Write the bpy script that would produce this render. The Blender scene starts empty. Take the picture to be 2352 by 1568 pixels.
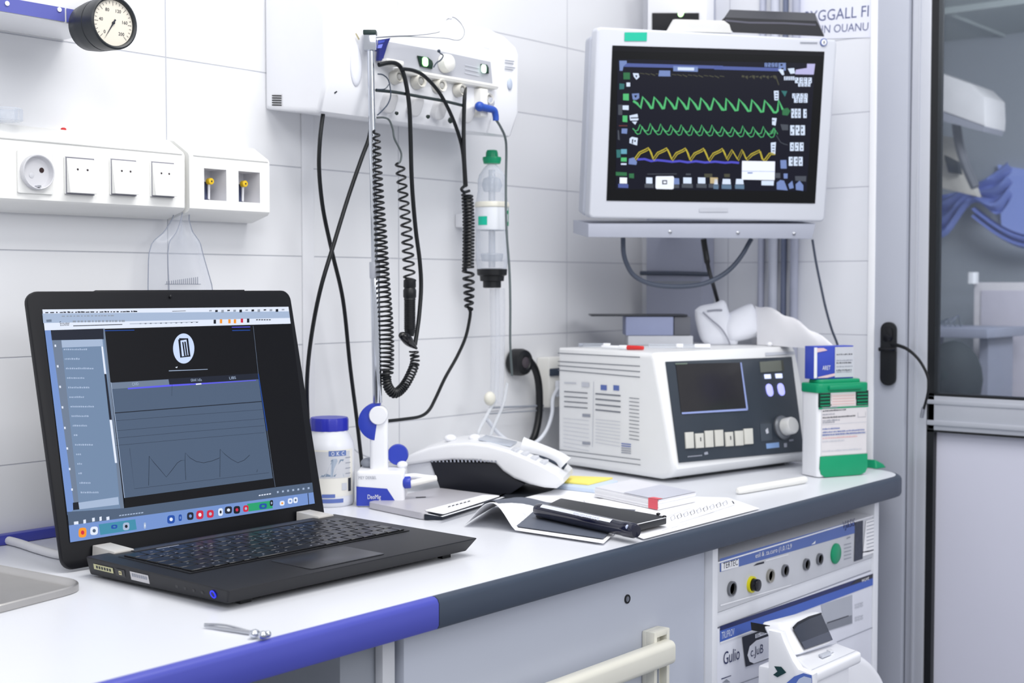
import bpy, bmesh, math, random
from mathutils import Vector, Matrix
random.seed(7)
SC = bpy.context.scene
COL = SC.collection
V = Vector
PI = math.pi

# ------------------------------------------------------------------ camera
F = 3100.0
CAM = V((0, -1.55, 1.22))
YAW = math.radians(39.7)
PIT = math.atan(129 / F)
FH = V((math.cos(YAW), math.sin(YAW), 0))
RT = V((math.sin(YAW), -math.cos(YAW), 0))
FW = FH * math.cos(PIT) - V((0, 0, 1)) * math.sin(PIT)
UP = FH * math.sin(PIT) + V((0, 0, 1)) * math.cos(PIT)

def ray(px, py):
    return FW + RT * ((px - 1176) / F) + UP * ((784 - py) / F)

def P(px, py, X=None, Y=None, Z=None, D=None):
    """the point of the place seen at a photo pixel, on a known plane of the room"""
    d = ray(px, py)
    if X is not None: t = (X - CAM.x) / d.x
    elif Y is not None: t = (Y - CAM.y) / d.y
    elif Z is not None: t = (Z - CAM.z) / d.z
    else: t = D
    return CAM + d * t

def PL(px, py, pl, off=0.0):
    p, n = pl
    d = ray(px, py)
    t = (p - CAM).dot(n) / d.dot(n)
    return CAM + d * t + n * off

cam = bpy.data.objects.new('camera', bpy.data.cameras.new('camera'))
COL.objects.link(cam)
cam.data.sensor_width = 36
cam.data.lens = F / 2352 * 36
cam.data.clip_start = 0.02
cam.location = CAM
cam.rotation_euler = Matrix((RT, UP, -FW)).transposed().to_euler()
cam.data.dof.use_dof = True
cam.data.dof.focus_distance = 1.62
cam.data.dof.aperture_fstop = 7.1
SC.camera = cam
SC.cycles.use_denoising = True
SC.view_settings.view_transform = 'Standard'
SC.view_settings.look = 'None'
SC.view_settings.exposure = 0.16

# ------------------------------------------------------------------ materials
def lin(c):
    return tuple(((x / 255) / 12.92 if x / 255 <= .04045 else ((x / 255 + .055) / 1.055) ** 2.4) for x in c)

MATS = {}
def mat(name, col, rough=.45, metal=0.0, var=.05, scale=30, alpha=1.0, trans=0.0, ior=1.45, coat=0.0, bump=0.0, bscale=200, spec=.5):
    if name in MATS: return MATS[name]
    m = bpy.data.materials.new(name); m.use_nodes = True
    nt = m.node_tree; b = nt.nodes['Principled BSDF']
    c = lin(col)
    tc = nt.nodes.new('ShaderNodeTexCoord')
    nz = nt.nodes.new('ShaderNodeTexNoise'); nz.inputs['Scale'].default_value = scale; nz.inputs['Detail'].default_value = 3
    nt.links.new(tc.outputs['Object'], nz.inputs['Vector'])
    mx = nt.nodes.new('ShaderNodeMix'); mx.data_type = 'RGBA'
    mx.inputs[6].default_value = (*[x * (1 - var) for x in c], 1)
    mx.inputs[7].default_value = (*[min(1, x * (1 + var)) for x in c], 1)
    nt.links.new(nz.outputs['Fac'], mx.inputs[0])
    nt.links.new(mx.outputs[2], b.inputs['Base Color'])
    b.inputs['Roughness'].default_value = rough
    b.inputs['Metallic'].default_value = metal
    b.inputs['Alpha'].default_value = alpha
    b.inputs['Transmission Weight'].default_value = trans
    b.inputs['IOR'].default_value = ior
    b.inputs['Coat Weight'].default_value = coat
    b.inputs['Specular IOR Level'].default_value = spec
    if bump:
        n2 = nt.nodes.new('ShaderNodeTexNoise'); n2.inputs['Scale'].default_value = bscale
        nt.links.new(tc.outputs['Object'], n2.inputs['Vector'])
        bp = nt.nodes.new('ShaderNodeBump'); bp.inputs['Strength'].default_value = bump; bp.inputs['Distance'].default_value = .002
        nt.links.new(n2.outputs['Fac'], bp.inputs['Height']); nt.links.new(bp.outputs['Normal'], b.inputs['Normal'])
    MATS[name] = m
    return m

def glow(name, col, strength=1.0, base=None, rough=.3):
    """a lit display: dark glass that also emits"""
    if name in MATS: return MATS[name]
    m = bpy.data.materials.new(name); m.use_nodes = True
    nt = m.node_tree; b = nt.nodes['Principled BSDF']
    b.inputs['Base Color'].default_value = (*lin(base or (8, 9, 12)), 1)
    b.inputs['Emission Color'].default_value = (*lin(col), 1)
    b.inputs['Emission Strength'].default_value = strength
    b.inputs['Roughness'].default_value = rough; b.inputs['Specular IOR Level'].default_value = .25
    MATS[name] = m
    return m

def film(name, col, opacity=.12, rough=.08, edge=.5):
    """clear plastic or glass: mostly see-through, shinier and denser at grazing angles"""
    if name in MATS: return MATS[name]
    m = bpy.data.materials.new(name); m.use_nodes = True
    nt = m.node_tree; nt.nodes.clear()
    out = nt.nodes.new('ShaderNodeOutputMaterial')
    tr = nt.nodes.new('ShaderNodeBsdfTransparent'); tr.inputs['Color'].default_value = (1, 1, 1, 1)
    b = nt.nodes.new('ShaderNodeBsdfPrincipled'); b.inputs['Base Color'].default_value = (*lin(col), 1); b.inputs['Roughness'].default_value = rough
    lw = nt.nodes.new('ShaderNodeLayerWeight'); lw.inputs['Blend'].default_value = .35
    mr = nt.nodes.new('ShaderNodeMapRange'); mr.inputs['To Min'].default_value = opacity; mr.inputs['To Max'].default_value = edge
    nt.links.new(lw.outputs['Facing'], mr.inputs['Value'])
    mx = nt.nodes.new('ShaderNodeMixShader')
    nt.links.new(mr.outputs['Result'], mx.inputs['Fac']); nt.links.new(tr.outputs[0], mx.inputs[1]); nt.links.new(b.outputs[0], mx.inputs[2])
    nt.links.new(mx.outputs[0], out.inputs['Surface'])
    MATS[name] = m
    return m

def tile_mat(name, axis, ox, oz, w, h, col, grout):
    m = bpy.data.materials.new(name); m.use_nodes = True
    nt = m.node_tree; b = nt.nodes['Principled BSDF']
    tc = nt.nodes.new('ShaderNodeTexCoord'); sp = nt.nodes.new('ShaderNodeSeparateXYZ')
    nt.links.new(tc.outputs['Object'], sp.inputs[0])
    ax = nt.nodes.new('ShaderNodeMath'); ax.operation = 'SUBTRACT'; ax.inputs[1].default_value = ox
    az = nt.nodes.new('ShaderNodeMath'); az.operation = 'SUBTRACT'; az.inputs[1].default_value = oz
    nt.links.new(sp.outputs[axis], ax.inputs[0]); nt.links.new(sp.outputs['Z'], az.inputs[0])
    cb = nt.nodes.new('ShaderNodeCombineXYZ'); nt.links.new(ax.outputs[0], cb.inputs[0]); nt.links.new(az.outputs[0], cb.inputs[1])
    br = nt.nodes.new('ShaderNodeTexBrick'); br.offset = 0; br.squash = 1
    br.inputs['Scale'].default_value = 1; br.inputs['Brick Width'].default_value = w; br.inputs['Row Height'].default_value = h
    br.inputs['Mortar Size'].default_value = .0011; br.inputs['Mortar Smooth'].default_value = .5
    c = lin(col)
    br.inputs['Color1'].default_value = (*c, 1); br.inputs['Color2'].default_value = (*[x * .975 for x in c], 1)
    br.inputs['Mortar'].default_value = (*lin(grout), 1)
    nt.links.new(cb.outputs[0], br.inputs['Vector']); nt.links.new(br.outputs['Color'], b.inputs['Base Color'])
    bp = nt.nodes.new('ShaderNodeBump'); bp.invert = True; bp.inputs['Strength'].default_value = .6; bp.inputs['Distance'].default_value = .0015
    nt.links.new(br.outputs['Fac'], bp.inputs['Height']); nt.links.new(bp.outputs['Normal'], b.inputs['Normal'])
    b.inputs['Roughness'].default_value = .28
    return m

# ------------------------------------------------------------------ geometry builder
def spline(pts, n=8):
    pts = [V(p) for p in pts]
    if len(pts) < 3: return pts
    out = []
    for i in range(len(pts) - 1):
        p0 = pts[max(i - 1, 0)]; p1 = pts[i]; p2 = pts[i + 1]; p3 = pts[min(i + 2, len(pts) - 1)]
        for k in range(n):
            t = k / n
            out.append(.5 * ((2 * p1) + (p2 - p0) * t + (2 * p0 - 5 * p1 + 4 * p2 - p3) * t * t + (3 * p1 - p0 - 3 * p2 + p3) * t ** 3))
    out.append(pts[-1])
    return out

def resample(pts, step):
    out = [pts[0].copy()]; acc = 0
    for a, b in zip(pts, pts[1:]):
        L = (b - a).length
        if L < 1e-9: continue
        while acc + L >= step:
            t = (step - acc) / L
            a = a.lerp(b, t); out.append(a.copy()); L = (b - a).length; acc = 0
            if L < 1e-9: break
        acc += L
    return out

def frames(pts):
    """parallel-transport frames along a path"""
    fr = []; nrm = None
    for i, p in enumerate(pts):
        t = (pts[min(i + 1, len(pts) - 1)] - pts[max(i - 1, 0)]).normalized()
        if nrm is None:
            nrm = t.orthogonal().normalized()
        else:
            nrm = nrm - t * nrm.dot(t)
            nrm = nrm.normalized() if nrm.length > 1e-6 else t.orthogonal().normalized()
        fr.append((p, t, nrm, t.cross(nrm)))
    return fr

_TXT = {}
def text_geo(s):
    if s in _TXT: return _TXT[s]
    cu = bpy.data.curves.new('t', 'FONT'); cu.body = s; cu.resolution_u = 3
    o = bpy.data.objects.new('t', cu); COL.objects.link(o)
    dg = bpy.context.evaluated_depsgraph_get(); me = o.evaluated_get(dg).to_mesh()
    vs = [v.co.copy() for v in me.vertices]; fs = [tuple(p.vertices) for p in me.polygons]
    o.evaluated_get(dg).to_mesh_clear(); bpy.data.objects.remove(o); bpy.data.curves.remove(cu)
    _TXT[s] = (vs, fs)
    return vs, fs

def frame(o, x, y=None, z=None):
    x = V(x).normalized()
    if y is not None:
        y = V(y); y = (y - x * y.dot(x)).normalized(); z = x.cross(y)
    else:
        z = V(z); z = (z - x * z.dot(x)).normalized(); y = z.cross(x)
    m = Matrix((x, y, z)).transposed().to_4x4(); m.translation = V(o)
    return m

class MB:
    def __init__(s, m=None):
        s.v = []; s.f = []; s.mi = []; s.sm = []; s.mats = []; s.M = Matrix.Identity(4); s.cur = m
    def idx(s, m):
        m = m or s.cur
        if m not in s.mats: s.mats.append(m)
        return s.mats.index(m)
    def add(s, vs, fs, m=None, smooth=False, M=None):
        T = s.M if M is None else M
        k = len(s.v); mi = s.idx(m)
        s.v += [T @ V(v) for v in vs]
        for f in fs:
            s.f.append([k + i for i in f]); s.mi.append(mi); s.sm.append(smooth)
        return s
    def from_bm(s, bm, m=None, smooth=False, M=None):
        bm.verts.index_update()
        s.add([v.co.copy() for v in bm.verts], [[v.index for v in f.verts] for f in bm.faces], m, smooth, M); bm.free()
        return s
    def box(s, x0, x1, y0, y1, z0, z1, m=None, bev=0, seg=2, M=None):
        bm = bmesh.new()
        vs = [bm.verts.new((x, y, z)) for x in (x0, x1) for y in (y0, y1) for z in (z0, z1)]
        for f in ((0, 1, 3, 2), (4, 6, 7, 5), (0, 4, 5, 1), (2, 3, 7, 6), (0, 2, 6, 4), (1, 5, 7, 3)):
            bm.faces.new([vs[i] for i in f])
        if bev: bmesh.ops.bevel(bm, geom=bm.edges[:], offset=bev, segments=seg, affect='EDGES', profile=.6)
        return s.from_bm(bm, m, bool(bev), M)
    def hexa(s, p, m=None, bev=0, seg=2, M=None):
        """8 corners: bottom 0-3 round, top 4-7 round"""
        bm = bmesh.new(); vs = [bm.verts.new(V(q)) for q in p]
        for f in ((3, 2, 1, 0), (4, 5, 6, 7), (0, 1, 5, 4), (1, 2, 6, 5), (2, 3, 7, 6), (3, 0, 4, 7)):
            bm.faces.new([vs[i] for i in f])
        bmesh.ops.recalc_face_normals(bm, faces=bm.faces)
        if bev: bmesh.ops.bevel(bm, geom=bm.edges[:], offset=bev, segments=seg, affect='EDGES', profile=.6)
        return s.from_bm(bm, m, bool(bev), M)
    def prism(s, poly, z0, z1, m=None, bev=0, seg=2, M=None, smooth=None):
        """2D polygon (x, y) raised along local z"""
        bm = bmesh.new()
        a = [bm.verts.new((x, y, z0)) for x, y in poly]; b = [bm.verts.new((x, y, z1)) for x, y in poly]
        n = len(poly)
        fa = bm.faces.new(a[::-1]); fb = bm.faces.new(b)
        for i in range(n): bm.faces.new([a[i], a[(i + 1) % n], b[(i + 1) % n], b[i]])
        bmesh.ops.recalc_face_normals(bm, faces=bm.faces)
        if bev:
            es = list({e for f in (fa, fb) for e in f.edges})
            bmesh.ops.bevel(bm, geom=es, offset=bev, segments=seg, affect='EDGES', profile=.6)
        return s.from_bm(bm, m, True if smooth is None else smooth, M)
    def pts_prism(s, pts, vec, m=None, bev=0, seg=2):
        """planar world polygon swept by a vector"""
        bm = bmesh.new(); vec = V(vec)
        a = [bm.verts.new(V(p)) for p in pts]; b = [bm.verts.new(V(p) + vec) for p in pts]; n = len(pts)
        fa = bm.faces.new(a[::-1]); fb = bm.faces.new(b)
        for i in range(n): bm.faces.new([a[i], a[(i + 1) % n], b[(i + 1) % n], b[i]])
        bmesh.ops.recalc_face_normals(bm, faces=bm.faces)
        if bev:
            es = list({e for f in (fa, fb) for e in f.edges})
            bmesh.ops.bevel(bm, geom=es, offset=bev, segments=seg, affect='EDGES', profile=.6)
        return s.from_bm(bm, m, True)
    def tube(s, pts, r, m=None, seg=8, n=6, raw=False, ends=True):
        pts = [V(p) for p in pts] if raw else spline(pts, n)
        fr = frames(pts); vs = []; fs = []; N = len(fr)
        for i, (p, t, a, b) in enumerate(fr):
            rr = r(i / max(1, N - 1)) if callable(r) else r
            for k in range(seg):
                w = 2 * PI * k / seg
                vs.append(p + a * (math.cos(w) * rr) + b * (math.sin(w) * rr))
        for i in range(N - 1):
            for k in range(seg):
                fs.append((i * seg + k, i * seg + (k + 1) % seg, (i + 1) * seg + (k + 1) % seg, (i + 1) * seg + k))
        if ends:
            fs.append(tuple(range(seg))[::-1]); fs.append(tuple((N - 1) * seg + k for k in range(seg)))
        return s.add(vs, fs, m, True)
    def coil(s, pts, R, pitch, r, m=None, seg=6, per=10):
        """a helical cord wound about a path"""
        path = spline(pts, 10); L = sum((b - a).length for a, b in zip(path, path[1:]))
        st = L / max(60, int(L / (min(pitch(k / 10) for k in range(11)) if callable(pitch) else pitch) * per)); path = resample(path, st); fr = frames(path); out = []; ph = 0
        for i, (p, t, a, b) in enumerate(fr):
            f = i / max(1, len(fr) - 1)
            RR = R(f) if callable(R) else R
            pt = pitch(f) if callable(pitch) else pitch
            ph += 2 * PI * st / pt
            out.append(p + a * (math.cos(ph) * RR) + b * (math.sin(ph) * RR))
        return s.tube(out, r, m, seg, raw=True)
    def lathe(s, prof, m=None, seg=28, M=None, closed=False):
        vs = []; fs = []; n = len(prof)
        for r, z in prof:
            for k in range(seg):
                w = 2 * PI * k / seg; vs.append((r * math.cos(w), r * math.sin(w), z))
        for i in range(n - 1):
            for k in range(seg):
                fs.append((i * seg + k, i * seg + (k + 1) % seg, (i + 1) * seg + (k + 1) % seg, (i + 1) * seg + k))
        if not closed:
            flat0 = abs(prof[0][1] - prof[1][1]) < 1e-6 and prof[1][0] < prof[0][0]
            if prof[0][0] > 1e-5 and not flat0: fs.append(tuple(range(seg))[::-1])
            if prof[-1][0] > 1e-5: fs.append(tuple((n - 1) * seg + k for k in range(seg)))
        return s.add(vs, fs, m, True, M)
    def cyl(s, p0, p1, r0, m=None, r1=None, seg=20, bev=0):
        p0 = V(p0); p1 = V(p1); d = p1 - p0; L = d.length
        M = frame(p0, d.orthogonal(), z=d)
        r1 = r0 if r1 is None else r1
        if bev: prof = [(r0 - bev, 0), (r0 - bev * .3, bev * .3), (r0, bev), (r1, L - bev), (r1 - bev * .3, L - bev * .3), (r1 - bev, L)]
        else: prof = [(r0, 0), (r1, L)]
        return s.lathe(prof, m, seg, s.M @ M)
    def ball(s, c, rx, ry=None, rz=None, m=None, seg=20, rings=10, M=None):
        ry = ry or rx; rz = rz or rx
        T = (s.M if M is None else M)
        vs = [(0, 0, -1)]; fs = []
        for i in range(1, rings):
            a = -PI / 2 + PI * i / rings
            for k in range(seg):
                w = 2 * PI * k / seg; vs.append((math.cos(a) * math.cos(w), math.cos(a) * math.sin(w), math.sin(a)))
        vs.append((0, 0, 1)); top = len(vs) - 1
        for k in range(seg): fs.append((0, 1 + (k + 1) % seg, 1 + k))
        for i in range(rings - 2):
            for k in range(seg):
                a = 1 + i * seg; fs.append((a + k, a + (k + 1) % seg, a + seg + (k + 1) % seg, a + seg + k))
        a = 1 + (rings - 2) * seg
        for k in range(seg): fs.append((a + k, a + (k + 1) % seg, top))
        c = V(c)
        return s.add([(c.x + x * rx, c.y + y * ry, c.z + z * rz) for x, y, z in vs], fs, m, True, T)
    def grid(s, fn, nu, nv, m=None, thick=None):
        """sheet from fn(u, v)"""
        vs = [fn(i / nu, j / nv) for j in range(nv + 1) for i in range(nu + 1)]
        fs = [(j * (nu + 1) + i, j * (nu + 1) + i + 1, (j + 1) * (nu + 1) + i + 1, (j + 1) * (nu + 1) + i) for j in range(nv) for i in range(nu)]
        s.add(vs, fs, m, True)
        if thick:
            t = V(thick); n = len(vs)
            s.add([V(v) - t for v in vs], [f[::-1] for f in fs], m, True)
            b = [i for i in range(nu + 1)] + [(j + 1) * (nu + 1) - 1 for j in range(1, nv + 1)] + [nv * (nu + 1) + i for i in range(nu - 1, -1, -1)] + [j * (nu + 1) for j in range(nv - 1, 0, -1)]
            q = [vs[i] for i in b] + [V(vs[i]) - t for i in b]; N = len(b)
            s.add(q, [(i, N + i, N + (i + 1) % N, (i + 1) % N) for i in range(N)], m, False)
        return s
    def poly(s, pts, m=None):
        return s.add(pts, [tuple(range(len(pts)))], m, False)
    def decal(s, pl, px, m=None, off=.0006):
        return s.poly([PL(x, y, pl, off) for x, y in px], m)
    def raised(s, pl, px, h, m=None, bev=0):
        return s.pts_prism([PL(x, y, pl, 0) for x, y in px], pl[1] * h, m, bev)
    def strip(s, pts, w, nrm, m=None):
        """flat ribbon of width w following pts in the plane with normal nrm"""
        pts = [V(p) for p in pts]; nrm = V(nrm)
        L = []; R = []
        for i, p in enumerate(pts):
            t = (pts[min(i + 1, len(pts) - 1)] - pts[max(i - 1, 0)]).normalized(); b = t.cross(nrm).normalized() * (w / 2)
            L.append(p + b); R.append(p - b)
        n = len(pts)
        return s.add(L + R, [(i, i + 1, n + i + 1, n + i) for i in range(n - 1)], m)
    def text(s, st, M, w=None, h=None, m=None, depth=0):
        vs, fs = text_geo(st)
        if not vs: return s
        x0 = min(v.x for v in vs); x1 = max(v.x for v in vs); y0 = min(v.y for v in vs); y1 = max(v.y for v in vs)
        sx = w / (x1 - x0) if w else h / (y1 - y0); sy = h / (y1 - y0) if h else sx
        return s.add([((v.x - x0) * sx, (v.y - y0) * sy, 0) for v in vs], fs, m, False, s.M @ M)

class Face:
    """a flat rectangle of the place with (u right, v down) coordinates"""
    def __init__(s, TL, TR, BR, BL):
        s.c = [V(p) for p in (TL, TR, BR, BL)]
        s.n = (s.c[3] - s.c[0]).cross(s.c[1] - s.c[0]).normalized()
        s.w = (s.c[1] - s.c[0]).length; s.h = (s.c[3] - s.c[0]).length
    def at(s, u, v, off=0.0):
        a, b, c, d = s.c
        return a.lerp(b, u).lerp(d.lerp(c, u), v) + s.n * off
    def rect(s, mb, u0, v0, u1, v1, m, off=.0005):
        mb.poly([s.at(u0, v1, off), s.at(u1, v1, off), s.at(u1, v0, off), s.at(u0, v0, off)], m)
    def raise_(s, mb, u0, v0, u1, v1, m, h, bev=0, off=0):
        mb.pts_prism([s.at(u0, v1, off), s.at(u1, v1, off), s.at(u1, v0, off), s.at(u0, v0, off)], s.n * h, m, bev)
    def poly(s, mb, uv, m, off=.0005):
        mb.poly([s.at(u, v, off) for u, v in uv], m)
    def disc(s, mb, u, v, r, m, off=.0005, ry=None, n=20):
        c = s.at(u, v, off); ex = (s.c[1] - s.c[0]).normalized(); ey = s.n.cross(ex); ry = ry or r
        mb.poly([c + ex * (math.cos(2 * PI * k / n) * r) + ey * (math.sin(2 * PI * k / n) * ry) for k in range(n)], m)
    def line(s, mb, uv, w, m, off=.0006):
        mb.strip([s.at(u, v, off) for u, v in uv], w, s.n, m)
    def text(s, mb, st, u0, v0, u1, v1, m, off=.0007):
        p = s.at(u0, v1, off); ex = s.at(u1, v1) - s.at(u0, v1); ey = s.at(u0, v0) - s.at(u0, v1)
        mb.text(st, frame(p, ex, y=ey), ex.length, ey.length, m)
    def scrib(s, mb, u0, v0, u1, v1, m, off=.0006, n=None, seed=1):
        """a line of print too small to read"""
        rd = random.Random(seed); u = u0; step = (u1 - u0) / (n or 14)
        while u < u1 - step * .3:
            d = step * rd.uniform(.35, .8); e = min(u + d, u1)
            a = rd.uniform(0, .35)
            s.rect(mb, u, v0 + (v1 - v0) * a, e, v1, m, off)
            u = e + step * rd.uniform(.15, .5)

# ------------------------------------------------------------------ objects
WM = {}
def thing(name, label, cat, loc=(0, 0, 0), rotz=0, group=None, kind=None):
    o = bpy.data.objects.new(name, None); COL.objects.link(o)
    o.empty_display_size = .05
    o.location = loc; o.rotation_euler = (0, 0, rotz)
    if label: o['label'] = label
    if cat: o['category'] = cat
    if group: o['group'] = group
    if kind: o['kind'] = kind
    WM[o.name] = Matrix.Translation(V(loc)) @ Matrix.Rotation(rotz, 4, 'Z')
    return o

def mk(name, mb, parent=None, local=False, label=None, cat=None, group=None, kind=None, origin=None, sharp=38, solid=None):
    """link a builder as ONE mesh object; world coordinates unless local"""
    if parent is not None:
        W = WM[parent.name]; Wi = Matrix.Identity(4) if local else W.inverted()
    else:
        W = Matrix.Identity(4)
        if origin is None:
            zs = min(v.z for v in mb.v)
            origin = V(((min(v.x for v in mb.v) + max(v.x for v in mb.v)) / 2, (min(v.y for v in mb.v) + max(v.y for v in mb.v)) / 2, zs))
        origin = V(origin); Wi = Matrix.Translation(-origin)
    me = bpy.data.meshes.new(name)
    me.from_pydata([Wi @ v for v in mb.v], [], mb.f)
    for m in mb.mats: me.materials.append(m)
    me.polygons.foreach_set('material_index', mb.mi)
    me.polygons.foreach_set('use_smooth', mb.sm)
    me.update()
    me.set_sharp_from_angle(angle=math.radians(sharp))
    o = bpy.data.objects.new(name, me); COL.objects.link(o)
    if parent is not None: o.parent = parent; WM[o.name] = W.copy()
    else: o.location = origin; WM[o.name] = Matrix.Translation(origin)
    if label: o['label'] = label
    if cat: o['category'] = cat
    if group: o['group'] = group
    if kind: o['kind'] = kind
    return o

def one(name, mb, label, cat, group=None, **k):
    return mk(name, mb, None, label=label, cat=cat, group=group, **k)

def dup(root, loc, rotz=None, label=None, group=None):
    r = root.copy(); COL.objects.link(r); r.location = loc
    if rotz is not None: r.rotation_euler = (0, 0, rotz)
    if label: r['label'] = label
    if group: r['group'] = group
    for ch in list(root.children):
        c = ch.copy(); COL.objects.link(c); c.parent = r
        for g in list(ch.children):
            d = g.copy(); COL.objects.link(d); d.parent = c
    return r

def rrect(w, h, r, n=5):
    """rounded rectangle centred on 0"""
    out = []
    for cx, cy, a0 in ((w / 2 - r, h / 2 - r, 0), (-w / 2 + r, h / 2 - r, 90), (-w / 2 + r, -h / 2 + r, 180), (w / 2 - r, -h / 2 + r, 270)):
        for k in range(n + 1):
            a = math.radians(a0 + 90 * k / n); out.append((cx + r * math.cos(a), cy + r * math.sin(a)))
    return out
# ------------------------------------------------------------------ palette
M_white = mat('white plastic', (238, 239, 243), .35, var=.015)
M_warm = mat('warm white plastic', (240, 239, 234), .38, var=.02)
M_cream = mat('cream enamel', (226, 224, 212), .4, var=.03)
M_top = mat('white laminate', (226, 228, 234), .3, var=.015, scale=8)
M_greyp = mat('light grey panel', (188, 193, 206), .5, var=.03, scale=6)
M_greyd = mat('mid grey panel', (150, 155, 165), .5, var=.03)
M_blue = mat('blue edge plastic', (74, 80, 176), .35, var=.04, scale=12)
M_blue2 = mat('deep blue plastic', (50, 68, 178), .32, var=.05)
M_dark = mat('slate edge plastic', (58, 68, 84), .42, var=.06, scale=12)
M_black = mat('black rubber', (17, 19, 23), .42, var=.15)
M_blackg = mat('gloss black', (14, 15, 20), .18, var=.1)
M_ink = mat('dark print', (38, 42, 56), .6, var=.02)
M_inkg = mat('grey print', (150, 154, 166), .6, var=.02)
M_inkl = mat('pale print', (196, 199, 208), .6, var=.02)
M_inkb = mat('blue print', (92, 112, 176), .6, var=.02)
M_steel = mat('brushed steel', (196, 198, 204), .28, 1.0, var=.08, scale=60)
M_chrome = mat('chrome', (214, 218, 226), .12, 1.0, var=.03)
M_alu = mat('anodised aluminium', (196, 199, 208), .42, .35, var=.03, scale=10)
M_jamb = mat('grey door frame', (178, 182, 194), .5, var=.03, scale=8)
M_green = mat('green plastic', (6, 150, 104), .35, var=.06)
M_teal = mat('teal label', (20, 188, 156), .5, var=.03)
M_yellow = mat('yellow plastic', (236, 196, 40), .45, var=.05)
M_red = mat('red plastic', (214, 48, 46), .4, var=.05)
M_paper = mat('white paper', (246, 246, 249), .7, var=.01)
M_glass = film('door glass', (96, 104, 116), .16, .03, .6)
M_clear = film('clear plastic', (225, 232, 244), .16, .1, .75)

# ------------------------------------------------------------------ light
w = bpy.data.worlds.new('world'); SC.world = w; w.use_nodes = True
bgn = w.node_tree.nodes['Background']
bgn.inputs['Color'].default_value = (.93, .95, 1.0, 1); bgn.inputs['Strength'].default_value = .56

def area(name, loc, target, sx, sy, power, col=(1, 1, 1)):
    l = bpy.data.lights.new(name, 'AREA'); l.shape = 'RECTANGLE'; l.size = sx; l.size_y = sy; l.energy = power; l.color = col
    o = bpy.data.objects.new(name, l); COL.objects.link(o); o.location = loc
    o.rotation_euler = (V(target) - V(loc)).to_track_quat('-Z', 'Y').to_euler()
    return o
area('ceiling_and_fill_lamp', (1.15, -.95, 2.6), (1.15, -.4, .9), 1.1, .7, 19, (1, .985, .965))
area('front_fill', (1.5, -3.0, 2.1), (2.0, -.5, .7), .9, .7, 13, (.98, .985, 1))  # added fill from behind the camera, lifts the fronts on the right
area('ceiling_and_fill_lamp', (-.5, -2.2, 2.5), (1.2, -.3, 1.0), 1.2, .8, 17, (.96, .97, 1))  # added fill light up behind the camera, not a lamp of the room
area('glass_room_fill', (2.75, -1.0, 1.85), (3.4, -.2, 1.2), .5, .5, 16, (.86, .92, 1))  # added light that brightens what stands behind the door glass

# ------------------------------------------------------------------ room shell
WX = 2.281                                   # face of the right wall
WALLT = tile_mat('white wall tiles left', 'X', 1.127, 1.2635, .451, .1335, (230, 231, 234), (190, 192, 200))
WALLR = tile_mat('white wall tiles right', 'Y', -.5, 1.2635, .3, .1335, (226, 228, 234), (196, 198, 208))
mk('wall_left', MB(WALLT).box(-1.6, WX + .08, 0, .08, 0, 2.7), kind='structure', origin=(0, 0, 0))
DY = -.5035                                  # where the tiled right wall stops and the door frame begins
mk('wall_right', MB(WALLR).box(WX, WX + .08, DY, 0, 0, 2.7).box(WX, WX + .08, -2.9, DY, 2.25, 2.7), kind='structure', origin=(0, 0, 0))
M_floor = mat('grey vinyl floor', (120, 124, 132), .5, var=.08, scale=5, bump=.1)
mk('floor', MB(M_floor).box(-1.6, 4.4, -3.2, .08, -.05, 0), kind='structure', origin=(0, 0, 0))
mk('trim_1', MB(M_white).box(WX - .006, WX, DY - .001, DY + .012, 0, 2.25, bev=.002), kind='structure')
mk('trim_3', MB(mat('joint white', (230, 231, 235), .35, var=.01)).box(1.369, 1.392, -.003, -.0002, .9, 1.478, bev=.001), kind='structure')
mk('trim_2', MB(M_blue).box(-.6, .99, -.016, -.001, .9, .913, bev=.003), kind='structure')

# the door with its frame
d = thing('door_1', 'white framed door with a tall dark glass pane', None, (WX, -.8, 0), kind='structure')
mk('door_jamb', MB(M_jamb).box(WX - .004, WX + .08, -.5625, DY, 0, 2.25, bev=.003).box(WX - .004, WX + .08, -2.6, -.5625, 2.17, 2.25), d, kind='structure')
b = MB(M_alu)
b.box(WX + .004, WX + .06, -.600, -.5645, .02, 2.165, bev=.004)
b.box(WX + .001, WX + .01, -.581, -.578, .02, 2.16)
b.box(WX + .006, WX + .06, -1.62, -.600, .966, 1.028, bev=.003).box(WX + .003, WX + .02, -1.62, -.600, .975, .984, bev=.002).box(WX + .004, WX + .02, -1.62, -.600, 1.012, 1.02, bev=.002)
b.box(WX + .006, WX + .06, -1.62, -.600, .02, .12).box(WX + .006, WX + .06, -1.62, -.600, 2.1, 2.165).box(WX + .004, WX + .06, -1.66, -1.62, .02, 2.165)
mk('door_leaf', b, d, kind='structure')
mk('door_seal', MB(M_black).box(WX + .006, WX + .03, -.6125, -.600, .1, 2.1).box(WX + .006, WX + .03, -1.62, -.600, 1.027, 1.031).box(WX + .006, WX + .03, -1.62, -.600, .963, .9665), d, kind='structure')
mk('door_glass', MB(M_glass).box(WX + .02, WX + .026, -1.62, -.612, 1.03, 2.1), d, kind='structure')
M_dpanel = mat('door lower panel', (212, 213, 228), .5, var=.02, scale=4)
mk('door_panel', MB(M_dpanel).box(WX + .02, WX + .04, -1.62, -.612, .1, .964), d, kind='structure')
c0 = P(2043, 812, X=WX - .004)
hM = frame((WX - .004, c0.y, c0.z), (0, -1, 0), y=(0, 0, 1))
b = MB(M_black); b.M = hM
b.prism(rrect(.029, .113, .0135, 6), 0, .008, bev=.002)
hd = mk('door_handle', b, d)
b = MB(M_blackg); b.M = hM
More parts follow.
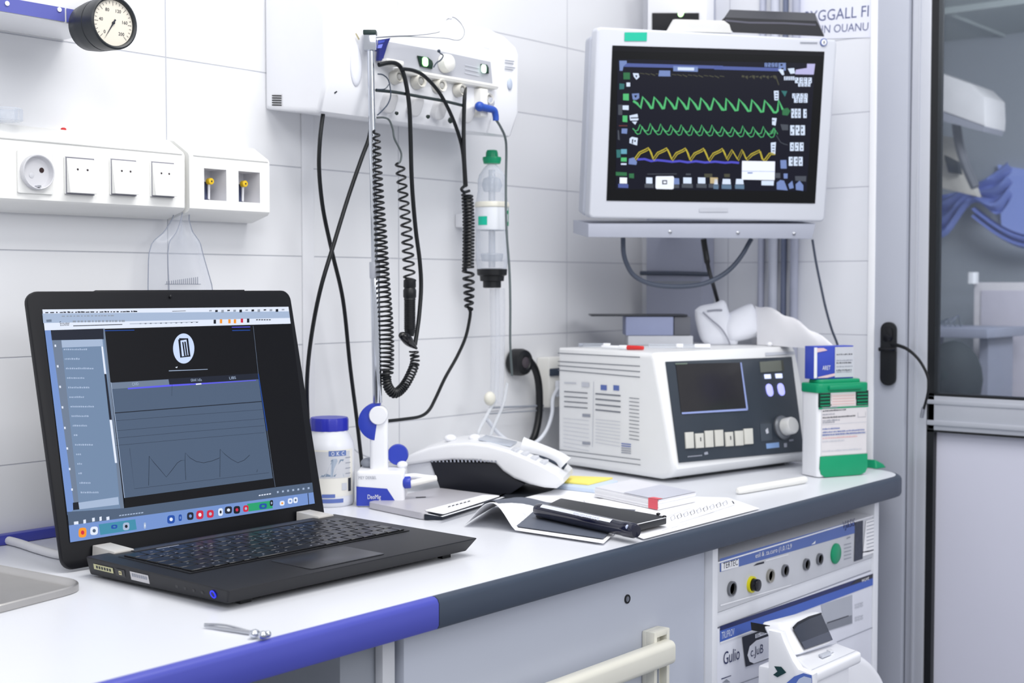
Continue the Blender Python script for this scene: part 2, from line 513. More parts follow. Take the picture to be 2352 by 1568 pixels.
b.prism([(x, y + .008) for x, y in rrect(.032, .007, .002)], .004, .0125, bev=.001).prism([(x, y + .035) for x, y in rrect(.02, .026, .008)], .007, .0105, bev=.001)
o = mk('handle_clip', b, hd); o.parent = hd

# room added beyond the glass to stand in for the reflections in it
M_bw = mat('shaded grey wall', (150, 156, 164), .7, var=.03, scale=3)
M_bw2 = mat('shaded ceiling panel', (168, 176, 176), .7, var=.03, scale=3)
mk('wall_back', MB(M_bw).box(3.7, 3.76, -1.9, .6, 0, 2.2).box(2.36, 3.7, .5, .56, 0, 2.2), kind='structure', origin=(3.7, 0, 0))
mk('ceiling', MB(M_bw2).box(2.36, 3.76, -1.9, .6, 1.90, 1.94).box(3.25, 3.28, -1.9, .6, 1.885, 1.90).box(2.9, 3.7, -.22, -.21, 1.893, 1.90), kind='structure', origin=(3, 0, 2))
X1 = 3.25
def bx(px, py): return P(px, py, X=X1)
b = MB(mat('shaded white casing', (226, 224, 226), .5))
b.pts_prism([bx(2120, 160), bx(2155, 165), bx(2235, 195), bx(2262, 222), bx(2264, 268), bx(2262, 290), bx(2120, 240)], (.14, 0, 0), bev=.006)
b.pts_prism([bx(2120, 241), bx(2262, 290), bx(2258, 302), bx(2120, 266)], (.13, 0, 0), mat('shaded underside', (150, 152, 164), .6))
one('wall_casing', b, 'large pale rounded casing standing in for a reflection in the door glass', 'wall unit')
b = MB(mat('shaded cream board', (206, 202, 194), .6))
q = [P(x, y, X=3.45) for x, y in ((2110, 300), (2200, 318), (2246, 452), (2110, 420))]
b.pts_prism(q, (.03, 0, 0), bev=.004)
b.pts_prism([P(x, y, X=3.42) for x, y in ((2168, 356), (2200, 372), (2204, 400), (2178, 396))], (.02, 0, 0), mat('dim grey', (64, 68, 74), .6))
b.tube([P(2196, 285, X=3.38), P(2205, 340, X=3.38), P(2222, 390, X=3.38), P(2240, 430, X=3.38)], .012, mat('dim strap', (110, 112, 120), .6))
one('hanging_board', b, 'cream board with a dark grip below the casing behind the glass', 'board')
b = MB(glow('blue daylight', (136, 158, 232), .62, (60, 70, 110), .6))
q = lambda px, py: P(px, py, X=3.68)
b.pts_prism([q(2292, 378), q(2420, 400), q(2420, 560), q(2330, 548), q(2300, 520)], (.01, 0, 0))
mk('window_1', b, kind='structure')
MC = mat('blue curtain cloth', (118, 136, 206), .8, var=.1, scale=20)
def cur(u, v):
    p = P(2130 + 190 * u, 452 - 60 * u * u + (70 + 30 * math.sin(u * 9)) * v - 20 * u, X=3.6)
    return p + V((.02 * math.sin(v * 18 + u * 4), 0, 0))
b = MB(MC).grid(cur, 20, 16)
def cur2(u, v):
    p = P(2235 + 180 * u, 470 + 70 * math.sin(min(1, u * 1.3) * PI / 2) + 34 * v, X=3.6)
    return p + V((.015 * math.sin(v * 14), 0, 0))
b.grid(cur2, 18, 10)
one('tied_curtain', b, 'blue tied-back curtain beyond the door glass', 'curtain')
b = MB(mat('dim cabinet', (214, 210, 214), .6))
c1 = P(2236, 648, X=3.3); c2 = P(2420, 648, X=3.3)
b.box(3.3, 3.66, c2.y, c1.y, .0, c1.z, bev=.006)
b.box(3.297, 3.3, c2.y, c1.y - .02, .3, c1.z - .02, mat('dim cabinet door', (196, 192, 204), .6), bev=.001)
k = b.M; b.M = Matrix.Translation(P(2235, 640, X=3.28)); b.prism(rrect(.03, .02, .006), -.012, .016, M_white); b.M = k
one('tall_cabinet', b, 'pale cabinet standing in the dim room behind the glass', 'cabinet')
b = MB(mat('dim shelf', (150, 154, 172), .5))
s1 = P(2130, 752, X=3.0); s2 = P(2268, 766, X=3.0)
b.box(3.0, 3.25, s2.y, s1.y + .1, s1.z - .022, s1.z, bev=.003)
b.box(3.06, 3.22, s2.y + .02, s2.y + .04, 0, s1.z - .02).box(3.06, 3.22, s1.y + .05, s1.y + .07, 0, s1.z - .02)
one('side_table', b, 'narrow grey table standing in for a reflection low in the door glass', 'table')
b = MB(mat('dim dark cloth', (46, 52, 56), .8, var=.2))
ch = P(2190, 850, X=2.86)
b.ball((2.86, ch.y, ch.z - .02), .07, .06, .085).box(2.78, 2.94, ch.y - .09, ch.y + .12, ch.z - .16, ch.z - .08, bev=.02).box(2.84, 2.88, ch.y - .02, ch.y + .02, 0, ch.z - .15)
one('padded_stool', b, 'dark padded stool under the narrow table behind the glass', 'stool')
b = MB(M_chrome)
for k in range(4):
    cc = P(2160 + k * 12, 738 - k * 4, X=3.06)
    cc.z = s1.z + .0022
    b.tube([cc + V((.0, -.012, .0)), cc + V((.01, 0, .012 + .004 * k)), cc + V((0, .016, .0))], .0022, seg=6)
one('tubing_bundle', b, 'bright looped tubing on the narrow table behind the glass', 'tubing')

# ------------------------------------------------------------------ worktop
YF = -.614; XE = 2.215; ZT = .9; RC = .07
path = [(-.8, YF + .01)]
xj = P(1015, 1372, Z=.9).x
def edge(path):
    prof = [(-.002, .8995), (.004, .8995), (.008, .8972), (.010, .893), (.010, .871), (.008, .8668), (.004, .865), (-.002, .865)]
    vs = []; fs = []; n = len(path); k = len(prof)
    for i, (x, y) in enumerate(path):
        a = path[max(0, i - 1)]; c = path[min(n - 1, i + 1)]
        t = V((c[0] - a[0], c[1] - a[1])).normalized(); nx, ny = t.y, -t.x
        for o_, z in prof: vs.append((x + nx * o_, y + ny * o_, z))
    for i in range(n - 1):
        for j in range(k): fs.append((i * k + j, (i + 1) * k + j, (i + 1) * k + (j + 1) % k, i * k + (j + 1) % k))
    fs.append(tuple(range(k))); fs.append(tuple((n - 1) * k + j for j in range(k))[::-1])
    return vs, fs
rnd = [(XE - .01 - RC + RC * math.sin(a), YF + .01 + RC - RC * math.cos(a)) for a in [math.radians(q) for q in range(0, 91, 9)]]
outline = [(-.8, YF + .01)] + rnd + [(XE - .01, 0), (-.8, 0)]
wt = thing('worktop', 'long white worktop with a rounded blue and slate edge', 'worktop', (.8, -.3, .864))
mk('top_board', MB(M_top).prism(outline, .8655, ZT), wt)
vs, fs = edge([(-.8, YF + .01), (xj - .0005, YF + .01)])
mk('blue_edge', MB(M_blue).add(vs, fs, None, True), wt)['label'] = 'blue edge strip'
vs, fs = edge([(xj + .0005, YF + .01)] + rnd + [(XE - .01, 0)])
mk('slate_edge', MB(M_dark).add(vs, fs, None, True), wt)['label'] = 'slate grey edge strip'

# ------------------------------------------------------------------ base cabinet
bc = thing('base_cabinet', 'light grey base cabinet with one wide plain front under the worktop', 'cabinet', (1.27, -.3, 0))
mk('carcass', MB(M_greyd).box(.92, 1.582, -.562, -.02, .0, .864), bc)
mk('front_panel', MB(M_greyp).box(.993, 1.582, -.580, -.563, .07, .862, bev=.0015), bc)
mk('side_stile', MB(mat('pale stile', (206, 208, 214), .5)).box(.968, .986, -.574, -.563, .07, .862, bev=.001), bc)
c0 = P(1440, 1375, Y=-.58)
b = MB(M_black); b.M = frame(c0, (1, 0, 0), y=(0, 0, 1))
b.lathe([(.0058, 0), (.0058, .0015), (.0045, .002), (.0042, .0008)], seg=20).lathe([(.0042, .0008), (.0036, .0014), (.0, .0016)], mat('lock face', (120, 124, 132), .3, .6), 20)
mk('lock', b, bc)

# grab rail on the cabinet front
gr = thing('grab_rail', 'cream grab rail screwed to the grey cabinet front', 'rail', (1.2, -.6, .6))
b0 = P(1515, 1452, Y=-.595)
b = MB(M_cream); x = b0.x; z = b0.z
b.box(x - .019, x + .017, -.589, -.580, z - .14, z + .004, bev=.003)
b.box(x - .019, x - .012, -.600, -.586, z - .14, z + .004, bev=.002).box(x + .010, x + .017, -.600, -.586, z - .14, z + .004, bev=.002).box(x - .015, x + .013, -.600, -.586, z - .004, z + .004, bev=.002)
mk('bracket', b, gr)
b = MB(M_greyd).box(x - .008, x + .004, -.592, -.588, z - .085, z - .04).box(x - .006, x + .002, -.593, -.588, z - .102, z - .094, M_black)
mk('slot', b, gr)
b = MB(M_cream); b.M = frame((x + .006, -.605, z - .024), (0, -1, 0), y=(0, 0, 1))
b.prism(rrect(.022, .031, .008), 0, .9, bev=.001)
mk('rail_bar', b, gr)

# ------------------------------------------------------------------ rack cabinet
rc = thing('rack_cabinet', 'white open-front rack cabinet at the right end under the worktop', 'cabinet', (1.88, -.3, 0))
RW = mat('rack white', (226, 228, 234), .45, var=.02)
mk('side_panel', MB(RW).box(1.5835, 1.5975, -.592, -.02, 0, .864, bev=.001), rc)
mk('side_panel', MB(RW).box(2.0945, 2.112, -.592, -.02, 0, .864, bev=.001), rc)
mk('shelf', MB(RW).box(1.5975, 2.0945, -.588, -.05, .7475, .768, bev=.001), rc)
mk('shelf', MB(RW).box(1.5975, 2.0945, -.588, -.05, .40, .42, bev=.001), rc)
mk('back_panel', MB(M_greyd).box(1.5975, 2.0945, -.05, -.03, 0, .864), rc)

FY = -.590; PN = V((0, -1, 0)); pf = (V((0, FY, 0)), PN)
def cpx(pts): return [(1580 + a / 3.047, 1100 + b_ / 3.047) for a, b_ in pts]
def cdec(mb, pts, m, off=.0006): mb.decal(pf, cpx(pts), m, off)
def ctext(mb, st, bl, br, h, m, off=.0011):
    a, b_ = [PL(*q, pf, off) for q in cpx([bl, br])]
    mb.text(st, frame(a, b_ - a, y=(0, 0, 1)), (b_ - a).length, h, m)
# upper rack device
rd = thing('gas_module', 'grey rack module with blue stripe, round ports and a green disc', 'medical device', (1.87, -.3, .768))
b = MB(mat('module grey', (204, 206, 212), .45)).box(1.599, 2.093, FY, -.06, .769, .8385, bev=.001)
b.box(1.599, 2.093, FY - .001, -.06, .8375, .8395, M_white)  # white strip painted as the highlight on the top edge
SB = mat('stripe blue', (86, 110, 176), .45)
cdec(b, [(222, 650), (1165, 378), (1165, 290), (222, 556)], SB)
cdec(b, [(230, 645), (352, 612), (352, 557), (230, 588)], M_white, .0009)
ctext(b, 'TERTEC', (242, 628), (345, 600), .0085, M_ink)
ctext(b, 'esil & .ta.curo (1,0.12,9', (468, 562), (722, 492), .009, M_white)
cdec(b, [(455, 607), (530, 588), (530, 575), (480, 588)], M_ink, .0009)
cdec(b, [(540, 575), (700, 530), (700, 523), (540, 567)], M_white, .0009)
cdec(b, [(860, 458), (890, 430), (888, 450)], M_white, .0009)
ctext(b, 'VJ&SIS', (1078, 366), (1164, 342), .016, mat('navy print', (24, 30, 80), .5))
cdec(b, [(1160, 576), (1220, 557), (1222, 288), (1168, 302)], mat('photo strip', (52, 58, 74), .5, var=.5, scale=120), .0009)
cdec(b, [(1220, 540), (1303, 512), (1303, 275), (1243, 292)], M_paper, .0009)
for k in range(9):
    y0 = 300 + k * 25; cdec(b, [(1246, y0 + 8), (1302, y0 - 8), (1302, y0 - 13), (1246, y0 + 3)], M_inkg, .0013)
cdec(b, [(1215, 508), (1300, 490), (1302, 496), (1262, 508), (1215, 514)], M_ink, .0013)
for k in range(5):
    y0 = 455 + k * 25; cdec(b, [(1090, y0 + 8), (1140, y0 - 5), (1140, y0 - 11), (1090, y0 + 2)], M_inkg, .0009)
cdec(b, [(1105, 420), (1135, 408), (1135, 400), (1118, 404)], M_inkg, .0009)
cdec(b, [(224, 888), (720, 742), (720, 736), (224, 878)], M_white, .0009)
mk('module_case', b, rd)
def ring(cx, cy, r, mo, mi, depth=.004):
    c = PL(*cpx([(cx, cy)])[0], pf, 0)
    q = MB(mo); q.M = frame(c, (1, 0, 0), y=(0, 0, 1))
    q.lathe([(r, 0), (r, depth), (r * .78, depth), (r * .74, .001)], mo, 24).lathe([(r * .74, .001), (0, .001)], mi, 24)
    return q
MR = mat('port ring', (128, 130, 134), .3, .7); MRi = mat('port bore', (44, 46, 50), .4)
for cx, cy, r in ((300, 765, .0105), (673, 638, .009), (822, 595, .009), (915, 558, .009)):
    mk('port', ring(cx, cy, r, MR, MRi), rd)
mk('port', ring(570, 675, .010, mat('port taupe', (150, 148, 142), .4), mat('port taupe core', (120, 116, 108), .4)), rd)
yk = ring(440, 735, .0118, mat('yellow collar', (232, 222, 30), .4), M_blackg, .004); ck = PL(*cpx([(440, 735)])[0], pf, 0); yk.cyl(ck + V((0, -.001, 0)) if False else V((0, 0, .001)), V((0, 0, .013)), .0088, M_blackg, seg=22, bev=.001)
mk('port', yk, rd)['label'] = 'yellow collared black port'
c = PL(*cpx([(1030, 520)])[0], pf, 0); q = MB(M_green); q.M = frame(c, (1, 0, 0), y=(0, 0, 1)); q.lathe([(.0162, 0), (.0162, .0025), (.014, .004), (0, .0042)], seg=28)
mk('green_disc', q, rd)

# lower rack device
ld = thing('drawer_module', 'white rack module with a bright blue stripe and a recessed grip', 'medical device', (1.87, -.3, .42))
b = MB(mat('module white', (222, 224, 234), .45)).box(1.599, 2.093, FY, -.06, .4215, .745, bev=.001)
cdec(b, [(222, 1062), (1300, 690), (1300, 658), (222, 1030)], mat('stripe navy', (22, 36, 92), .4))
cdec(b, [(222, 1140), (1300, 738), (1300, 688), (222, 1062)], mat('stripe cobalt', (64, 98, 186), .4))
cdec(b, [(222, 1150), (720, 962), (720, 954), (222, 1140)], M_white, .0009)
cdec(b, [(1135, 738), (1290, 685), (1292, 664), (1180, 700)], M_blackg, .001)
ctext(b, 'wuvt', (1210, 722), (1262, 704), .006, M_white, .0014)
ctext(b, 'TRUPROV', (230, 1120), (320, 1090), .010, mat('pale blue print', (214, 224, 244), .5))
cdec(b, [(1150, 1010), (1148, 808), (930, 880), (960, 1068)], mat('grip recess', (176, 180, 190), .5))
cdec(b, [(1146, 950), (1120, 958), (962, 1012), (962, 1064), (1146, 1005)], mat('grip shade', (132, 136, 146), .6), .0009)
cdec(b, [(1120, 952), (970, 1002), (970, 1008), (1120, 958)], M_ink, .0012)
for y0 in (872, 890, 962, 980):
    for k in range(3): cdec(b, [(1168 + k * 20, y0 + 14 - k * 6), (1184 + k * 20, y0 + 9 - k * 6), (1184 + k * 20, y0 - 3 - k * 6), (1168 + k * 20, y0 + 2 - k * 6)], M_inkl)
cdec(b, [(1040, 1142), (1305, 1034), (1305, 1028), (1040, 1136)], M_inkg, .0009)
cdec(b, [(225, 1480), (560, 1360), (560, 1354), (225, 1474)], M_inkg, .0009)
mk('module_case', b, ld)
b = MB(M_ink)
cdec(b, [(400, 1312), (562, 1255), (566, 1036), (374, 1104)], M_ink, .0012)
W_ = mat('leaflet white', (236, 238, 246), .6)
cdec(b, [(455, 1288), (560, 1250), (560, 1096), (470, 1128), (425, 1168), (410, 1230), (425, 1275)], W_, .0016)
cdec(b, [(465, 1112), (555, 1078), (553, 1052), (465, 1084)], W_, .0016)
ctext(b, 'EELL WCOOK', (470, 1104), (551, 1072), .006, M_ink, .002)
ctext(b, 'c.JuB', (430, 1262), (518, 1232), .017, mat('navy ink', (40, 48, 92), .6), .002)
one('leaflet', b, 'black and white leaflet stuck on the lower rack module', 'leaflet')
b = MB(mat('navy ink', (40, 48, 92), .6))
ctext(b, 'Gulio', (245, 1300), (358, 1258), .018, None)
cdec(b, [(232, 1402), (300, 1376), (300, 1371), (232, 1394)], None)
cdec(b, [(236, 1424), (296, 1420), (268, 1398)], M_inkg)
mk('lettering', b, ld)

# ------------------------------------------------------------------ portable monitor standing in front of the rack
hm = thing('portable_monitor', 'white portable machine with a tilted dark screen before the rack', 'medical device', (1.72, -.66, 0))
S = lambda px, py, yc: P(px, py, Y=yc - 1.55)
MW = mat('machine white', (242, 243, 248), .3, var=.015)
a = [S(1793, 1428, .890), S(1886, 1403, .890), S(1914, 1476, .850), S(1832, 1506, .850)]
t = V((0, .032, -.006))
b = MB(MW).hexa([a[3], a[2], a[2] + t, a[3] + t, a[0], a[1], a[1] + t, a[0] + t], bev=.007, seg=3)
mk('screen_housing', b, hm)
fa = Face(*a)
b = MB(mat('dark display', (52, 56, 68), .15, var=.2, scale=14))
fa.poly(b, [(.14, .26), (.3, .16), (.6, .09), (.93, .08), (.96, .94), (.18, .93)], None, .0035)
fa.poly(b, [(.14, .26), (.3, .16), (.6, .09), (.93, .08), (.94, .12), (.6, .15), (.3, .23), (.15, .33)], mat('display shade', (24, 26, 34), .2), .004)
fa.poly(b, [(.18, .72), (.95, .68), (.96, .94), (.18, .93)], mat('display band', (74, 78, 92), .2), .0038)
mk('screen', b, hm)
s0 = [S(1818, 1506, .862), S(1918, 1474, .862), S(1979, 1496, .800), S(1868, 1546, .800)]
dn = V((0, 0, -.016))
b = MB(MW).hexa([s0[3] + dn, s0[2] + dn, s0[1] + dn, s0[0] + dn, s0[3], s0[2], s0[1], s0[0]], bev=.005, seg=3)
mk('keyboard_shelf', b, hm)
fs_ = Face(*s0)
b = MB(mat('key grey', (196, 200, 210), .4))
if fs_.n.z < 0: fs_.n = -fs_.n
fs_.raise_(b, .38, .42, .58, .58, None, .003, .001); fs_.raise_(b, .60, .34, .68, .50, mat('key pale', (220, 222, 228), .4), .003, .001)
fs_.line(b, [(.02, .10), (.98, .10)], .0015, M_inkl, .0008); fs_.line(b, [(.03, .86), (.97, .86)], .001, M_inkl, .0008)
mk('button', b, hm)
x0 = s0[3].x; x1 = s0[2].x; zt = s0[3].z - .018
b = MB(MW)
spx = (V((x0 - .018, 0, 0)), V((-1, 0, 0)))
pr = [(q.y, q.z) for q in [PL(*e, spx) for e in ((1764, 1446), (1793, 1452), (1801, 1474), (1821, 1517), (1834, 1536), (1867, 1549), (1868, 1640), (1764, 1640))]]
b.M = frame((x0 - .004, 0, 0), (0, 1, 0), y=(0, 0, 1)); b.prism(pr, -.014, 0, bev=.003)
b.M = Matrix.Identity(4)
b.box(x0 - .004, x1 - .02, -.742, -.694, .30, zt, bev=.004).box(1.615, x1 - .01, -.70, -.645, .30, zt, bev=.004)
b.box(x0 + .06, x0 + .12, -.72, -.66, .05, .31).box(x0 - .01, x1, -.78, -.63, .0, .05, bev=.01)
mk('body', b, hm)
sp_ = (V((x0 - .0045, 0, 0)), V((-1, 0, 0)))
b = MB(mat('dark green mark', (16, 58, 62), .5))
sx = (V((x0 - .0045, -.66, 0)), V((-1, 0, 0)))
def sdec(pts, m, off=.0006): b.decal(sx, cpx(pts), m, off)
sx = (V((x0 - .0185 + .0, 0, 0)), V((-1, 0, 0)))
b.decal(sx, cpx([(628, 1385), (690, 1352), (655, 1312), (605, 1308), (628, 1345), (598, 1368)]), None, .0006)
b.decal(sx, cpx([(690, 1426), (870, 1426), (868, 1372), (810, 1356), (745, 1380)]), mat('blue oval', (88, 116, 196), .4), .0006)
b.decal(sx, cpx([(760, 1426), (868, 1426), (866, 1392), (815, 1378), (780, 1396)]), mat('pale oval', (196, 206, 232), .4), .0009)
mk('side_emblem', b, hm)
b = MB(M_blackg)
b.pts_prism([S(1768, 1436, .905), S(1792, 1446, .905), S(1793, 1460, .905), S(1770, 1455, .905)], (0, .03, 0))
mk('hinge_block', b, hm)
b = MB(MW)
hq = [P(*e, Y=-.69) for e in ((1900, 1512), (1962, 1501), (1984, 1506), (2004, 1520), (2022, 1542), (2036, 1570), (2046, 1610), (2050, 1660), (2044, 1720), (1900, 1720))]
b.pts_prism(spline(hq[1:9], 4) + [hq[9], hq[0]], (0, .045, 0), None, .014, 4)
mk('side_hood', b, hm)
# ================================================================== things on the left wall
def wl(px, py, Y=0.0): return P(px, py, Y=Y)

# ---- wall rail with a blue band and the round gauge
wr = thing('wall_rail', 'white wall rail with a blue band beside the round black gauge', 'wall rail', (.4, -.06, 1.53))
xr = .972
b = MB(M_white)
out = [(-.6, 0), (-.6, -.1), (xr - .05, -.1)] + [(xr - .05 + .05 * math.sin(a), -.05 - .05 * math.cos(a)) for a in [math.radians(q) for q in range(10, 91, 10)]] + [(xr, 0)]
b.prism(out, 1.532, 1.75, bev=.004)
mk('rail_body', b, wr)
z1 = wl(100, 42, -.1).z; z0 = wl(100, 10, -.1).z; z1, z0 = min(z0, z1), max(z0, z1)
xs = wl(150, 30, -.1).x
band = [(x, y) for x, y in out[1:-1]]
def ribbon(pts, za, zb, m, off=.0008):
    q = MB(m); vs = []
    for i, (x, y) in enumerate(pts):
        a = pts[max(0, i - 1)]; c = pts[min(len(pts) - 1, i + 1)]; t = V((c[0] - a[0], c[1] - a[1])).normalized()
        vs += [(x + t.y * off, y - t.x * off, za), (x + t.y * off, y - t.x * off, zb)]
    return q.add(vs, [(2 * i, 2 * i + 2, 2 * i + 3, 2 * i + 1) for i in range(len(pts) - 1)], m, True)
MBd = mat('blue band', (92, 98, 176), .45, var=.03)
q = ribbon([(-.6, -.1), (xs - .001, -.1)], z1, z0, MBd)
p2 = [(xs + .001, -.1)] + [p for p in out[2:-1] if p[0] > xs + .003]
r2 = ribbon(p2, z1, z0, MBd); q.add(r2.v, r2.f, MBd, True)
for px, py in ((16, 8), (136, 22)):
    c = wl(px, py, -.101); q.cyl(c, c + V((0, -.001, 0)), .0028, M_white, seg=14)
mk('blue_band', q, wr)

g0 = wl(263, 52, -.165)
pg = thing('pressure_gauge', 'round black pressure gauge with a cream dial on the wall rail', 'gauge', (g0.x, -.1, g0.z))
M = frame((g0.x, -.165, g0.z), (1, 0, 0), y=(0, 0, 1)); r = .0315
b = MB(mat('gauge black', (40, 44, 48), .4, var=.1)); b.M = M
b.lathe([(r * .62, -.062), (r * .86, -.054), (r * .95, -.036), (r * .97, -.0225), (r * .94, -.0215), (r * .97, -.0205), (r * 1.0, -.004), (r * .99, 0), (r * .93, .0012), (r * .87, 0), (r * .84, -.0035)], seg=44)
b.M = Matrix.Identity(4)
b.cyl((g0.x, -.0995, g0.z), (g0.x, -.108, g0.z), .012)
mk('gauge_case', b, pg)
b = MB(mat('dial cream', (226, 220, 206), .5, var=.03)); b.M = M
b.lathe([(r * .85, -.003), (0, -.003)], seg=40)
for k in range(25):
    a = math.radians(225 - 270 * k / 24); L = .16 if k % 4 == 0 else .09
    c = V((math.cos(a), math.sin(a), 0)); n_ = V((-c.y, c.x, 0)) * .00022
    p0 = c * (r * .80); p1 = c * (r * (.80 - L))
    b.poly([(p0 + n_) + V((0, 0, -.0026)), (p0 - n_) + V((0, 0, -.0026)), (p1 - n_) + V((0, 0, -.0026)), (p1 + n_) + V((0, 0, -.0026))], M_ink)
for k, s_ in ((0, '0'), (1, '40'), (2, '80'), (3, '120'), (4, '160'), (5, '200')):
    a = math.radians(225 - 270 * k / 5)
    b.text(s_, M @ Matrix.Translation((math.cos(a) * r * .52 - .0026, math.sin(a) * r * .52 - .0018, -.0026)), None, .0036, M_ink) if False else b.add(*[(lambda vs, fs: ([V((v.x * .0055 + math.cos(a) * r * .52 - .0022 * len(s_) * .7, v.y * .0055 + math.sin(a) * r * .52 - .0018, -.0026)) for v in vs], fs))(*text_geo(s_))][0], M_ink)
mk('dial', b, pg)
b = MB(M_ink); b.M = M
a = math.radians(238); c = V((math.cos(a), math.sin(a), 0)); n_ = V((-c.y, c.x, 0))
pts = [c * (-r * .16) + n_ * .0011, c * (-r * .16) - n_ * .0011, c * (r * .1) - n_ * .0008, c * (r * .78), c * (r * .1) + n_ * .0008]
b.poly([p + V((0, 0, -.0018)) for p in pts]).lathe([(.0017, -.0026), (.0017, -.001), (0, -.0008)], seg=14)
mk('needle', b, pg)

# ---- socket trunking
def trunk_profile(): return [(0, 1.3100), (-.010, 1.3095), (-.046, 1.3195), (-.05, 1.324), (-.05, 1.3945), (-.047, 1.3985), (-.016, 1.4165), (-.008, 1.4175), (0, 1.4175)]
def trunk(x0, x1, m):
    q = MB(m); q.M = frame((x0, 0, 0), (0, 1, 0), y=(0, 0, 1)); q.prism(trunk_profile(), 0, x1 - x0, bev=.004, seg=3); q.M = Matrix.Identity(4); return q
xa = wl(427, 420, -.05).x
MT = mat('trunking white', (243, 243, 240), .4, var=.012)
ta = thing('socket_trunking', 'long white wall trunking with a round socket and three rocker switches', 'wall trunking', (.5, -.02, 1.31))
q = trunk(-.5, xa, MT)
q.box(-.5, xa - .006, -.0508, -.049, 1.3945, 1.3958, mat('seam', (206, 206, 204), .6))
mk('trunk_body', q, ta)
# earthed round socket
c = wl(79, 396, -.05); s = .0235
q = MB(MT); q.M = frame((c.x, -.05, c.z), (1, 0, 0), y=(0, 0, 1))
q.prism(rrect(2 * s, 2.2 * s, .002), 0, .003, bev=.0008)
q.lathe([(.0212, .003), (.0212, .0100), (.0204, .0110), (.0194, .0105), (.0180, .0048), (.0172, .0038), (0, .0034)], mat('socket well', (214, 214, 218), .4), 34, closed=True)
so = mk('round_socket', q, ta)
q = MB(mat('socket hole', (44, 22, 24), .5)); q.M = frame((c.x, -.0537, c.z), (1, 0, 0), y=(0, 0, 1))
q.lathe([(.0032, .0003), (0, .0003)], seg=14, M=q.M @ Matrix.Translation((.0075, .003, 0))).lathe([(.0032, .0003), (.0024, .0006), (0, .0006)], mat('pin cap', (210, 211, 216), .4), 14, M=q.M @ Matrix.Translation((-.006, -.004, 0)))
q.box(-.002, .002, -.0185, -.016, 0, .008, M_steel)
mk('pin_hole', q, so)
for px, py, pw in ((181, 405, 1.04), (281, 408, .98), (371, 413, .92)):
    c = wl(px, py, -.05); s_ = .021
    q = MB(MT); q.M = frame((c.x, -.05, c.z), (1, 0, 0), y=(0, 0, 1))
    q.prism(rrect(2 * s_ * pw * .96, 2 * s_ * 1.1, .0016), 0, .0028, bev=.0006)
    q.box(-s_ * .92 * pw, s_ * .92 * pw, -s_ * 1.1, s_ * 1.1, .0005, .0032, mat('switch gap shade', (140, 140, 150), .6))  # gap colour darkened to make up for weak shading round the rocker
    w_ = s_ * .88 * pw
    q.hexa([(-w_, -s_ * 1.02, .003), (w_, -s_ * 1.02, .003), (w_, s_ * 1.02, .003), (-w_, s_ * 1.02, .003), (-w_, -s_ * 1.02, .0115), (w_, -s_ * 1.02, .0115), (w_, s_ * 1.02, .0048), (-w_, s_ * 1.02, .0048)], MT, bev=.0008)
    sw = mk('rocker_switch', q, ta)
    q2 = MB(mat('switch lamp', (60, 52, 58), .4)); q2.M = q.M
    for dx in (-.3, .42):
        q2.lathe([(.0014, .0058), (.0014, .0072), (0, .0076)], seg=12, M=q.M @ Matrix.Translation((w_ * dx, s_ * .38, 0)))
    mk('indicator', q2, sw)

# ---- short trunking with two open ports
xb0 = wl(433, 420, -.05).x; xb1 = wl(619, 420, -.05).x
tb = thing('port_trunking', 'short white wall trunking with two open square ports', 'wall trunking', ((xb0 + xb1) / 2, -.02, 1.31))
holes = []
for a in ((469, 388, 520, 460), (548, 396, 597, 464)):
    p0 = wl(a[0], (a[1] + a[3]) / 2, -.05); p1 = wl(a[2], (a[1] + a[3]) / 2, -.05); zt_ = wl((a[0] + a[2]) / 2, a[1], -.05).z; zb_ = wl((a[0] + a[2]) / 2, a[3], -.05).z
    holes.append((p0.x, p1.x, zb_, zt_))
pr = trunk_profile(); fi = 3
q = MB(MT); n = len(pr)
vs = []
for x in (xb0 + .0015, xb1): vs += [(x, y, z) for y, z in pr]
fs = [(i, i + 1, n + i + 1, n + i) for i in range(n - 1) if i != fi] + [tuple(range(n)), tuple(range(n, 2 * n))[::-1]]
q.add(vs, fs)
xs_ = [xb0 + .0015, holes[0][0], holes[0][1], holes[1][0], holes[1][1], xb1]
za, zb = 1.324, 1.3945; zl = min(holes[0][2], holes[1][2]); zh = max(holes[0][3], holes[1][3]); zs_ = [za, zl, zh, zb]
for i in range(5):
    for j in range(3):
        if j == 1 and i in (1, 3): continue
        q.poly([(xs_[i], -.05, zs_[j]), (xs_[i + 1], -.05, zs_[j]), (xs_[i + 1], -.05, zs_[j + 1]), (xs_[i], -.05, zs_[j + 1])])
q.box(xb0 + .008, xb1 - .003, -.0508, -.049, 1.3945, 1.3958, mat('seam', (206, 206, 204), .6))
mk('trunk_body', q, tb)
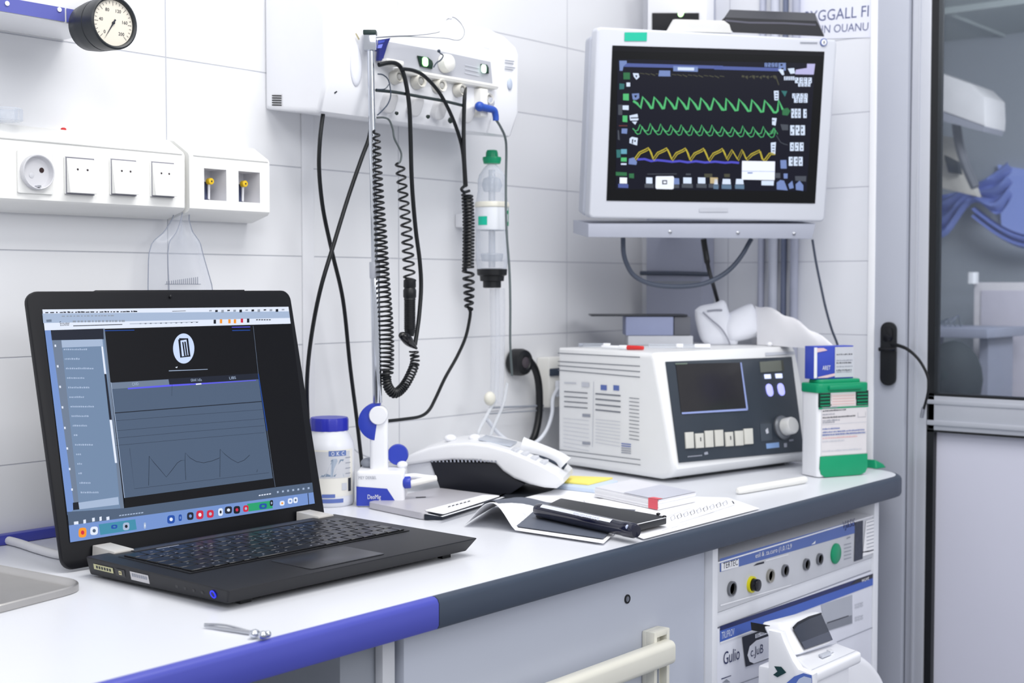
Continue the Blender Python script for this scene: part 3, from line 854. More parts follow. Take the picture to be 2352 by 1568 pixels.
for h in holes:
    q = MB(mat('port lining', (226, 226, 230), .5)); a0, a1 = h[0], h[1]; d_ = -.014
    q.poly([(a0, d_, zl), (a1, d_, zl), (a1, d_, zh), (a0, d_, zh)])
    q.poly([(a0, -.05, zl), (a0, d_, zl), (a0, d_, zh), (a0, -.05, zh)]); q.poly([(a1, -.05, zl), (a1, d_, zl), (a1, d_, zh), (a1, -.05, zh)])
    q.poly([(a0, -.05, zl), (a1, -.05, zl), (a1, d_, zl), (a0, d_, zl)]); q.poly([(a0, -.05, zh), (a1, -.05, zh), (a1, d_, zh), (a0, d_, zh)])
    po = mk('open_port', q, tb)
    cx = a0 + (a1 - a0) * .50; cz = zl + (zh - zl) * .62
    q = MB(mat('dark jack', (70, 76, 104), .4))
    q.box(a0 + .001, a0 + (a1 - a0) * .62, -.03, d_ - .0003, zl + .001, cz, bev=.0008).cyl((cx + .004, -.03, zl + .003), (cx, -.036, cz), .0018, M_white, seg=10)
    q.cyl((cx, -.034, cz), (cx, -.042, cz), .0046, M_yellow, seg=18, bev=.001).cyl((cx, -.042, cz), (cx, -.0425, cz), .0012, M_ink, seg=8)
    mk('yellow_jack', q, po)

# ---- small things lying on the trunking
c = wl(26, 283, -.035)
q = MB(M_clear); q.M = Matrix.Translation((c.x - .002, -.03, 1.4185)) @ Matrix.Rotation(.2, 4, 'Z')
q.lathe([(.0165, 0), (.018, .001), (.018, .014), (.0165, .0155), (.0125, .0155), (.0115, .014), (.0115, .001), (.0125, 0), (.0165, 0)], seg=28, closed=True)
one('tape_roll', q, 'small roll of clear tape lying on the socket trunking', 'tape')
c = wl(148, 304, -.014)
q = MB(M_red); q.M = Matrix.Translation((c.x, -.012, 1.4165)); q.lathe([(.0035, 0), (.0035, .002), (.002, .0032), (0, .0034)], seg=16)
one('red_stopper', q, 'tiny red stopper lying on top of the socket trunking', 'stopper')

# ---- clear bag hanging under the trunking
Yb = -.03
L = [(404, 480), (396, 505), (380, 532), (352, 556), (343, 585), (341, 660), (341, 800), (345, 900)]
Rr = [(431, 480), (431, 505), (440, 532), (459, 556), (467, 585), (489, 660), (503, 800), (512, 900)]
def bag(u, v):
    f = v * (len(L) - 1); i = min(int(f), len(L) - 2); t = f - i
    l = V(L[i]).lerp(V(L[i + 1]), t); r_ = V(Rr[i]).lerp(V(Rr[i + 1]), t); p = l.lerp(r_, u)
    q_ = P(p.x, p.y, Y=Yb)
    q_.y += -.009 * math.sin(PI * u) * min(1, v * 2) + .004 * math.sin(u * 11 + v * 3) * (1 - v)
    q_.z = max(q_.z, .905)
    return q_
MBAG = film('bag film', (206, 212, 226), .20, .12, .7)
bt = thing('clear_bag', 'clear plastic bag hanging below the socket trunking behind the laptop', 'bag', (bag(.5, 1).x, Yb, .905))
q = MB(MBAG).grid(bag, 18, 28)
mk('bag_film', q, bt)
q = MB(mat('bag seam', (150, 156, 172), .4))
for u in (0, 1): q.tube([bag(u, k / 20) for k in range(21)], .0007, seg=5, raw=True)
q.tube([bag(.42 - .16 * min(1, k / 8), k / 20) + V((0, -.001, 0)) for k in range(1, 21)], .0006, seg=5, raw=True)
mk('bag_seam', q, bt)
q = MB(mat('bag print', (128, 134, 150), .6))
for k in range(16):
    p = bag(.22 + k * .032, .700) + V((0, -.002, 0)); h_ = .004 + .006 * (k / 15)
    q.poly([p, p + V((.0012, 0, 0)), p + V((.0012, 0, h_)), p + V((0, 0, h_))])
q.strip([bag(.2, .70) + V((0, -.002, 0)), bag(.45, .70) + V((0, -.002, 0)), bag(.76, .70) + V((0, -.002, 0))], .0008, V((0, -1, 0)))
mk('measure_print', q, bt)

# ================================================================== big wall supply unit
UX0, UX1 = 1.300, 1.722; UF = -.132
su = thing('supply_unit', 'large white wall-mounted gas supply unit with a grey control strip', 'medical supply unit', (1.51, -.05, 1.463))
prof = [(0, 1.478), (-.108, 1.464), (-.116, 1.466), (UF, 1.503), (UF, 1.598), (UF + .006, 1.61), (UF + .03, 1.63), (UF + .06, 1.645), (UF + .1, 1.654), (0, 1.656)]
MU = mat('unit white', (240, 241, 245), .32, var=.012)
q = MB(MU); q.M = frame((UX0, 0, 0), (0, 1, 0), y=(0, 0, 1)); q.prism(prof, 0, UX1 - UX0, bev=.007, seg=3)
mk('housing', q, su)
xc = wl(1132, 170, UF).x
q = MB(MU); q.M = frame((xc, 0, 0), (0, 1, 0), y=(0, 0, 1)); sc = [(y * 1.012 if y < -.05 else y, z) for y, z in prof]
q.prism([(y - .002 if y < -.05 else y, z) for y, z in prof], .0, UX1 - xc + .001, bev=.005, seg=3); q.M = Matrix.Identity(4)
pe = (V((0, UF - .0035, 0)), V((0, -1, 0)))
for k, (y0, w_) in enumerate(((137, 22), (143, 20), (152, 24), (157, 19))):
    q.decal(pe, [(1159, y0), (1159 + w_, y0 + 3), (1159 + w_, y0 + 5.5), (1159, y0 + 2.5)], M_inkg)
ec = mk('end_cap', q, su)
c = PL(1171, 193, pe); q = MB(mat('pale blue button', (186, 196, 214), .3)); q.M = frame(c, (1, 0, 0), y=(0, 0, 1))
q.ball((0, 0, 0), .0058, .0098, .003); mk('button', q, ec)
# vents on the near end
q = MB(M_blackg)
px = (V((UX0 - .0008, 0, 0)), V((-1, 0, 0)))
for k in range(5):
    y0 = 218 + k * 5.4; q.decal(px, [(625, y0), (647, y0 + .6), (647, y0 + 3.6), (625, y0 + 3)], None, .0004)
mk('vent_grille', q, su)
# control strip
pf2 = (V((0, UF - .0012, 0)), V((0, -1, 0)))
MS = mat('strip grey', (178, 180, 188), .4, var=.02)
q = MB(MS); q.raised(pf2, [(872, 92), (1000, 115), (1126, 142), (1131, 196), (1000, 170), (866, 140)], .0012, MS, .0006)
pfs = (V((0, UF - .003, 0)), V((0, -1, 0)))
q.text('INVIVO', frame(PL(1040, 136, pfs, .0003), (1, 0, 0), y=(0, 0, 1)), .02, .003, M_inkl) if False else None
for k in range(3): q.decal(pfs, [(1068, 148 + k * 9), (1100, 155 + k * 9), (1100, 157 + k * 9), (1068, 150 + k * 9)], M_inkl)
q.decal(pfs, [(1110, 108), (1124, 112), (1124, 114), (1110, 110)], M_inkl)
mk('control_strip', q, su)
def led(px0, pts, cx, cy, r, colr):
    q = MB(mat('led surround', (10, 48, 32), .3)); q.raised(pfs, pts, .003, None, .0006)
    lo = mk('led_block', q, su)
    c = PL(cx, cy, (V((0, UF - .0065, 0)), V((0, -1, 0)))); q2 = MB(glow('lamp ' + colr[0], colr[1], colr[2], (200, 255, 200))); q2.M = frame(c, (1, 0, 0), y=(0, 0, 1))
    q2.prism(rrect(2 * r, 2.2 * r, r * .7), 0, .0012, bev=.0005); mk('lamp', q2, lo)
led(0, [(957, 128), (980, 132), (990, 140), (992, 147), (990, 159), (964, 153)], 976, 142, .0062, ('green', (150, 255, 140), 1.6))
led(0, [(1103, 147), (1116, 149), (1120, 156), (1120, 170), (1105, 164)], 1110.5, 158, .0058, ('mint', (226, 255, 244), 1.6))
c = PL(1020, 146, pfs); q = MB(M_warm); q.M = frame(c, (1, 0, 0), y=(0, 0, 1))
q.lathe([(.0145, 0), (.0145, .004), (.0125, .012), (.007, .016), (0, .0165)], seg=28); mk('dial_knob', q, su)
# ledge above the outlets
q = MB(M_warm); zl0 = PL(1130, 207, pfs).z; zl1 = PL(1130, 194, pfs).z
x0 = PL(930, 160, pfs).x
q.M = frame((x0 - .02, 0, 0), (0, 1, 0), y=(0, 0, 1)); q.prism([(UF + .004, zl0), (UF - .012, zl0 + .001), (UF - .014, zl0 + .005), (UF - .012, zl1 - .001), (UF + .004, zl1)], 0, xc - x0 + .019, bev=.002)
mk('ledge', q, su)
# outlets under the ledge
pw_ = [(905, 178, .0105), (955, 188, .0115), (1003, 198, .0110), (1050, 208, .0105), (1112, 228, .0100)]
for i, (px_, py_, rr) in enumerate(pw_):
    c = PL(px_, py_, pf2); q = MB(mat('outlet cream', (216, 214, 206), .35)); q.M = frame(c, (1, 0, 0), y=(0, 0, 1))
    q.lathe([(rr, 0), (rr, .004), (rr * .86, .012), (rr * .8, .0135), (rr * .55, .012), (rr * .5, .006), (0, .006)], seg=26)
    o = mk('gas_outlet', q, su)
    q = MB(mat('outlet core', (170, 170, 168), .35)); q.M = frame(c, (1, 0, 0), y=(0, 0, 1)); q.lathe([(rr * .42, .006), (rr * .4, .011), (0, .0115)], seg=18); mk('outlet_core', q, o)
# lower outlet noses on the chamfer with their dark ports
pch = (V((0, -.122, 1.482)), V((0, -.92, -.40)).normalized())
for px_, py_, rr in ((888, 232, .0125), (948, 240, .0125), (1003, 248, .0125), (1068, 258, .0115)):
    c = PL(px_, py_, pch); q = MB(mat('nose white', (222, 222, 224), .35)); q.M = frame(c, (1, 0, 0), z=pch[1])
    q.prism(rrect(rr * 1.9, rr * 2.6, rr * .8), -.004, .012, bev=.004, seg=3); mk('outlet_nose', q, su)
q = MB(M_dark)
for px_, py_, r_ in ((899, 254, .0028), (971, 262, .0032), (1023, 270, .0052)):
    q = MB(M_dark); c = PL(px_, py_, pch, .012); q.M = frame(c, (1, 0, 0), z=pch[1]); q.lathe([(r_ * .8, -.002), (r_, .001), (r_ * .7, .002), (0, .001)], mat('port dark green', (40, 54, 50), .4), 16)
    mk('port_hole', q, su)
# white flanged block at the right lower side
q = MB(M_warm); c0 = PL(1096, 225, pf2)
q.box(c0.x - .006, c0.x + .012, UF - .014, UF + .004, c0.z - .03, c0.z + .014, bev=.002)
mk('outlet_block', q, su)
# small slot marks on the plain part
q = MB(mat('brass mark', (176, 166, 132), .4)); q.decal(pe, [(815, 77), (818, 76), (826, 90), (823, 92)], None, .0005)
mk('slot_mark', q, su)
q = MB(M_ink); q.decal(pch, [(766, 212), (772, 208), (774, 210), (768, 215)], M_ink, .0012)
mk('slot_mark', q, su)
q = MB(MU)
c = PL(818, 150, pf2); q.M = frame(c, (1, 0, 0), y=(0, 0, 1)); q.ball((0, 0, 0), .011, .03, .004, mat('unit shade', (226, 228, 236), .4))
mk('cover_boss', q, su)
# elbow connector
q = MB(mat('elbow blue', (44, 82, 176), .35))
e = [PL(1098, 244, (V((0, -.150, 0)), V((0, -1, 0)))), PL(1120, 249, (V((0, -.153, 0)), V((0, -1, 0)))), PL(1134, 253, (V((0, -.155, 0)), V((0, -1, 0)))), PL(1138, 264, (V((0, -.155, 0)), V((0, -1, 0)))), PL(1139, 277, (V((0, -.155, 0)), V((0, -1, 0))))]
q.tube(e, lambda t: .0062 - .0014 * t, seg=12, n=6)
q.ball(e[0] + V((.004, 0, 0)), .009, .0075, .0078)
c = PL(1116, 236, pf2); q.cyl(V((c.x, UF - .001, c.z)), V((c.x, UF - .014, c.z)), .008, M_alu, seg=18, bev=.002)
one('elbow_connector', q, 'blue elbow connector plugged into the white supply unit', 'connector')
ELB = e[-1]
# blue clip hanging at the pole
pc_ = (V((0, UF - .006, 0)), V((0, -1, 0)))
q = MB(mat('clip navy', (36, 44, 116), .35)); q.raised(pc_, [(867, 92), (891, 88), (884, 104), (873, 140), (863, 140)], .006, None, .001)
q.decal((V((0, UF - .0121, 0)), V((0, -1, 0))), [(868, 103), (879, 101), (876, 110), (867, 111)], mat('clip pale', (126, 138, 236), .4), .0004)
q.decal((V((0, UF - .0121, 0)), V((0, -1, 0))), [(868, 94), (884, 92), (882, 97), (868, 101)], mat('clip mid', (72, 88, 190), .4), .0004)
one('blue_clip', q, 'dark blue clip hooked on the supply unit just behind the pole top', 'clip')
# white strap bracket holding the cords
q = MB(M_warm); pb = (V((0, UF - .003, 0)), V((0, -1, 0)))
c = PL(890, 146, pb); q.box(c.x - .02, c.x + .016, UF - .022, UF - .004, c.z - .004, c.z + .004, bev=.003)
hk = one('cord_hook', q, 'small white hook bracket on the supply unit carrying the black cords', 'hook')
# dark thin bar across the outlets
q = MB(mat('dark hose', (44, 54, 56), .4))
Yh = UF - .019
q.tube([P(864, 207, Y=Yh), P(910, 212, Y=Yh), P(960, 221, Y=Yh), P(1020, 232, Y=Yh), P(1066, 243, Y=Yh)], .0024, seg=8)
one('dark_hose', q, 'thin dark hose running level across the outlets of the supply unit', 'hose')
q = MB(M_dark)
q.tube([P(x, y, Y=UF - .024) for x, y in ((996, 154), (1003, 144), (1012, 138), (1018, 128), (1011, 122), (1008, 117))], .0011, seg=6)
q.ball(P(1008, 117, Y=UF - .024), .0026)
one('wire_clip', q, 'short bent black wire clip lying over the cream dial knob', 'wire clip')
# ================================================================== pole, cords and hoses
M_cord = mat('black cord', (13, 17, 21), .38, var=.2, scale=60)
M_cordg = mat('grey green cord', (84, 92, 94), .4, var=.1)
YP = -.1475
pt = P(850, 70, Y=YP); pb_ = P(867, 925, Y=YP)
ip = thing('drip_pole', 'slim chrome drip pole with a wire hook and black top cap', 'pole', pb_)
ax = (pt - pb_).normalized(); at_ = lambda z: pb_ + ax * ((z - pb_.z) / ax.z)
zt_ = pt.z; zj = P(857, 620, Y=YP).z
q = MB(M_chrome).cyl(pb_, at_(zj), .0068, seg=20, bev=.001); mk('lower_tube', q, ip)
q = MB(M_chrome).cyl(at_(zj - .02), at_(zt_ - .012), .0049, seg=18); q.cyl(at_(zj - .012), at_(zj + .012), .0078, M_alu, seg=20, bev=.001); mk('upper_tube', q, ip)
q = MB(M_chrome); c = at_(zt_ - .018); q.M = frame(c, (.64, -.77, 0), z=ax); q.box(-.009, .009, -.009, .009, -.011, .011, bev=.002); mk('top_block', q, ip)
q = MB(mat('cap green black', (34, 52, 50), .4)); q.M = frame(at_(zt_ - .007), (.64, -.77, 0), z=ax); q.box(-.0096, .0096, -.0096, .0096, 0, .007, bev=.002); mk('top_cap', q, ip)
Yk = YP - .004
hp = [(864, 86), (905, 83), (960, 81), (1003, 75), (1012, 69), (1022, 50), (1030, 43), (1042, 40), (1056, 51), (1066, 68), (1065, 82), (1057, 91), (1044, 92), (1025, 88), (985, 86), (930, 84), (880, 86), (864, 87)]
q = MB(M_steel).tube([P(x, y, Y=Yk) for x, y in hp], .00075, seg=6)
q.ball(P(1034, 41, Y=Yk), .0042, .002, .0028, M_white)
mk('wire_hook', q, ip)

def cord(name, pts, r, label, m=None, cat_='cable', seg=10):
    q = MB(m or M_cord).tube([P(x, y, Y=Y) for x, y, Y in pts], r, seg=seg, n=8)
    return one(name, q, label, cat_)
cord('straight_cord', [(742, 262, -.10), (735, 320, -.10), (733, 390, -.095), (742, 480, -.085), (763, 580, -.07), (788, 690, -.06), (804, 840, -.05), (818, 950, -.045), (826, 1020, -.04), (832, 1075, -.035)], .0031, 'black cord dropping from the supply unit to behind the blue and white stand', M_cord)
cord('crossing_cord', [(853, 288, -.105), (846, 322, -.11), (830, 365, -.11), (800, 452, -.11), (768, 556, -.108), (735, 668, -.10), (714, 780, -.07), (705, 880, -.045), (708, 980, -.03), (716, 1080, -.02)], .0031, 'black cord slanting from behind the pole down toward the blue-lidded jar', M_cord)
cord('ribbed_grip_cable', [(870, 149, -.156), (893, 144, -.158), (910, 146, -.158), (922, 158, -.157), (932, 190, -.157), (940, 245, -.155), (943, 320, -.15), (946, 420, -.145), (954, 520, -.14), (964, 600, -.14), (967, 660, -.14), (962, 730, -.142), (953, 792, -.145)], .0033, 'thick black cord hanging from the hook bracket down past the ribbed grip', M_cord)
cord('arched_cord', [(922, 158, -.161), (950, 162, -.160), (976, 176, -.158), (1010, 214, -.155), (1038, 268, -.15), (1056, 318, -.146), (1064, 360, -.146), (1068, 430, -.146)], .0029, 'black cord arching over the outlets down to the tight coil', M_cord)
cord('tapered_cord', [(1071, 200, -.155), (1067, 225, -.155), (1065, 290, -.152), (1066, 360, -.151), (1070, 428, -.150)], lambda t: .0011 + .0022 * min(1, t * 4), 'short straight black cord hanging into the tight coil', M_cord)
q = MB(M_dark)
q.tube([P(x, y, Y=YP - .008) for x, y in ((868, 170), (880, 172), (891, 182), (896, 200), (897, 222), (890, 240), (876, 256), (867, 264))], .001, seg=6)
q.tube([P(x, y, Y=YP - .008) for x, y in ((866, 205), (884, 204), (893, 194))], .0008, seg=6)
one('thin_wire', q, 'thin dark wire curling beside the drip pole near the outlets', 'wire')

# coils
q = MB(M_cord)
q.coil([P(x, y, Y=Y) for x, y, Y in ((864, 300, -.165), (868, 420, -.165), (873, 520, -.165), (880, 640, -.163), (888, 740, -.16), (890, 820, -.158), (888, 862, -.157))], lambda f: .0045 + .0042 * min(1, f * 2.2), lambda f: .0092 - .003 * f, .0016, per=12)
q.coil([P(x, y, Y=Y) for x, y, Y in ((887, 862, -.157), (890, 885, -.157), (905, 903, -.157), (925, 890, -.156), (942, 862, -.154), (953, 832, -.150), (950, 806, -.147))], .0062, lambda f: .0037 + .0035 * max(0, f - .3), .0016, per=12)
q.tube([P(x, y, Y=Y) for x, y, Y in ((887, 850, -.157), (890, 885, -.157), (905, 902, -.157), (922, 892, -.156))], .0055, seg=10)
one('pole_coil_cord', q, 'long black coiled cord hanging along the pole and turning up at the bottom', 'coiled cord')
gc = thing('coil_grip', 'black ribbed hand grip hanging on a loose thin coiled cord', 'hand grip', P(940, 800, Y=-.14))
q = MB(M_cordg)
q.tube([P(x, y, Y=-.145) for x, y in ((866, 270), (882, 270), (894, 276), (902, 296), (906, 318), (918, 342), (922, 356), (919, 371), (912, 376))], .0015, seg=8)
q.coil([P(x, y, Y=-.145) for x, y in ((918, 374), (925, 440), (932, 510), (937, 580), (941, 645))], lambda f: .0062 + .0022 * f, .0128, .0017, M_cord, per=16)
mk('coil_cord', q, gc)
q = MB(M_black); a = P(941, 640, Y=-.142); c = P(938, 772, Y=-.142); M = frame(a, RT, z=c - a); L_ = (c - a).length
prof = [(.006, 0), (.0092, .002), (.0095, .012), (.0082, .014), (.0098, .017), (.0098, .027), (.0085, .029)]
k0 = .031
while k0 < L_ - .012:
    prof += [(.0088, k0), (.0088, k0 + .0014), (.0080, k0 + .0018), (.0080, k0 + .0026)]; k0 += .003
prof += [(.0085, L_ - .01), (.006, L_)]
q.lathe(prof, seg=20, M=M); mk('ribbed_handle', q, gc)
q = MB(M_blackg); a = P(919, 768, Y=-.152); c = P(957, 800, Y=-.148)
q.tube([a, a.lerp(c, .25) + V((0, -.002, .001)), a.lerp(c, .6), c], lambda t: .0018 + .0062 * math.sin(PI * min(1, .12 + t * .9)) ** 1.2, seg=12)
mk('trigger', q, gc)
q = MB(M_cord)
q.tube([P(x, y, Y=-.150) for x, y in ((1068, 426), (1060, 434), (1066, 441), (1078, 438))], .0024, seg=8)
q.coil([P(x, y, Y=-.149) for x, y in ((1073, 446), (1076, 500), (1076, 560), (1075, 618))], lambda f: .0078 - .001 * math.sin(f * 30) * .2, .0052, .0022, per=12)
q.coil([P(x, y, Y=-.149) for x, y in ((1075, 618), (1077, 660), (1077, 712))], lambda f: .0082 - .003 * f * f, lambda f: .0125 - .003 * f, .0022, per=14)
q.tube([P(x, y, Y=Y) for x, y, Y in ((1077, 708, -.149), (1080, 722, -.148), (1070, 772, -.145), (1050, 818, -.14), (1022, 868, -.135), (1000, 915, -.13), (985, 942, -.128), (965, 956, -.127), (930, 962, -.126), (884, 967, -.125))], .0026, seg=8, n=8)
one('tight_coil_cord', q, 'tightly wound black coiled cord with a tail sweeping left to the stand', 'coiled cord')

# hose from the blue elbow
q = MB(mat('smoke hose', (96, 106, 108), .3, var=.08))
q.tube([ELB + V((0, 0, .002)), P(1150, 292, Y=-.15), P(1160, 315, Y=-.14), P(1163, 345, Y=-.125), P(1162, 420, Y=-.118), P(1163, 520, Y=-.117), P(1170, 620, Y=-.118), P(1172, 700, Y=-.115), P(1172, 790, Y=-.10), P(1176, 862, Y=-.085)], .0021, seg=8, n=8)
one('supply_hose', q, 'thin dark green hose dropping from the blue elbow past the clear bottle', 'hose')

# ---- suction bottle on the wall
BY = -.075
def bz(py): return P(1130, py, Y=BY).z
bc_ = P(1130, 560, Y=BY); cx_ = bc_.x; pxm = (bc_ - CAM).dot(FW) / F
sb = thing('suction_bottle', 'clear wall-hung suction bottle with green cap and black base', 'bottle', (cx_, BY, bz(660)))
M = Matrix.Translation((cx_, BY, 0)); R_ = 38 * pxm
q = MB(M_clear); q.lathe([(R_ * .28, bz(378)), (R_ * .5, bz(386)), (R_ * .78, bz(402)), (R_ * .86, bz(415)), (R_ * .86, bz(440)), (R_ * .96, bz(462)), (R_ * .955, bz(500)), (R_ * .98, bz(528)), (R_ * .99, bz(560)), (R_ * .97, bz(600)), (R_ * .9, bz(618))], seg=36, M=M, closed=True)
mk('glass_body', q, sb)
q = MB(M_green); q.lathe([(R_ * .5, bz(376)), (R_ * .57, bz(366)), (R_ * .56, bz(361)), (R_ * .38, bz(360)), (R_ * .36, bz(350)), (R_ * .3, bz(345)), (0, bz(344))], seg=26, M=M); mk('green_cap', q, sb)
q = MB(mat('bottle band', (228, 232, 238), .4)); q.lathe([(R_ * .97, bz(470)), (R_ * 1.0, bz(480)), (R_ * 1.0, bz(524)), (R_ * .97, bz(529))], seg=36, M=M, closed=True)
def arc(a0, a1, za, zb, m, rr):
    n_ = 8; vs = []
    for i in range(n_ + 1):
        a = math.radians(a0 + (a1 - a0) * i / n_); vs += [(cx_ + rr * math.cos(a), BY + rr * math.sin(a), za), (cx_ + rr * math.cos(a), BY + rr * math.sin(a), zb)]
    q.add(vs, [(2 * i, 2 * i + 2, 2 * i + 3, 2 * i + 1) for i in range(n_)], m, True)
arc(166, 204, bz(518), bz(498), M_teal, R_ * 1.012)
arc(276, 312, bz(519), bz(510), M_green, R_ * 1.012); arc(284, 312, bz(492), bz(484), M_green, R_ * 1.012); arc(296, 312, bz(510), bz(478), M_green, R_ * 1.012)
q.lathe([(R_ * 1.0, bz(477)), (R_ * 1.05, bz(475)), (R_ * 1.05, bz(468)), (R_ * .98, bz(464))], M_cream, 36, M=M)
mk('label_band', q, sb)
q = MB(M_black); q.lathe([(R_ * .5, bz(661)), (R_ * .55, bz(659)), (R_ * .55, bz(646)), (R_ * .72, bz(645)), (R_ * .74, bz(634)), (R_ * .9, bz(631)), (R_ * .92, bz(618)), (R_ * .6, bz(616)), (0, bz(616))], seg=30, M=M)
mk('base_cap', q, sb)
q = MB(film('inner tube', (200, 208, 220), .35, .1, .8)); q.lathe([(R_ * .2, bz(614)), (R_ * .2, bz(390))], seg=16, M=M)
q.lathe([(R_ * .6, bz(600)), (R_ * .7, bz(585)), (R_ * .66, bz(582)), (R_ * .2, bz(580))], seg=22, M=M, closed=True)
q.lathe([(R_ * .5, bz(440)), (R_ * .62, bz(425)), (R_ * .5, bz(410)), (R_ * .2, bz(405))], seg=22, M=M, closed=True)
mk('inner_tube', q, sb)
q = MB(M_white); q.box(cx_ - .010, cx_ + .010, -.05, -.001, bz(520), bz(488), bev=.002); mk('wall_bracket', q, sb)
# clear drain tube below the bottle
q = MB(film('drain film', (222, 226, 236), .14, .15, .45))
q.tube([P(1142, 662, Y=BY), P(1143, 720, Y=BY), P(1143, 800, Y=BY + .002), P(1142, 880, Y=BY + .004), P(1138, 930, Y=BY + .006)], lambda t: .0130 - .002 * t, seg=16, ends=False)
q.tube([P(1142, 662, Y=BY), P(1143, 800, Y=BY), P(1138, 925, Y=BY)], .0042, seg=10)
one('drain_tube', q, 'wide clear drain tube hanging below the black base of the bottle', 'tube')
q = MB(film('clear tubing', (226, 230, 236), .45, .15, .8))
q.tube([P(1138, 918, Y=-.07), P(1120, 950, Y=-.075), P(1100, 990, Y=-.08), P(1092, 1030, Y=-.08), P(1094, 1062, Y=-.075)], .0028, seg=8)
q.tube([P(1165, 880, Y=-.068), P(1155, 930, Y=-.07), P(1130, 990, Y=-.073), P(1112, 1058, Y=-.07)], .0026, seg=8)
q.ball(P(1125, 915, Y=-.072), .012, .008, .012, M_cream)
one('clear_tubing', q, 'tangled clear tubing with a cream fitting behind the telephone', 'tubing')

# ---- wall socket with plug, black round plug
c = P(1268, 872, Y=-.02)
ws = thing('wall_socket', 'white wall socket box behind the ventilator', 'wall socket', (c.x, 0, c.z - .04))
q = MB(M_warm).box(c.x - .022, c.x + .03, -.03, -.001, c.z - .05, c.z + .042, bev=.004); mk('socket_box', q, ws)
q = MB(M_dark).box(c.x - .02, c.x + .028, -.034, -.028, c.z + .008, c.z + .022, bev=.002); mk('socket_flap', q, ws)
q = MB(mat('white cable', (226, 230, 238), .4))
q.tube([V((c.x, -.036, c.z - .012)), P(1270, 915, Y=-.05), P(1268, 950, Y=-.055), P(1254, 990, Y=-.055), P(1228, 1017, Y=-.055), P(1190, 1022, Y=-.06), P(1150, 1000, Y=-.062), P(1118, 962, Y=-.062)], .0036, seg=10, n=8)
q.box(c.x - .011, c.x + .011, -.042, -.0345, c.z - .03, c.z + .0, bev=.003)
one('white_cable', q, 'thick white cable looping from the wall socket behind the telephone', 'cable')
c = P(1205, 832, Y=-.028)
bp_ = thing('black_plug', 'round black wall plug with a thick black cable beside the hose', 'plug', (c.x, 0, c.z - .03))
q = MB(M_black); q.M = frame((c.x, -.001, c.z), (1, 0, 0), y=(0, 0, 1))
q.lathe([(.020, 0), (.024, .004), (.0245, .02), (.022, .028), (.013, .031), (.011, .029), (0, .029)], seg=30)
q.lathe([(.010, .0295), (.006, .031), (0, .0312)], mat('plug face', (70, 64, 70), .4), 20); mk('plug_body', q, bp_)
q = MB(M_black); q.tube([P(1216, 828, Y=-.026), P(1230, 850, Y=-.024), P(1238, 890, Y=-.022), P(1238, 950, Y=-.022), P(1228, 1000, Y=-.026), P(1210, 1030, Y=-.03), P(1195, 1050, Y=-.035)], .0068, seg=10, n=8); mk('plug_cable', q, bp_)
q = MB(M_greyd); q.tube([P(1125, 936, Y=-.02), P(1180, 934, Y=-.02), P(1248, 931, Y=-.02)], .002, seg=6); q.tube([P(1125, 950, Y=-.02), P(1180, 946, Y=-.02), P(1248, 942, Y=-.02)], .0013, seg=6)
one('twin_cable', q, 'two thin grey cables running level along the wall behind the telephone', 'cable')
# ================================================================== laptop
LW, LD = .365, .252
fr_ = P(1098, 1234, Z=.922); th = math.radians(-.8)
ex = V((math.cos(th), math.sin(th), 0)); ey = V((-ex.y, ex.x, 0))
FLc = fr_ - ex * LW; FLc.z = .9
M_lap = mat('laptop charcoal', (26, 27, 32), .42, var=.08, scale=80, spec=.4)
M_lap2 = mat('laptop dark bezel', (15, 16, 21), .42, var=.06, spec=.3)
lt = thing('laptop', 'black open laptop with a lit application screen on the white worktop', 'laptop', FLc, th)
# local coordinates: x along the front, y to the back, z up
q = MB(M_lap)
q.hexa([(.005, .008, .0065), (LW - .012, .008, .0065), (LW - .006, LD - .004, .0025), (.003, LD - .004, .0025), (0, 0, .0215), (LW, 0, .0215), (LW, LD, .0225), (0, LD, .0225)], bev=.0025, seg=3)
for x in (.03, LW - .04):
    for y in (.02, LD - .03): q.box(x, x + .014, y, y + .008, 0, .0068, M_black)
base = mk('base', q, lt, local=True)
# things on the left flank
q = MB(M_black)
def flank(y0, y1, z0, z1, m, off=.0006):
    def xx(y, z):
        t = min(1, max(0, y / LD)); zb_ = .0065 - .004 * t; xb_ = .005 - .002 * t
        return xb_ * max(0, (.022 - z) / (.022 - zb_))
    q.add([(xx(y1, z0) - off, y1, z0), (xx(y0, z0) - off, y0, z0), (xx(y0, z1) - off, y0, z1), (xx(y1, z1) - off, y1, z1)], [(0, 1, 2, 3)], m)
flank(LD - .052, LD - .015, .0105, .0165, mat('yellow sticker', (206, 204, 160), .5))
for k in range(6): flank(LD - .048 + k * .005, LD - .045 + k * .005, .012, .015, M_ink, .0009)
mk('yellow_sticker', q, lt, local=True)
q = MB(M_black)
flank(LD - .074, LD - .056, .009, .0172, M_blackg); flank(LD - .068, LD - .063, .011, .0152, mat('port gold', (230, 220, 170), .4), .0009); flank(LD - .0665, LD - .0645, .0122, .014, M_ink, .0012)
mk('side_port', q, lt, local=True)
q = MB(M_black)
flank(LD - .117, LD - .084, .0085, .0178, mat('white sticker', (206, 204, 206), .5))
for k in range(7): flank(LD - .114 + k * .004, LD - .1112 + k * .004, .0125, .016, M_inkg, .0009)
mk('white_sticker', q, lt, local=True)
q = MB(M_black)
for k in range(5): flank(.085 - k * .014, .089 - k * .014, .0115, .0145, M_blackg)
mk('audio_sockets', q, lt, local=True)
q = MB(glow('power blue', (40, 50, 255), 1.3, (20, 22, 120))); M = frame((.0014, .026, .0142), (0, -1, 0), y=(-.32, 0, .95))
q.lathe([(.0042, 0), (.0042, .0008), (.0034, .0009), (.0032, .0004)], seg=20, M=M, closed=True)
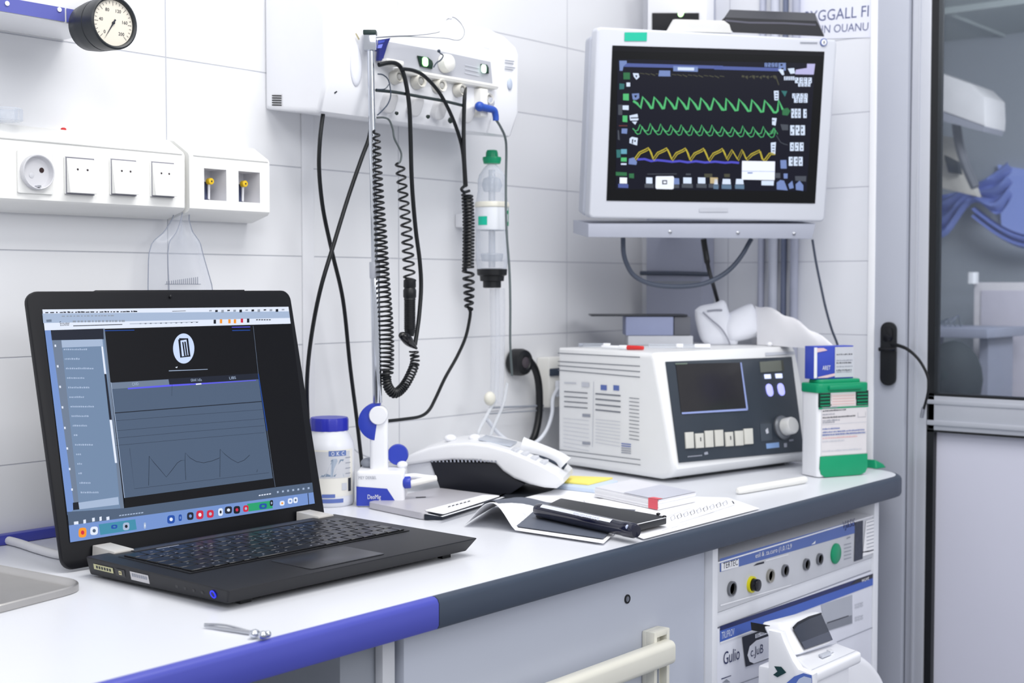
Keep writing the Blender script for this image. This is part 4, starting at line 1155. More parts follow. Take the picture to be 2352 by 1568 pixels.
q.lathe([(.0031, .0003), (.0015, .0005), (0, .0006)], mat('power dark', (22, 24, 90), .4), 16, M=M); mk('power_button', q, lt, local=True)
# keyboard
q = MB(mat('key black', (15, 16, 20), .3, var=.1)); q.box(.022, LW - .022, .092, .222, .0222, .0228, mat('key bed', (20, 21, 25), .5))
kw = (LW - .052) / 16
for r_ in range(6):
    y0 = .096 + r_ * .0208; x = .026; k = 0
    while x < LW - .028:
        w_ = kw
        if r_ == 0 and 4 <= k <= 4: w_ = kw * 5
        elif k == 0: w_ = kw * (1 + .25 * ((5 - r_) % 3))
        e = min(x + w_, LW - .026)
        q.box(x + .0008, e - .0008, y0, y0 + .0188, .0226, .0246, None, .0007, 1)
        x = e; k += 1
rd = random.Random(3)
for i in range(120):
    x = rd.uniform(.03, LW - .03); r_ = rd.randrange(6); y = .100 + r_ * .0208 + rd.uniform(0, .008)
    q.box(x, x + rd.uniform(.001, .0035), y, y + .0011, .0244, .02472, mat('key legend', (136, 140, 152), .5))
mk('keyboard', q, lt, local=True)
q = MB(mat('touchpad', (40, 41, 46), .32, var=.05)); q.M = Matrix.Translation((LW * .47, .047, 0)); q.prism(rrect(.108, .068, .004), .0216, .0224, bev=.0003); mk('touchpad', q, lt, local=True)
q = MB(mat('vent bar', (52, 53, 58), .4)); q.box(.05, LW - .05, .232, .244, .0224, .0231, bev=.0003); q.box(.075, .105, .226, .2285, .0224, .0229, M_inkg); mk('hinge_strip', q, lt, local=True)
# lid: hinged behind the base, leaning back
lean = math.radians(13); LH = .318; lw = .386
hb = FLc + ex * (-.008) + ey * (LD + .030); hb.z = .9035
upv = ey * math.sin(lean) + V((0, 0, 1)) * math.cos(lean); nv = ex.cross(upv).normalized()      # towards the viewer
ML = frame(hb, ex, y=upv)
q = MB(M_lap2); q.M = ML @ Matrix.Translation((lw / 2, LH / 2, -.0045)); q.prism(rrect(lw, LH, .014, 6), -.0035, .0045, bev=.0016)
q.M = ML; q.box(.09, lw - .075, LH - .0012, LH + .0012, -.006, -.001, M_blackg, .0006)
q.M = Matrix.Identity(4); lid = mk('lid', q, lt)
for sx in (.032, lw - .055):
    q = MB(mat('hinge silver', (206, 203, 198), .4, .1)); a = hb + ex * sx + upv * .002
    c = FLc + ex * (sx - .004 + .004); 
    y1 = LD + .0315; y0 = LD - .012
    q.M = Matrix.Translation(FLc) @ Matrix.Rotation(th, 4, 'Z')
    x_ = sx - .004
    q.hexa([(x_, y0, .0215), (x_ + .027, y0, .0215), (x_ + .030, y1 - .004, .006), (x_ - .003, y1 - .004, .006), (x_ + .001, y0, .0245), (x_ + .026, y0, .0245), (x_ + .024, y1 + .0005, .0265), (x_ + .001, y1 + .0005, .0265)], bev=.001)
    mk('hinge', q, lt)
# the screen in lid coordinates: fitted to its corners
lp = (ML @ V((0, 0, .0005)), nv)
sc_ = [PL(*e, lp) for e in ((97, 711), (664, 704), (722, 1156), (160, 1246))]
FS = Face(*sc_)
if FS.n.dot(nv) < 0: FS.n = -FS.n
S_ = lambda n_, c_, st=1.0: glow('screen ' + n_, c_, st, (4, 4, 6), .3)
sk = [S_('night', (8, 9, 15), .8), S_('slate', (84, 102, 128), .8), S_('slate light', (118, 142, 174), .85), S_('sky', (120, 152, 214), .85), S_('white', (222, 230, 246), .95), S_('steel', (118, 134, 158), .8),
      S_('deep', (30, 36, 52), .8), S_('ink', (24, 30, 44), .6), S_('teal', (70, 150, 180), .8), S_('red', (206, 40, 70), .9), S_('orange', (240, 150, 40), .95), S_('blue', (34, 80, 170), .9), S_('grey', (150, 160, 176), .85), S_('violet', (90, 90, 230), 1.0), S_('haze', (168, 186, 214), .9), S_('green', (40, 160, 110), .9)]
night, slate, slate2, sky, whi, stl, deep, ink, tea, redd, ora, blu, gry, vio, haz, grn = sk
q = MB(night)
px_ = [0]
def spl(pts, m, off=.0004): q.poly([PL(x, y, lp, off) for x, y in pts], m)
def crop(pts): return [(40 + a / 2.3757, 640 + b_ / 2.3757) for a, b_ in pts]
def sc(pts, m, off=.0004): spl(crop(pts), m, off)
FS.rect(q, 0, 0, 1, 1, night, .0002)
sc([(135, 168), (1478, 153), (1490, 245), (148, 282)], whi)
sc([(135, 190), (1480, 178), (1486, 214), (140, 242)], haz, .0005)
sc([(148, 282), (466, 272), (575, 1252), (270, 1272)], slate2, .0004)           # file pane
sc([(148, 282), (180, 281), (310, 1255), (272, 1290)], sky, .0006)
sc([(180, 281), (466, 272), (470, 330), (186, 336)], deep, .0006)
sc([(238, 336), (462, 330), (466, 368), (242, 376)], haz, .0007)
for i in range(16):
    y0 = 380 + i * 52; x0 = 240 + i * 6.2; wd = [130, 80, 150, 90, 110, 80, 130, 85, 78, 20, 90, 25, 20, 20, 60, 100][i]
    rdd = random.Random(i); x = x0 + 10
    while x < x0 + 10 + wd:
        e = x + rdd.uniform(5, 10); sc([(x, y0 + rdd.uniform(0, 4)), (e, y0 + rdd.uniform(0, 4)), (e, y0 + 10), (x, y0 + 10)], haz, .0008); x = e + 3
for i in range(8):
    y0 = 360 + i * 112; x0 = 200 + i * 13.0; sc([(x0, y0), (x0 + 9, y0), (x0 + 10, y0 + 12), (x0 + 1, y0 + 12)], whi, .0008)
sc([(186, 336), (238, 336), (336, 1250), (300, 1254)], stl, .0005)
sc([(455, 370), (465, 370), (483, 520), (472, 520)], whi, .0009); sc([(500, 770), (513, 770), (542, 1005), (530, 1005)], whi, .0009)
sc([(472, 520), (483, 520), (513, 770), (500, 770)], deep, .0009)
sc([(330, 1222), (548, 1190), (552, 1232), (336, 1258)], haz, .0008)
sc([(300, 1222), (330, 1218), (336, 1258), (302, 1262)], ink, .0009)
sc([(466, 272), (474, 272), (580, 1252), (560, 1255)], stl, .0008)
sc([(474, 282), (636, 279), (636, 283), (474, 286)], blu, .0008); sc([(1168, 263), (1268, 261), (1268, 265), (1168, 267)], vio, .0008); sc([(1170, 281), (1268, 279), (1268, 283), (1170, 285)], blu, .0008)
sc([(508, 566), (1310, 516), (1392, 1088), (582, 1196)], slate, .0005)            # graph window
sc([(508, 566), (1310, 516), (1316, 548), (514, 602)], deep, .0007); sc([(510, 568), (822, 549), (828, 582), (514, 602)], stl, .0008)
for a, b_, s_ in ((624, 566, 'CXID'), (944, 544, 'GRAF.1d5s'), (1155, 532, 'LIBS')):
    p0 = PL(*crop([(a, b_ + 18)])[0], lp, .0010); p1 = PL(*crop([(a + 20 + 11 * len(s_) * .55, b_ + 14)])[0], lp, .001); q.text(s_, frame(p0, p1 - p0, y=upv), (p1 - p0).length * .8, .0035, haz)
sc([(600, 596), (830, 578), (1130, 562), (1300, 552), (1300, 556), (1130, 568), (830, 588), (600, 604)], vio, .0009)
sc([(970, 573), (1000, 570), (1002, 577), (972, 580)], whi, .0011)
def ln(pts, w, m, off=.0010): q.strip([PL(*e, lp, off) for e in crop(pts)], w, nv, m)
ln([(526, 733), (1330, 670)], .0010, ink); ln([(508, 566), (582, 1196)], .0008, haz); ln([(1312, 520), (1360, 830)], .0012, blu); ln([(1360, 830), (1404, 1135)], .0005, stl); ln([(1284, 258), (1312, 520)], .0005, stl)
for yy, d_ in ((775, 63), (830, 68), (870, 70), (910, 72)): ln([(535, yy), (900, yy - d_ * .46), (1345, yy - d_ * .98)], .0003, deep)
ln([(610, 925), (636, 1146), (1370, 1058)], .0003, deep)
ln([(714, 1128), (716, 968), (740, 1000), (775, 1040), (810, 1082), (840, 1045), (870, 1005), (890, 992), (912, 990), (916, 1098)], .0005, ink)
ln([(912, 1000), (914, 950), (940, 978), (975, 998), (1015, 1004), (1060, 994), (1100, 978)], .0005, ink)
ln([(1102, 1082), (1104, 930), (1130, 958), (1165, 985), (1200, 1004), (1235, 990), (1265, 962)], .0005, ink)
ln([(1304, 1056), (1308, 1040)], .0004, ink); ln([(842, 575), (840, 640)], .0003, deep)
# round emblem
ce = PL(*crop([(905, 381)])[0], lp, .0008); ee = [PL(*crop([(905 + 58 * math.cos(2 * PI * k / 40), 381 + 82 * math.sin(2 * PI * k / 40))])[0], lp, .0009) for k in range(40)]
q.poly(ee, S_('emblem', (196, 212, 244), 1.0))
ln([(880, 332), (924, 329), (936, 422), (890, 428), (880, 332)], .0032, ink, .0012); ln([(899, 346), (910, 422)], .0022, ink, .0013); ln([(911, 344), (922, 420)], .0022, ink, .0013)
sc([(824, 501), (1036, 493), (1036, 496), (824, 505)], haz, .0009); sc([(858, 484), (872, 479), (868, 488)], whi, .001)
# lower bars
sc([(582, 1196), (1392, 1088), (1404, 1138), (580, 1252)], night, .0009)
sc([(270, 1272), (580, 1252), (1404, 1138), (1606, 1112), (1612, 1165), (278, 1346)], slate, .0010)
sc([(278, 1346), (1612, 1165), (1620, 1226), (286, 1438)], sky, .0010)
sc([(440, 1340), (640, 1312), (648, 1368), (450, 1398)], tea, .0012); sc([(1250, 1228), (1384, 1210), (1390, 1252), (1258, 1270)], grn, .0012)
for i, (x, y, w_, h_, m_) in enumerate(((305, 1326, 24, 16, whi), (356, 1316, 14, 20, whi), (404, 1306, 14, 20, whi), (444, 1300, 12, 22, whi), (482, 1300, 16, 18, whi))): sc([(x, y), (x + w_, y - 3), (x + w_ + 1, y + h_ - 3), (x + 1, y + h_)], m_, .0013)
for i in range(9): sc([(552 + i * 15, 1290 - i * 1.9), (563 + i * 15, 1288 - i * 1.9), (563 + i * 15, 1294 - i * 1.9), (552 + i * 15, 1296 - i * 1.9)], haz, .0013)
for i in range(5): sc([(1314 + i * 14, 1180 - i * 2), (1324 + i * 14, 1178 - i * 2), (1324 + i * 14, 1184 - i * 2), (1314 + i * 14, 1186 - i * 2)], whi, .0013)
for i in range(7): sc([(1412 + i * 28, 1160 - i * 3.6), (1422 + i * 28, 1158 - i * 3.6), (1423 + i * 28, 1168 - i * 3.6), (1413 + i * 28, 1170 - i * 3.6)], haz, .0013)
for x, y, w_, h_, m_, i_ in ((330, 1358, 44, 54, ora, redd), (394, 1352, 42, 46, whi, slate), (508, 1342, 34, 22, blu, tea), (572, 1330, 36, 42, haz, ink), (686, 1330, 12, 34, haz, whi), (814, 1290, 42, 46, blu, whi), (876, 1286, 18, 36, blu, sky), (922, 1274, 36, 42, deep, sky), (972, 1264, 40, 48, redd, whi), (1030, 1262, 38, 42, redd, haz), (1092, 1252, 26, 42, whi, ink), (1128, 1242, 40, 40, deep, whi), (1176, 1240, 36, 42, ink, redd), (1228, 1236, 30, 36, redd, haz), (1316, 1226, 42, 30, blu, grn), (1374, 1208, 18, 32, ink, haz), (1428, 1212, 26, 26, whi, ora), (1472, 1198, 26, 30, whi, sky), (1502, 1192, 24, 32, whi, slate)):
    cx, cy = x + w_ / 2, y + h_ / 2
    sc([(cx + w_ / 2 * math.copysign(abs(math.cos(a)) ** .6, math.cos(a)), cy - (cx - x) * 0 + h_ / 2 * math.copysign(abs(math.sin(a)) ** .6, math.sin(a)) - .12 * w_ / 2 * math.cos(a)) for a in [2 * PI * k / 16 for k in range(16)]], m_, .0013)
    sc([(cx + w_ * .22 * math.cos(a), cy + h_ * .22 * math.sin(a)) for a in [2 * PI * k / 10 for k in range(10)]], i_, .0015)
sc([(1580, 1170), (1584, 1170), (1588, 1232), (1584, 1232)], ink, .0013)
# title bar marks
rdd = random.Random(5)
x = 150
while x < 640:
    e = x + rdd.uniform(8, 22); sc([(x, 184 - x * .012 + rdd.uniform(-3, 2)), (e, 184 - e * .012), (e, 190 - e * .012), (x, 190 - x * .012)], ink, .0008); x = e + rdd.uniform(2, 12)
x = 240
while x < 530:
    e = x + rdd.uniform(8, 18); sc([(x, 205 - x * .012), (e, 205 - e * .012), (e, 211 - e * .012), (x, 211 - x * .012)], gry, .0008); sc([(x + 60, 232 - x * .012), (e + 60, 232 - e * .012), (e + 60, 242 - e * .012), (x + 60, 242 - x * .012)], gry, .0008); x = e + rdd.uniform(4, 9)
sc([(155, 224), (184, 222), (185, 236), (157, 237)], stl, .0008)
p0 = PL(*crop([(232, 258)])[0], lp, .001); p1 = PL(*crop([(284, 256)])[0], lp, .001); q.text('Ecouter', frame(p0, p1 - p0, y=upv), (p1 - p0).length, .0052, ink)
ln([(302, 258), (570, 250)], .0009, ink); ln([(610, 247), (985, 236)], .0006, gry); ln([(842, 178), (916, 176)], .0006, ink)
for i in range(12): sc([(664 + i * 28, 243 - i * .7), (674 + i * 28, 242.6 - i * .7), (674 + i * 28, 248 - i * .7), (664 + i * 28, 248.4 - i * .7)], ink if i % 3 else gry, .0009)
for i in range(13):
    x = 1044 + i * 33; sc([(x, 172 - i * .5), (x + 14, 171 - i * .5), (x + 14, 178 + (i % 3) * 4 - i * .5), (x, 179 + (i % 3) * 4 - i * .5)], ink if i % 2 else gry, .0009)
for x, y, m_ in ((1068, 224, ink), (1102, 222, ora), (1216, 218, redd), (1250, 218, ink), (1148, 222, ora), (1178, 222, ora)): sc([(x, y), (x + 13, y), (x + 13, y + 22), (x, y + 22)], m_, .0010)
for i in range(6): sc([(1300 + i * 14, 222), (1310 + i * 14, 221.6), (1310 + i * 14, 227), (1300 + i * 14, 227.4)], ink, .0009)
mk('screen', q, lid)
q = MB(M_black); cw = PL(391, 681, lp, .0012); q.ball(cw, .002, .001, .002); mk('webcam', q, lid)

# ================================================================== jar with the blue lid
JC = P(748, 1140, Z=.9); JC = P(750, 1166, Z=.9) + FH * .034; JC.z = .9
pz = lambda py: JC.z + (P(750, 1166, D=(JC - FH * .036 - CAM).dot(FH)).z - P(750, 1166, D=1).z) * 0
dj = (JC - CAM).dot(FW); mm = dj / F; R_ = 57 * mm
jz = lambda py: .9 + (1163 - py) * mm * 1.0
jr = thing('lidded_jar', 'white plastic jar with a ribbed blue lid beside the laptop', 'jar', JC)
M = Matrix.Translation((JC.x, JC.y, 0))
MJ = mat('jar plastic', (224, 226, 232), .3, var=.02)
q = MB(MJ); q.lathe([(R_ * .9, .9), (R_ * .98, .903), (R_, .908), (R_, jz(1030)), (R_ * .96, jz(1018)), (R_ * .8, jz(1001)), (R_ * .76, jz(996)), (R_ * .75, jz(990))], seg=40, M=M); mk('jar_body', q, jr)
q = MB(mat('lid blue', (42, 48, 166), .35, var=.04))
n = 64; vs = []; zs_ = [(jz(992), 1.0), (jz(968), 1.0), (jz(963), .95)]
for z, k in zs_:
    for i in range(n):
        rr = R_ * .76 * k * (1 + (.018 if i % 4 < 2 else 0)); a = 2 * PI * i / n; vs.append((JC.x + rr * math.cos(a), JC.y + rr * math.sin(a), z))
fs = [(j * n + i, j * n + (i + 1) % n, (j + 1) * n + (i + 1) % n, (j + 1) * n + i) for j in range(2) for i in range(n)] + [tuple(2 * n + i for i in range(n)), tuple(range(n))[::-1]]
q.add(vs, fs, None, True); mk('blue_lid', q, jr)
q = MB(mat('label cream', (226, 224, 216), .5)); ang0 = math.atan2(-FH.y, -FH.x)
def jarc(a0, a1, za, zb, m, k=1.008):
    n_ = 12; vs = []
    for i in range(n_ + 1):
        a = ang0 + math.radians(a0 + (a1 - a0) * i / n_); vs += [(JC.x + R_ * k * math.cos(a), JC.y + R_ * k * math.sin(a), za), (JC.x + R_ * k * math.cos(a), JC.y + R_ * k * math.sin(a), zb)]
    q.add(vs, [(2 * i, 2 * i + 2, 2 * i + 3, 2 * i + 1) for i in range(n_)], m, True)
jarc(-70, 72, jz(1138), jz(1032), None)
jarc(-40, 60, jz(1096), jz(1036), mat('label grey', (196, 198, 204), .5), 1.012)
jarc(2, 52, jz(1036), jz(1022), M_inkb, 1.016) if False else jarc(6, 48, jz(1046), jz(1034), mat('label blue', (96, 118, 172), .5), 1.016)
jarc(-40, 40, jz(1152), jz(1143), M_inkb, 1.012); jarc(-10, 20, jz(1140), jz(1132), M_inkb, 1.016)
jarc(54, 64, jz(1128), jz(1098), M_ink, 1.016); jarc(36, 50, jz(1124), jz(1108), M_inkl, 1.016)
for k in range(4): jarc(46, 62, jz(1052 + k * 12), jz(1050 + k * 12), M_inkg, 1.018)
def jp(a, z, k=1.02):
    a = ang0 + math.radians(a); return V((JC.x + R_ * k * math.cos(a), JC.y + R_ * k * math.sin(a), z))
for a0, a1, b0, b1 in ((-12, -4, 12, 16), (16, 20, 32, 42), (-2, 14, 14, 16)):
    vs = [jp(a0, jz(1092)), jp(a1, jz(1092)), jp(b1, jz(1054)), jp(b0, jz(1054))]
    q.add(vs, [(0, 1, 2, 3)], mat('label sketch', (124, 140, 160), .5))
vs = [jp(-14, jz(1093), 1.017), jp(12, jz(1093), 1.022), jp(42, jz(1093), 1.017), jp(24, jz(1052), 1.017), jp(14, jz(1052), 1.017)]
q.add(vs, [(0, 1, 2, 3, 4)], mat('label sketch pale', (164, 176, 192), .5))
for k, ch in enumerate('OKC'):
    a = 12 + k * 12; p = jp(a, jz(1044.5), 1.022); t_ = jp(a + 5, jz(1044.5), 1.022) - p
    q.text(ch, frame(p, t_, y=(0, 0, 1)), .0042, .0055, M_white)
mk('label', q, jr)

# ================================================================== blue and white stand holding the pole
SC_ = at_(.93); SZ = (SC_ - CAM).dot(FW) / F
def sz(py): return P(867, py, D=(SC_ - CAM).dot(FW)).z
SX = V((SC_.x, SC_.y, 0)); bw = .071
st = thing('pole_stand', 'white and blue plastic stand with a round blue head under the drip pole', 'stand', (SX.x, SX.y, .9))
MF = frame((SX.x, SX.y, .9), RT, z=(0, 0, 1))                    # x right, y away, z up
q = MB(M_white); q.M = MF @ Matrix.Translation((.004, .004, 0)); q.prism(rrect(.070, .058, .006), 0, sz(1076) - .9, bev=.005, seg=3); mk('stand_base', q, st)
q = MB(M_blue2); q.M = MF @ Matrix.Translation((.004, .004, 0))
yf = -.0294
q.add([(-.0315, yf, .002), (.017, yf, .002), (.021, yf, .010), (.010, yf, .027), (-.0315, yf, .030)], [(0, 1, 2, 3, 4)])
q.add([(-.0354, yf + .008, .002), (-.0342, yf + .0015, .002), (-.0315, yf, .002), (-.0315, yf, .030), (-.0342, yf + .0015, .030), (-.0354, yf + .008, .030)], [(0, 1, 4, 5), (1, 2, 3, 4)])
q.M = MF @ Matrix.Translation((.004, .004, 0)) @ frame((0, yf - .0006, 0), (1, 0, 0), y=(0, 0, 1))
q.text('DeoMig', Matrix.Translation((-.018, .010, 0)), .019, .0085, M_white)
q.text('MEY DERBEL', Matrix.Translation((-.031, .041, 0)), .026, .0042, M_inkg)
mk('stand_label', q, st)
q = MB(M_white); q.M = MF @ Matrix.Translation((0, .004, 0)); q.prism(rrect(.0262, .020, .006), sz(1078) - .9 - .002, sz(950) - .9, bev=.001)
zh_ = sz(952) - .9; rh = .0135
q.M = MF @ Matrix.Translation((.0, .004, zh_)) @ frame((0, 0, 0), (1, 0, 0), y=(0, 0, 1))
q.lathe([(rh * .9, -.011), (rh, -.009), (rh, .0125), (rh * .92, .014), (0, .0142)], seg=36); mk('stand_post', q, st)
q = MB(M_blue2); q.M = MF @ Matrix.Translation((-.002, .004, zh_)) @ frame((0, 0, 0), (1, 0, 0), y=(0, 0, 1))
n = 22; po = []; pi_ = []
for i in range(n + 1):
    a = math.radians(80 + 182 * i / n); po.append((.0275 * math.cos(a), .0275 * math.sin(a) - .0095)); pi_.append((.0015 + .0120 * math.cos(a), .0120 * math.sin(a)))
q.prism(po + pi_[::-1], -.0105, .0105, bev=.001); mk('blue_collar', q, st)
q = MB(M_blue2); q.M = MF @ Matrix.Translation((.026, .020, sz(1047) - .9)) @ frame((0, 0, 0), (1, 0, 0), y=(0, 0, 1))
q.lathe([(.0145, -.006), (.0155, -.003), (.0155, .003), (.0145, .006), (0, .0065)], seg=28); mk('blue_knob', q, st)
q = MB(M_greyd); q.M = MF @ Matrix.Translation((-.016, .018, sz(1066) - .9)) ; q.ball((0, 0, 0), .013, .010, .008); mk('grey_knob', q, st)
q = MB(M_white); q.M = MF @ Matrix.Translation((.0, .0, 0)); q.ball((.033, .014, sz(1070) - .9), .008, .008, .006); mk('white_knob', q, st)
# the pole ends on the head
# nozzle sticking out of the stand's right side
q = MB(M_blue2); q.cyl(P(926, 1108, D=1.955), P(944, 1107, D=1.955), .0088, seg=18, bev=.0015); mk('blue_sleeve', q, st)
q = MB(M_warm); q.cyl(P(940, 1111, D=1.955), P(1003, 1097, D=1.965), .0050, r1=.0042, seg=14, bev=.001)
q.tube([P(926, 1096, D=1.96), P(950, 1093, D=1.965), P(975, 1096, D=1.967), P(996, 1098, D=1.966)], .0042, M_white); mk('white_nozzle', q, st)
# ================================================================== flat silver computer, sleeve, papers
T = lambda px, py, z=.9: P(px, py, Z=z)
M_silver = mat('silver lid', (196, 194, 200), .38, .25, var=.02)
zs0 = .9100
A = [T(816, 1152, zs0), T(990, 1117, zs0), T(1150, 1137, zs0), T(972, 1178, zs0)]
A[0] = A[0] + V((.012, -.012, 0)); A[1] = A[1] + V((.0, -.012, 0))
def hull(pts, r=.008, n=4):
    """round the corners of a convex world polygon"""
    out = []; N = len(pts)
    for i, p in enumerate(pts):
        a = (pts[i - 1] - p).normalized(); c = (pts[(i + 1) % N] - p).normalized()
        p0 = p + a * r; p1 = p + c * r
        for k in range(n + 1):
            t = k / n; out.append(p0 * (1 - t) ** 2 + p * 2 * t * (1 - t) + p1 * t * t)
    return out
sl = thing('closed_laptop', 'closed flat silver laptop lying behind the black laptop by the stand', 'laptop', (sum((p.x for p in A)) / 4, sum((p.y for p in A)) / 4, .9))
q = MB(M_silver).pts_prism([p + V((0, 0, -.0095)) for p in hull(A, .01)], (0, 0, .0095), None, .0018); mk('shell', q, sl)
q = MB(M_ink); FA = Face(A[0], A[1], A[2], A[3]); 
if FA.n.z < 0: FA.n = -FA.n
ce_ = [T(955, 1141, zs0 + .0006), T(978, 1140, zs0 + .0006), T(978, 1141.6, zs0 + .0006), T(955, 1142.6, zs0 + .0006)]; q.poly(ce_); mk('logo_mark', q, sl)
# dark booklet slipped under its right edge, pale cover folded over it
B_ = [T(974, 1183, .905), T(1012, 1190, .905), T(1152, 1146, .905), T(1146, 1140, .905)]
q = MB(M_paper)
w0 = [T(972, 1172, .9185), T(1020, 1177, .9185), T(1156, 1136, .9185), T(1128, 1131, .9185), T(1040, 1152, .9185)]
q.pts_prism(hull(w0, .005), (0, 0, .0012))
q2 = MB(mat('sleeve navy', (28, 34, 48), .4, var=.1))
w1 = [T(974, 1182, .9005), T(1016, 1191, .9005), T(1166, 1143, .9005), T(1156, 1135, .9005)]
d_ = V((.004, -.006, 0))
w1 = [A[3] + V((.001, -.001, 0)) * 1, T(1016, 1190, .9025), T(1160, 1143, .9025), A[2] + V((.003, 0, 0))]
for p in w1: p.z = .9003
q2.pts_prism(w1, (0, 0, .0085), None, .001)
q2.strip([T(978, 1179, .9092), T(1014, 1186, .9092), T(1100, 1160, .9092), T(1156, 1141, .9092)], .005, (0, 0, 1), M_white)
one('dark_booklet', q2, 'dark thin booklet poking out from the right edge of the silver laptop', 'booklet')
q = MB(M_paper)
w0 = [T(974, 1173, .9104), T(1018, 1181, .9104), T(1150, 1139, .9104), T(1110, 1137, .9104)]
q.pts_prism(hull(w0, .006), (0, 0, .0008))
for k in range(6): q.poly([T(1028 + k * 9, 1165 - k * 2.4, .9114), T(1035 + k * 9, 1163 - k * 2.4, .9114), T(1035 + k * 9, 1161 - k * 2.4, .9114), T(1030 + k * 9, 1162 - k * 2.4, .9114)], M_ink)
one('folded_note', q, 'white folded note resting on the right edge of the silver laptop', 'paper')

# dark mat under telephone
q = MB(mat('mat black', (30, 34, 42), .55, var=.1))
q.pts_prism(hull([T(1000, 1128), T(1120, 1163), T(1262, 1130), T(1285, 1112), T(1150, 1098)], .012), (0, 0, .0016))
one('desk_mat', q, 'dark flat mat lying under the white telephone', 'mat')

# large white sheets
def sheet(name, pts, z0, label, m=M_paper, thick=.0006, cat_='paper', extra=None, r=.003):
    q = MB(m).pts_prism(hull([T(x, y, z0) for x, y in pts], r, 3), (0, 0, thick))
    if extra: extra(q)
    return one(name, q, label, cat_)
def draw(q):
    z = .9034
    for x0, y0, x1, y1 in ((1520, 1190, 1590, 1165), (1560, 1200, 1640, 1175), (1605, 1186, 1690, 1158), (1555, 1185, 1672, 1152)):
        q.strip([T(x0, y0, z), T((x0 + x1) / 2, (y0 + y1) / 2, z), T(x1, y1, z)], .0006, (0, 0, 1), M_inkg)
    for k in range(9):
        x = 1540 + k * 15; y = 1196 - k * 4.2
        q.strip([T(x, y - 8, z), T(x + 8, y - 14, z), T(x + 11, y - 6, z), T(x + 3, y - 1, z), T(x, y - 8, z)], .0007, (0, 0, 1), M_ink if k % 2 else M_inkg)
    for k in range(5): q.strip([T(1520 + k * 22, 1218 - k * 6, z), T(1536 + k * 22, 1213 - k * 6, z)], .0005, (0, 0, 1), M_inkg)
    q.strip([T(1682, 1150, z), T(1686, 1156, z)], .0016, (0, 0, 1), M_ink)
sheet('white_sheet', [(1340, 1148), (1560, 1140), (1672, 1143), (1745, 1168), (1478, 1238), (1380, 1200)], .9022, 'large white sheet with a faint pencil sketch at the worktop edge', extra=draw)
sheet('white_sheet', [(1170, 1152), (1292, 1121), (1390, 1128), (1500, 1152), (1330, 1180)], .9010, 'plain white sheet tucked under the grey folder behind the black case')
# grey folder with the curled white lining
def fold(u, v):
    a = T(1078, 1194, .9045).lerp(T(1385, 1238, .9045), u); c = T(1150, 1146, .9045).lerp(T(1460, 1172, .9045), u)
    p = a.lerp(c, v)
    w_ = max(0, 1 - u / .36)
    p.z = .9045 + .030 * math.sin(PI * min(1, u / .36)) ** 1.3 * (1 - v * .85) * (1 if u < .36 else 0) + .002 * (1 - v) * 0
    return p
MG = mat('folder grey', (92, 98, 112), .5, var=.05)
fo = thing('grey_folder', 'slate grey folder with one white edge curling up under the black case', 'folder', T(1270, 1190))
q = MB(MG).grid(lambda u, v: fold(.10 + .90 * u, v) + V((0, 0, .0012)), 36, 10, None, (0, 0, .0007)); mk('folder_cover', q, fo)
def fold2(u, v):
    p = fold(u, v * .9 - .05 if v > .05 else v - .07); p.z -= .0008
    d = (T(1075, 1188) - T(1150, 1150)); 
    p += V((-.002, -.006, 0))
    if u < .2: p += V((-.012, -.002, 0)) * (1 - u / .2)
    return p
q = MB(M_paper).grid(lambda u, v: fold2(u, v), 36, 8, None, (0, 0, .0007)); mk('white_lining', q, fo)

# black case with spine
cs = thing('black_case', 'flat black case lying on the grey folder behind the thick marker', 'case', T(1380, 1180))
z0 = .9068; zc = .9165
cc = [T(1228, 1172, zc), T(1288, 1143, zc), T(1534, 1186, zc), T(1462, 1203, zc)]
q = MB(mat('case black', (40, 42, 46), .45, var=.08)).pts_prism([p + V((0, 0, z0 - zc)) for p in hull(cc, .006)], (0, 0, zc - z0), None, .0015); mk('case_shell', q, cs)
q = MB(M_white); zz = zc - .004
q.strip([T(1430, 1197, zc + .0004), T(1464, 1203.5, zc + .0004), T(1530, 1188, zc + .0004)], .0035, (0, 0, 1)); mk('white_edge', q, cs)
q = MB(M_blackg)
for px, py in ((1512, 1180), (1526, 1186)): q.ball(T(px, py, zc + .001), .003, .003, .0018)
mk('snap', q, cs)
# the thick dark marker
mk_ = thing('thick_marker', 'thick glossy dark blue marker with a silver stripe leaning against the black case', 'marker', T(1350, 1210))
a = T(1236, 1170, .9175); c = T(1462, 1220, .9155); ax_ = (c - a); L_ = ax_.length; M = frame(a, ax_, z=(0, 0, 1)); M2 = frame(a, ax_.orthogonal(), z=ax_)
rr = .0094
q = MB(mat('marker navy', (16, 19, 44), .12, var=.1, coat=.5)); q.lathe([(rr * .45, -.004), (rr * .8, -.002), (rr * .95, .004), (rr, .012), (rr * 1.02, L_ * .6), (rr, L_ - .022), (rr * 1.04, L_ - .021), (rr * 1.0, L_ - .004), (rr * .8, L_), (0, L_ + .0005)], seg=28, M=M2); mk('marker_barrel', q, mk_)
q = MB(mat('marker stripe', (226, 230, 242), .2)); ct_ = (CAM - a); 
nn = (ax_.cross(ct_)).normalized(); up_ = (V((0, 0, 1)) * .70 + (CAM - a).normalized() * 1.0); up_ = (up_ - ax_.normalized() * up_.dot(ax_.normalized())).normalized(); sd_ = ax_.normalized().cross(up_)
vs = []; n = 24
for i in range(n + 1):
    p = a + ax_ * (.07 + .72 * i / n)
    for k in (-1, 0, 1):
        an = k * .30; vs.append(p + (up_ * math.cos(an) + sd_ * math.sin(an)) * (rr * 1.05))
q.add(vs, [(i * 3 + k, (i + 1) * 3 + k, (i + 1) * 3 + k + 1, i * 3 + k + 1) for i in range(n) for k in range(2)], None, True); mk('silver_stripe', q, mk_)
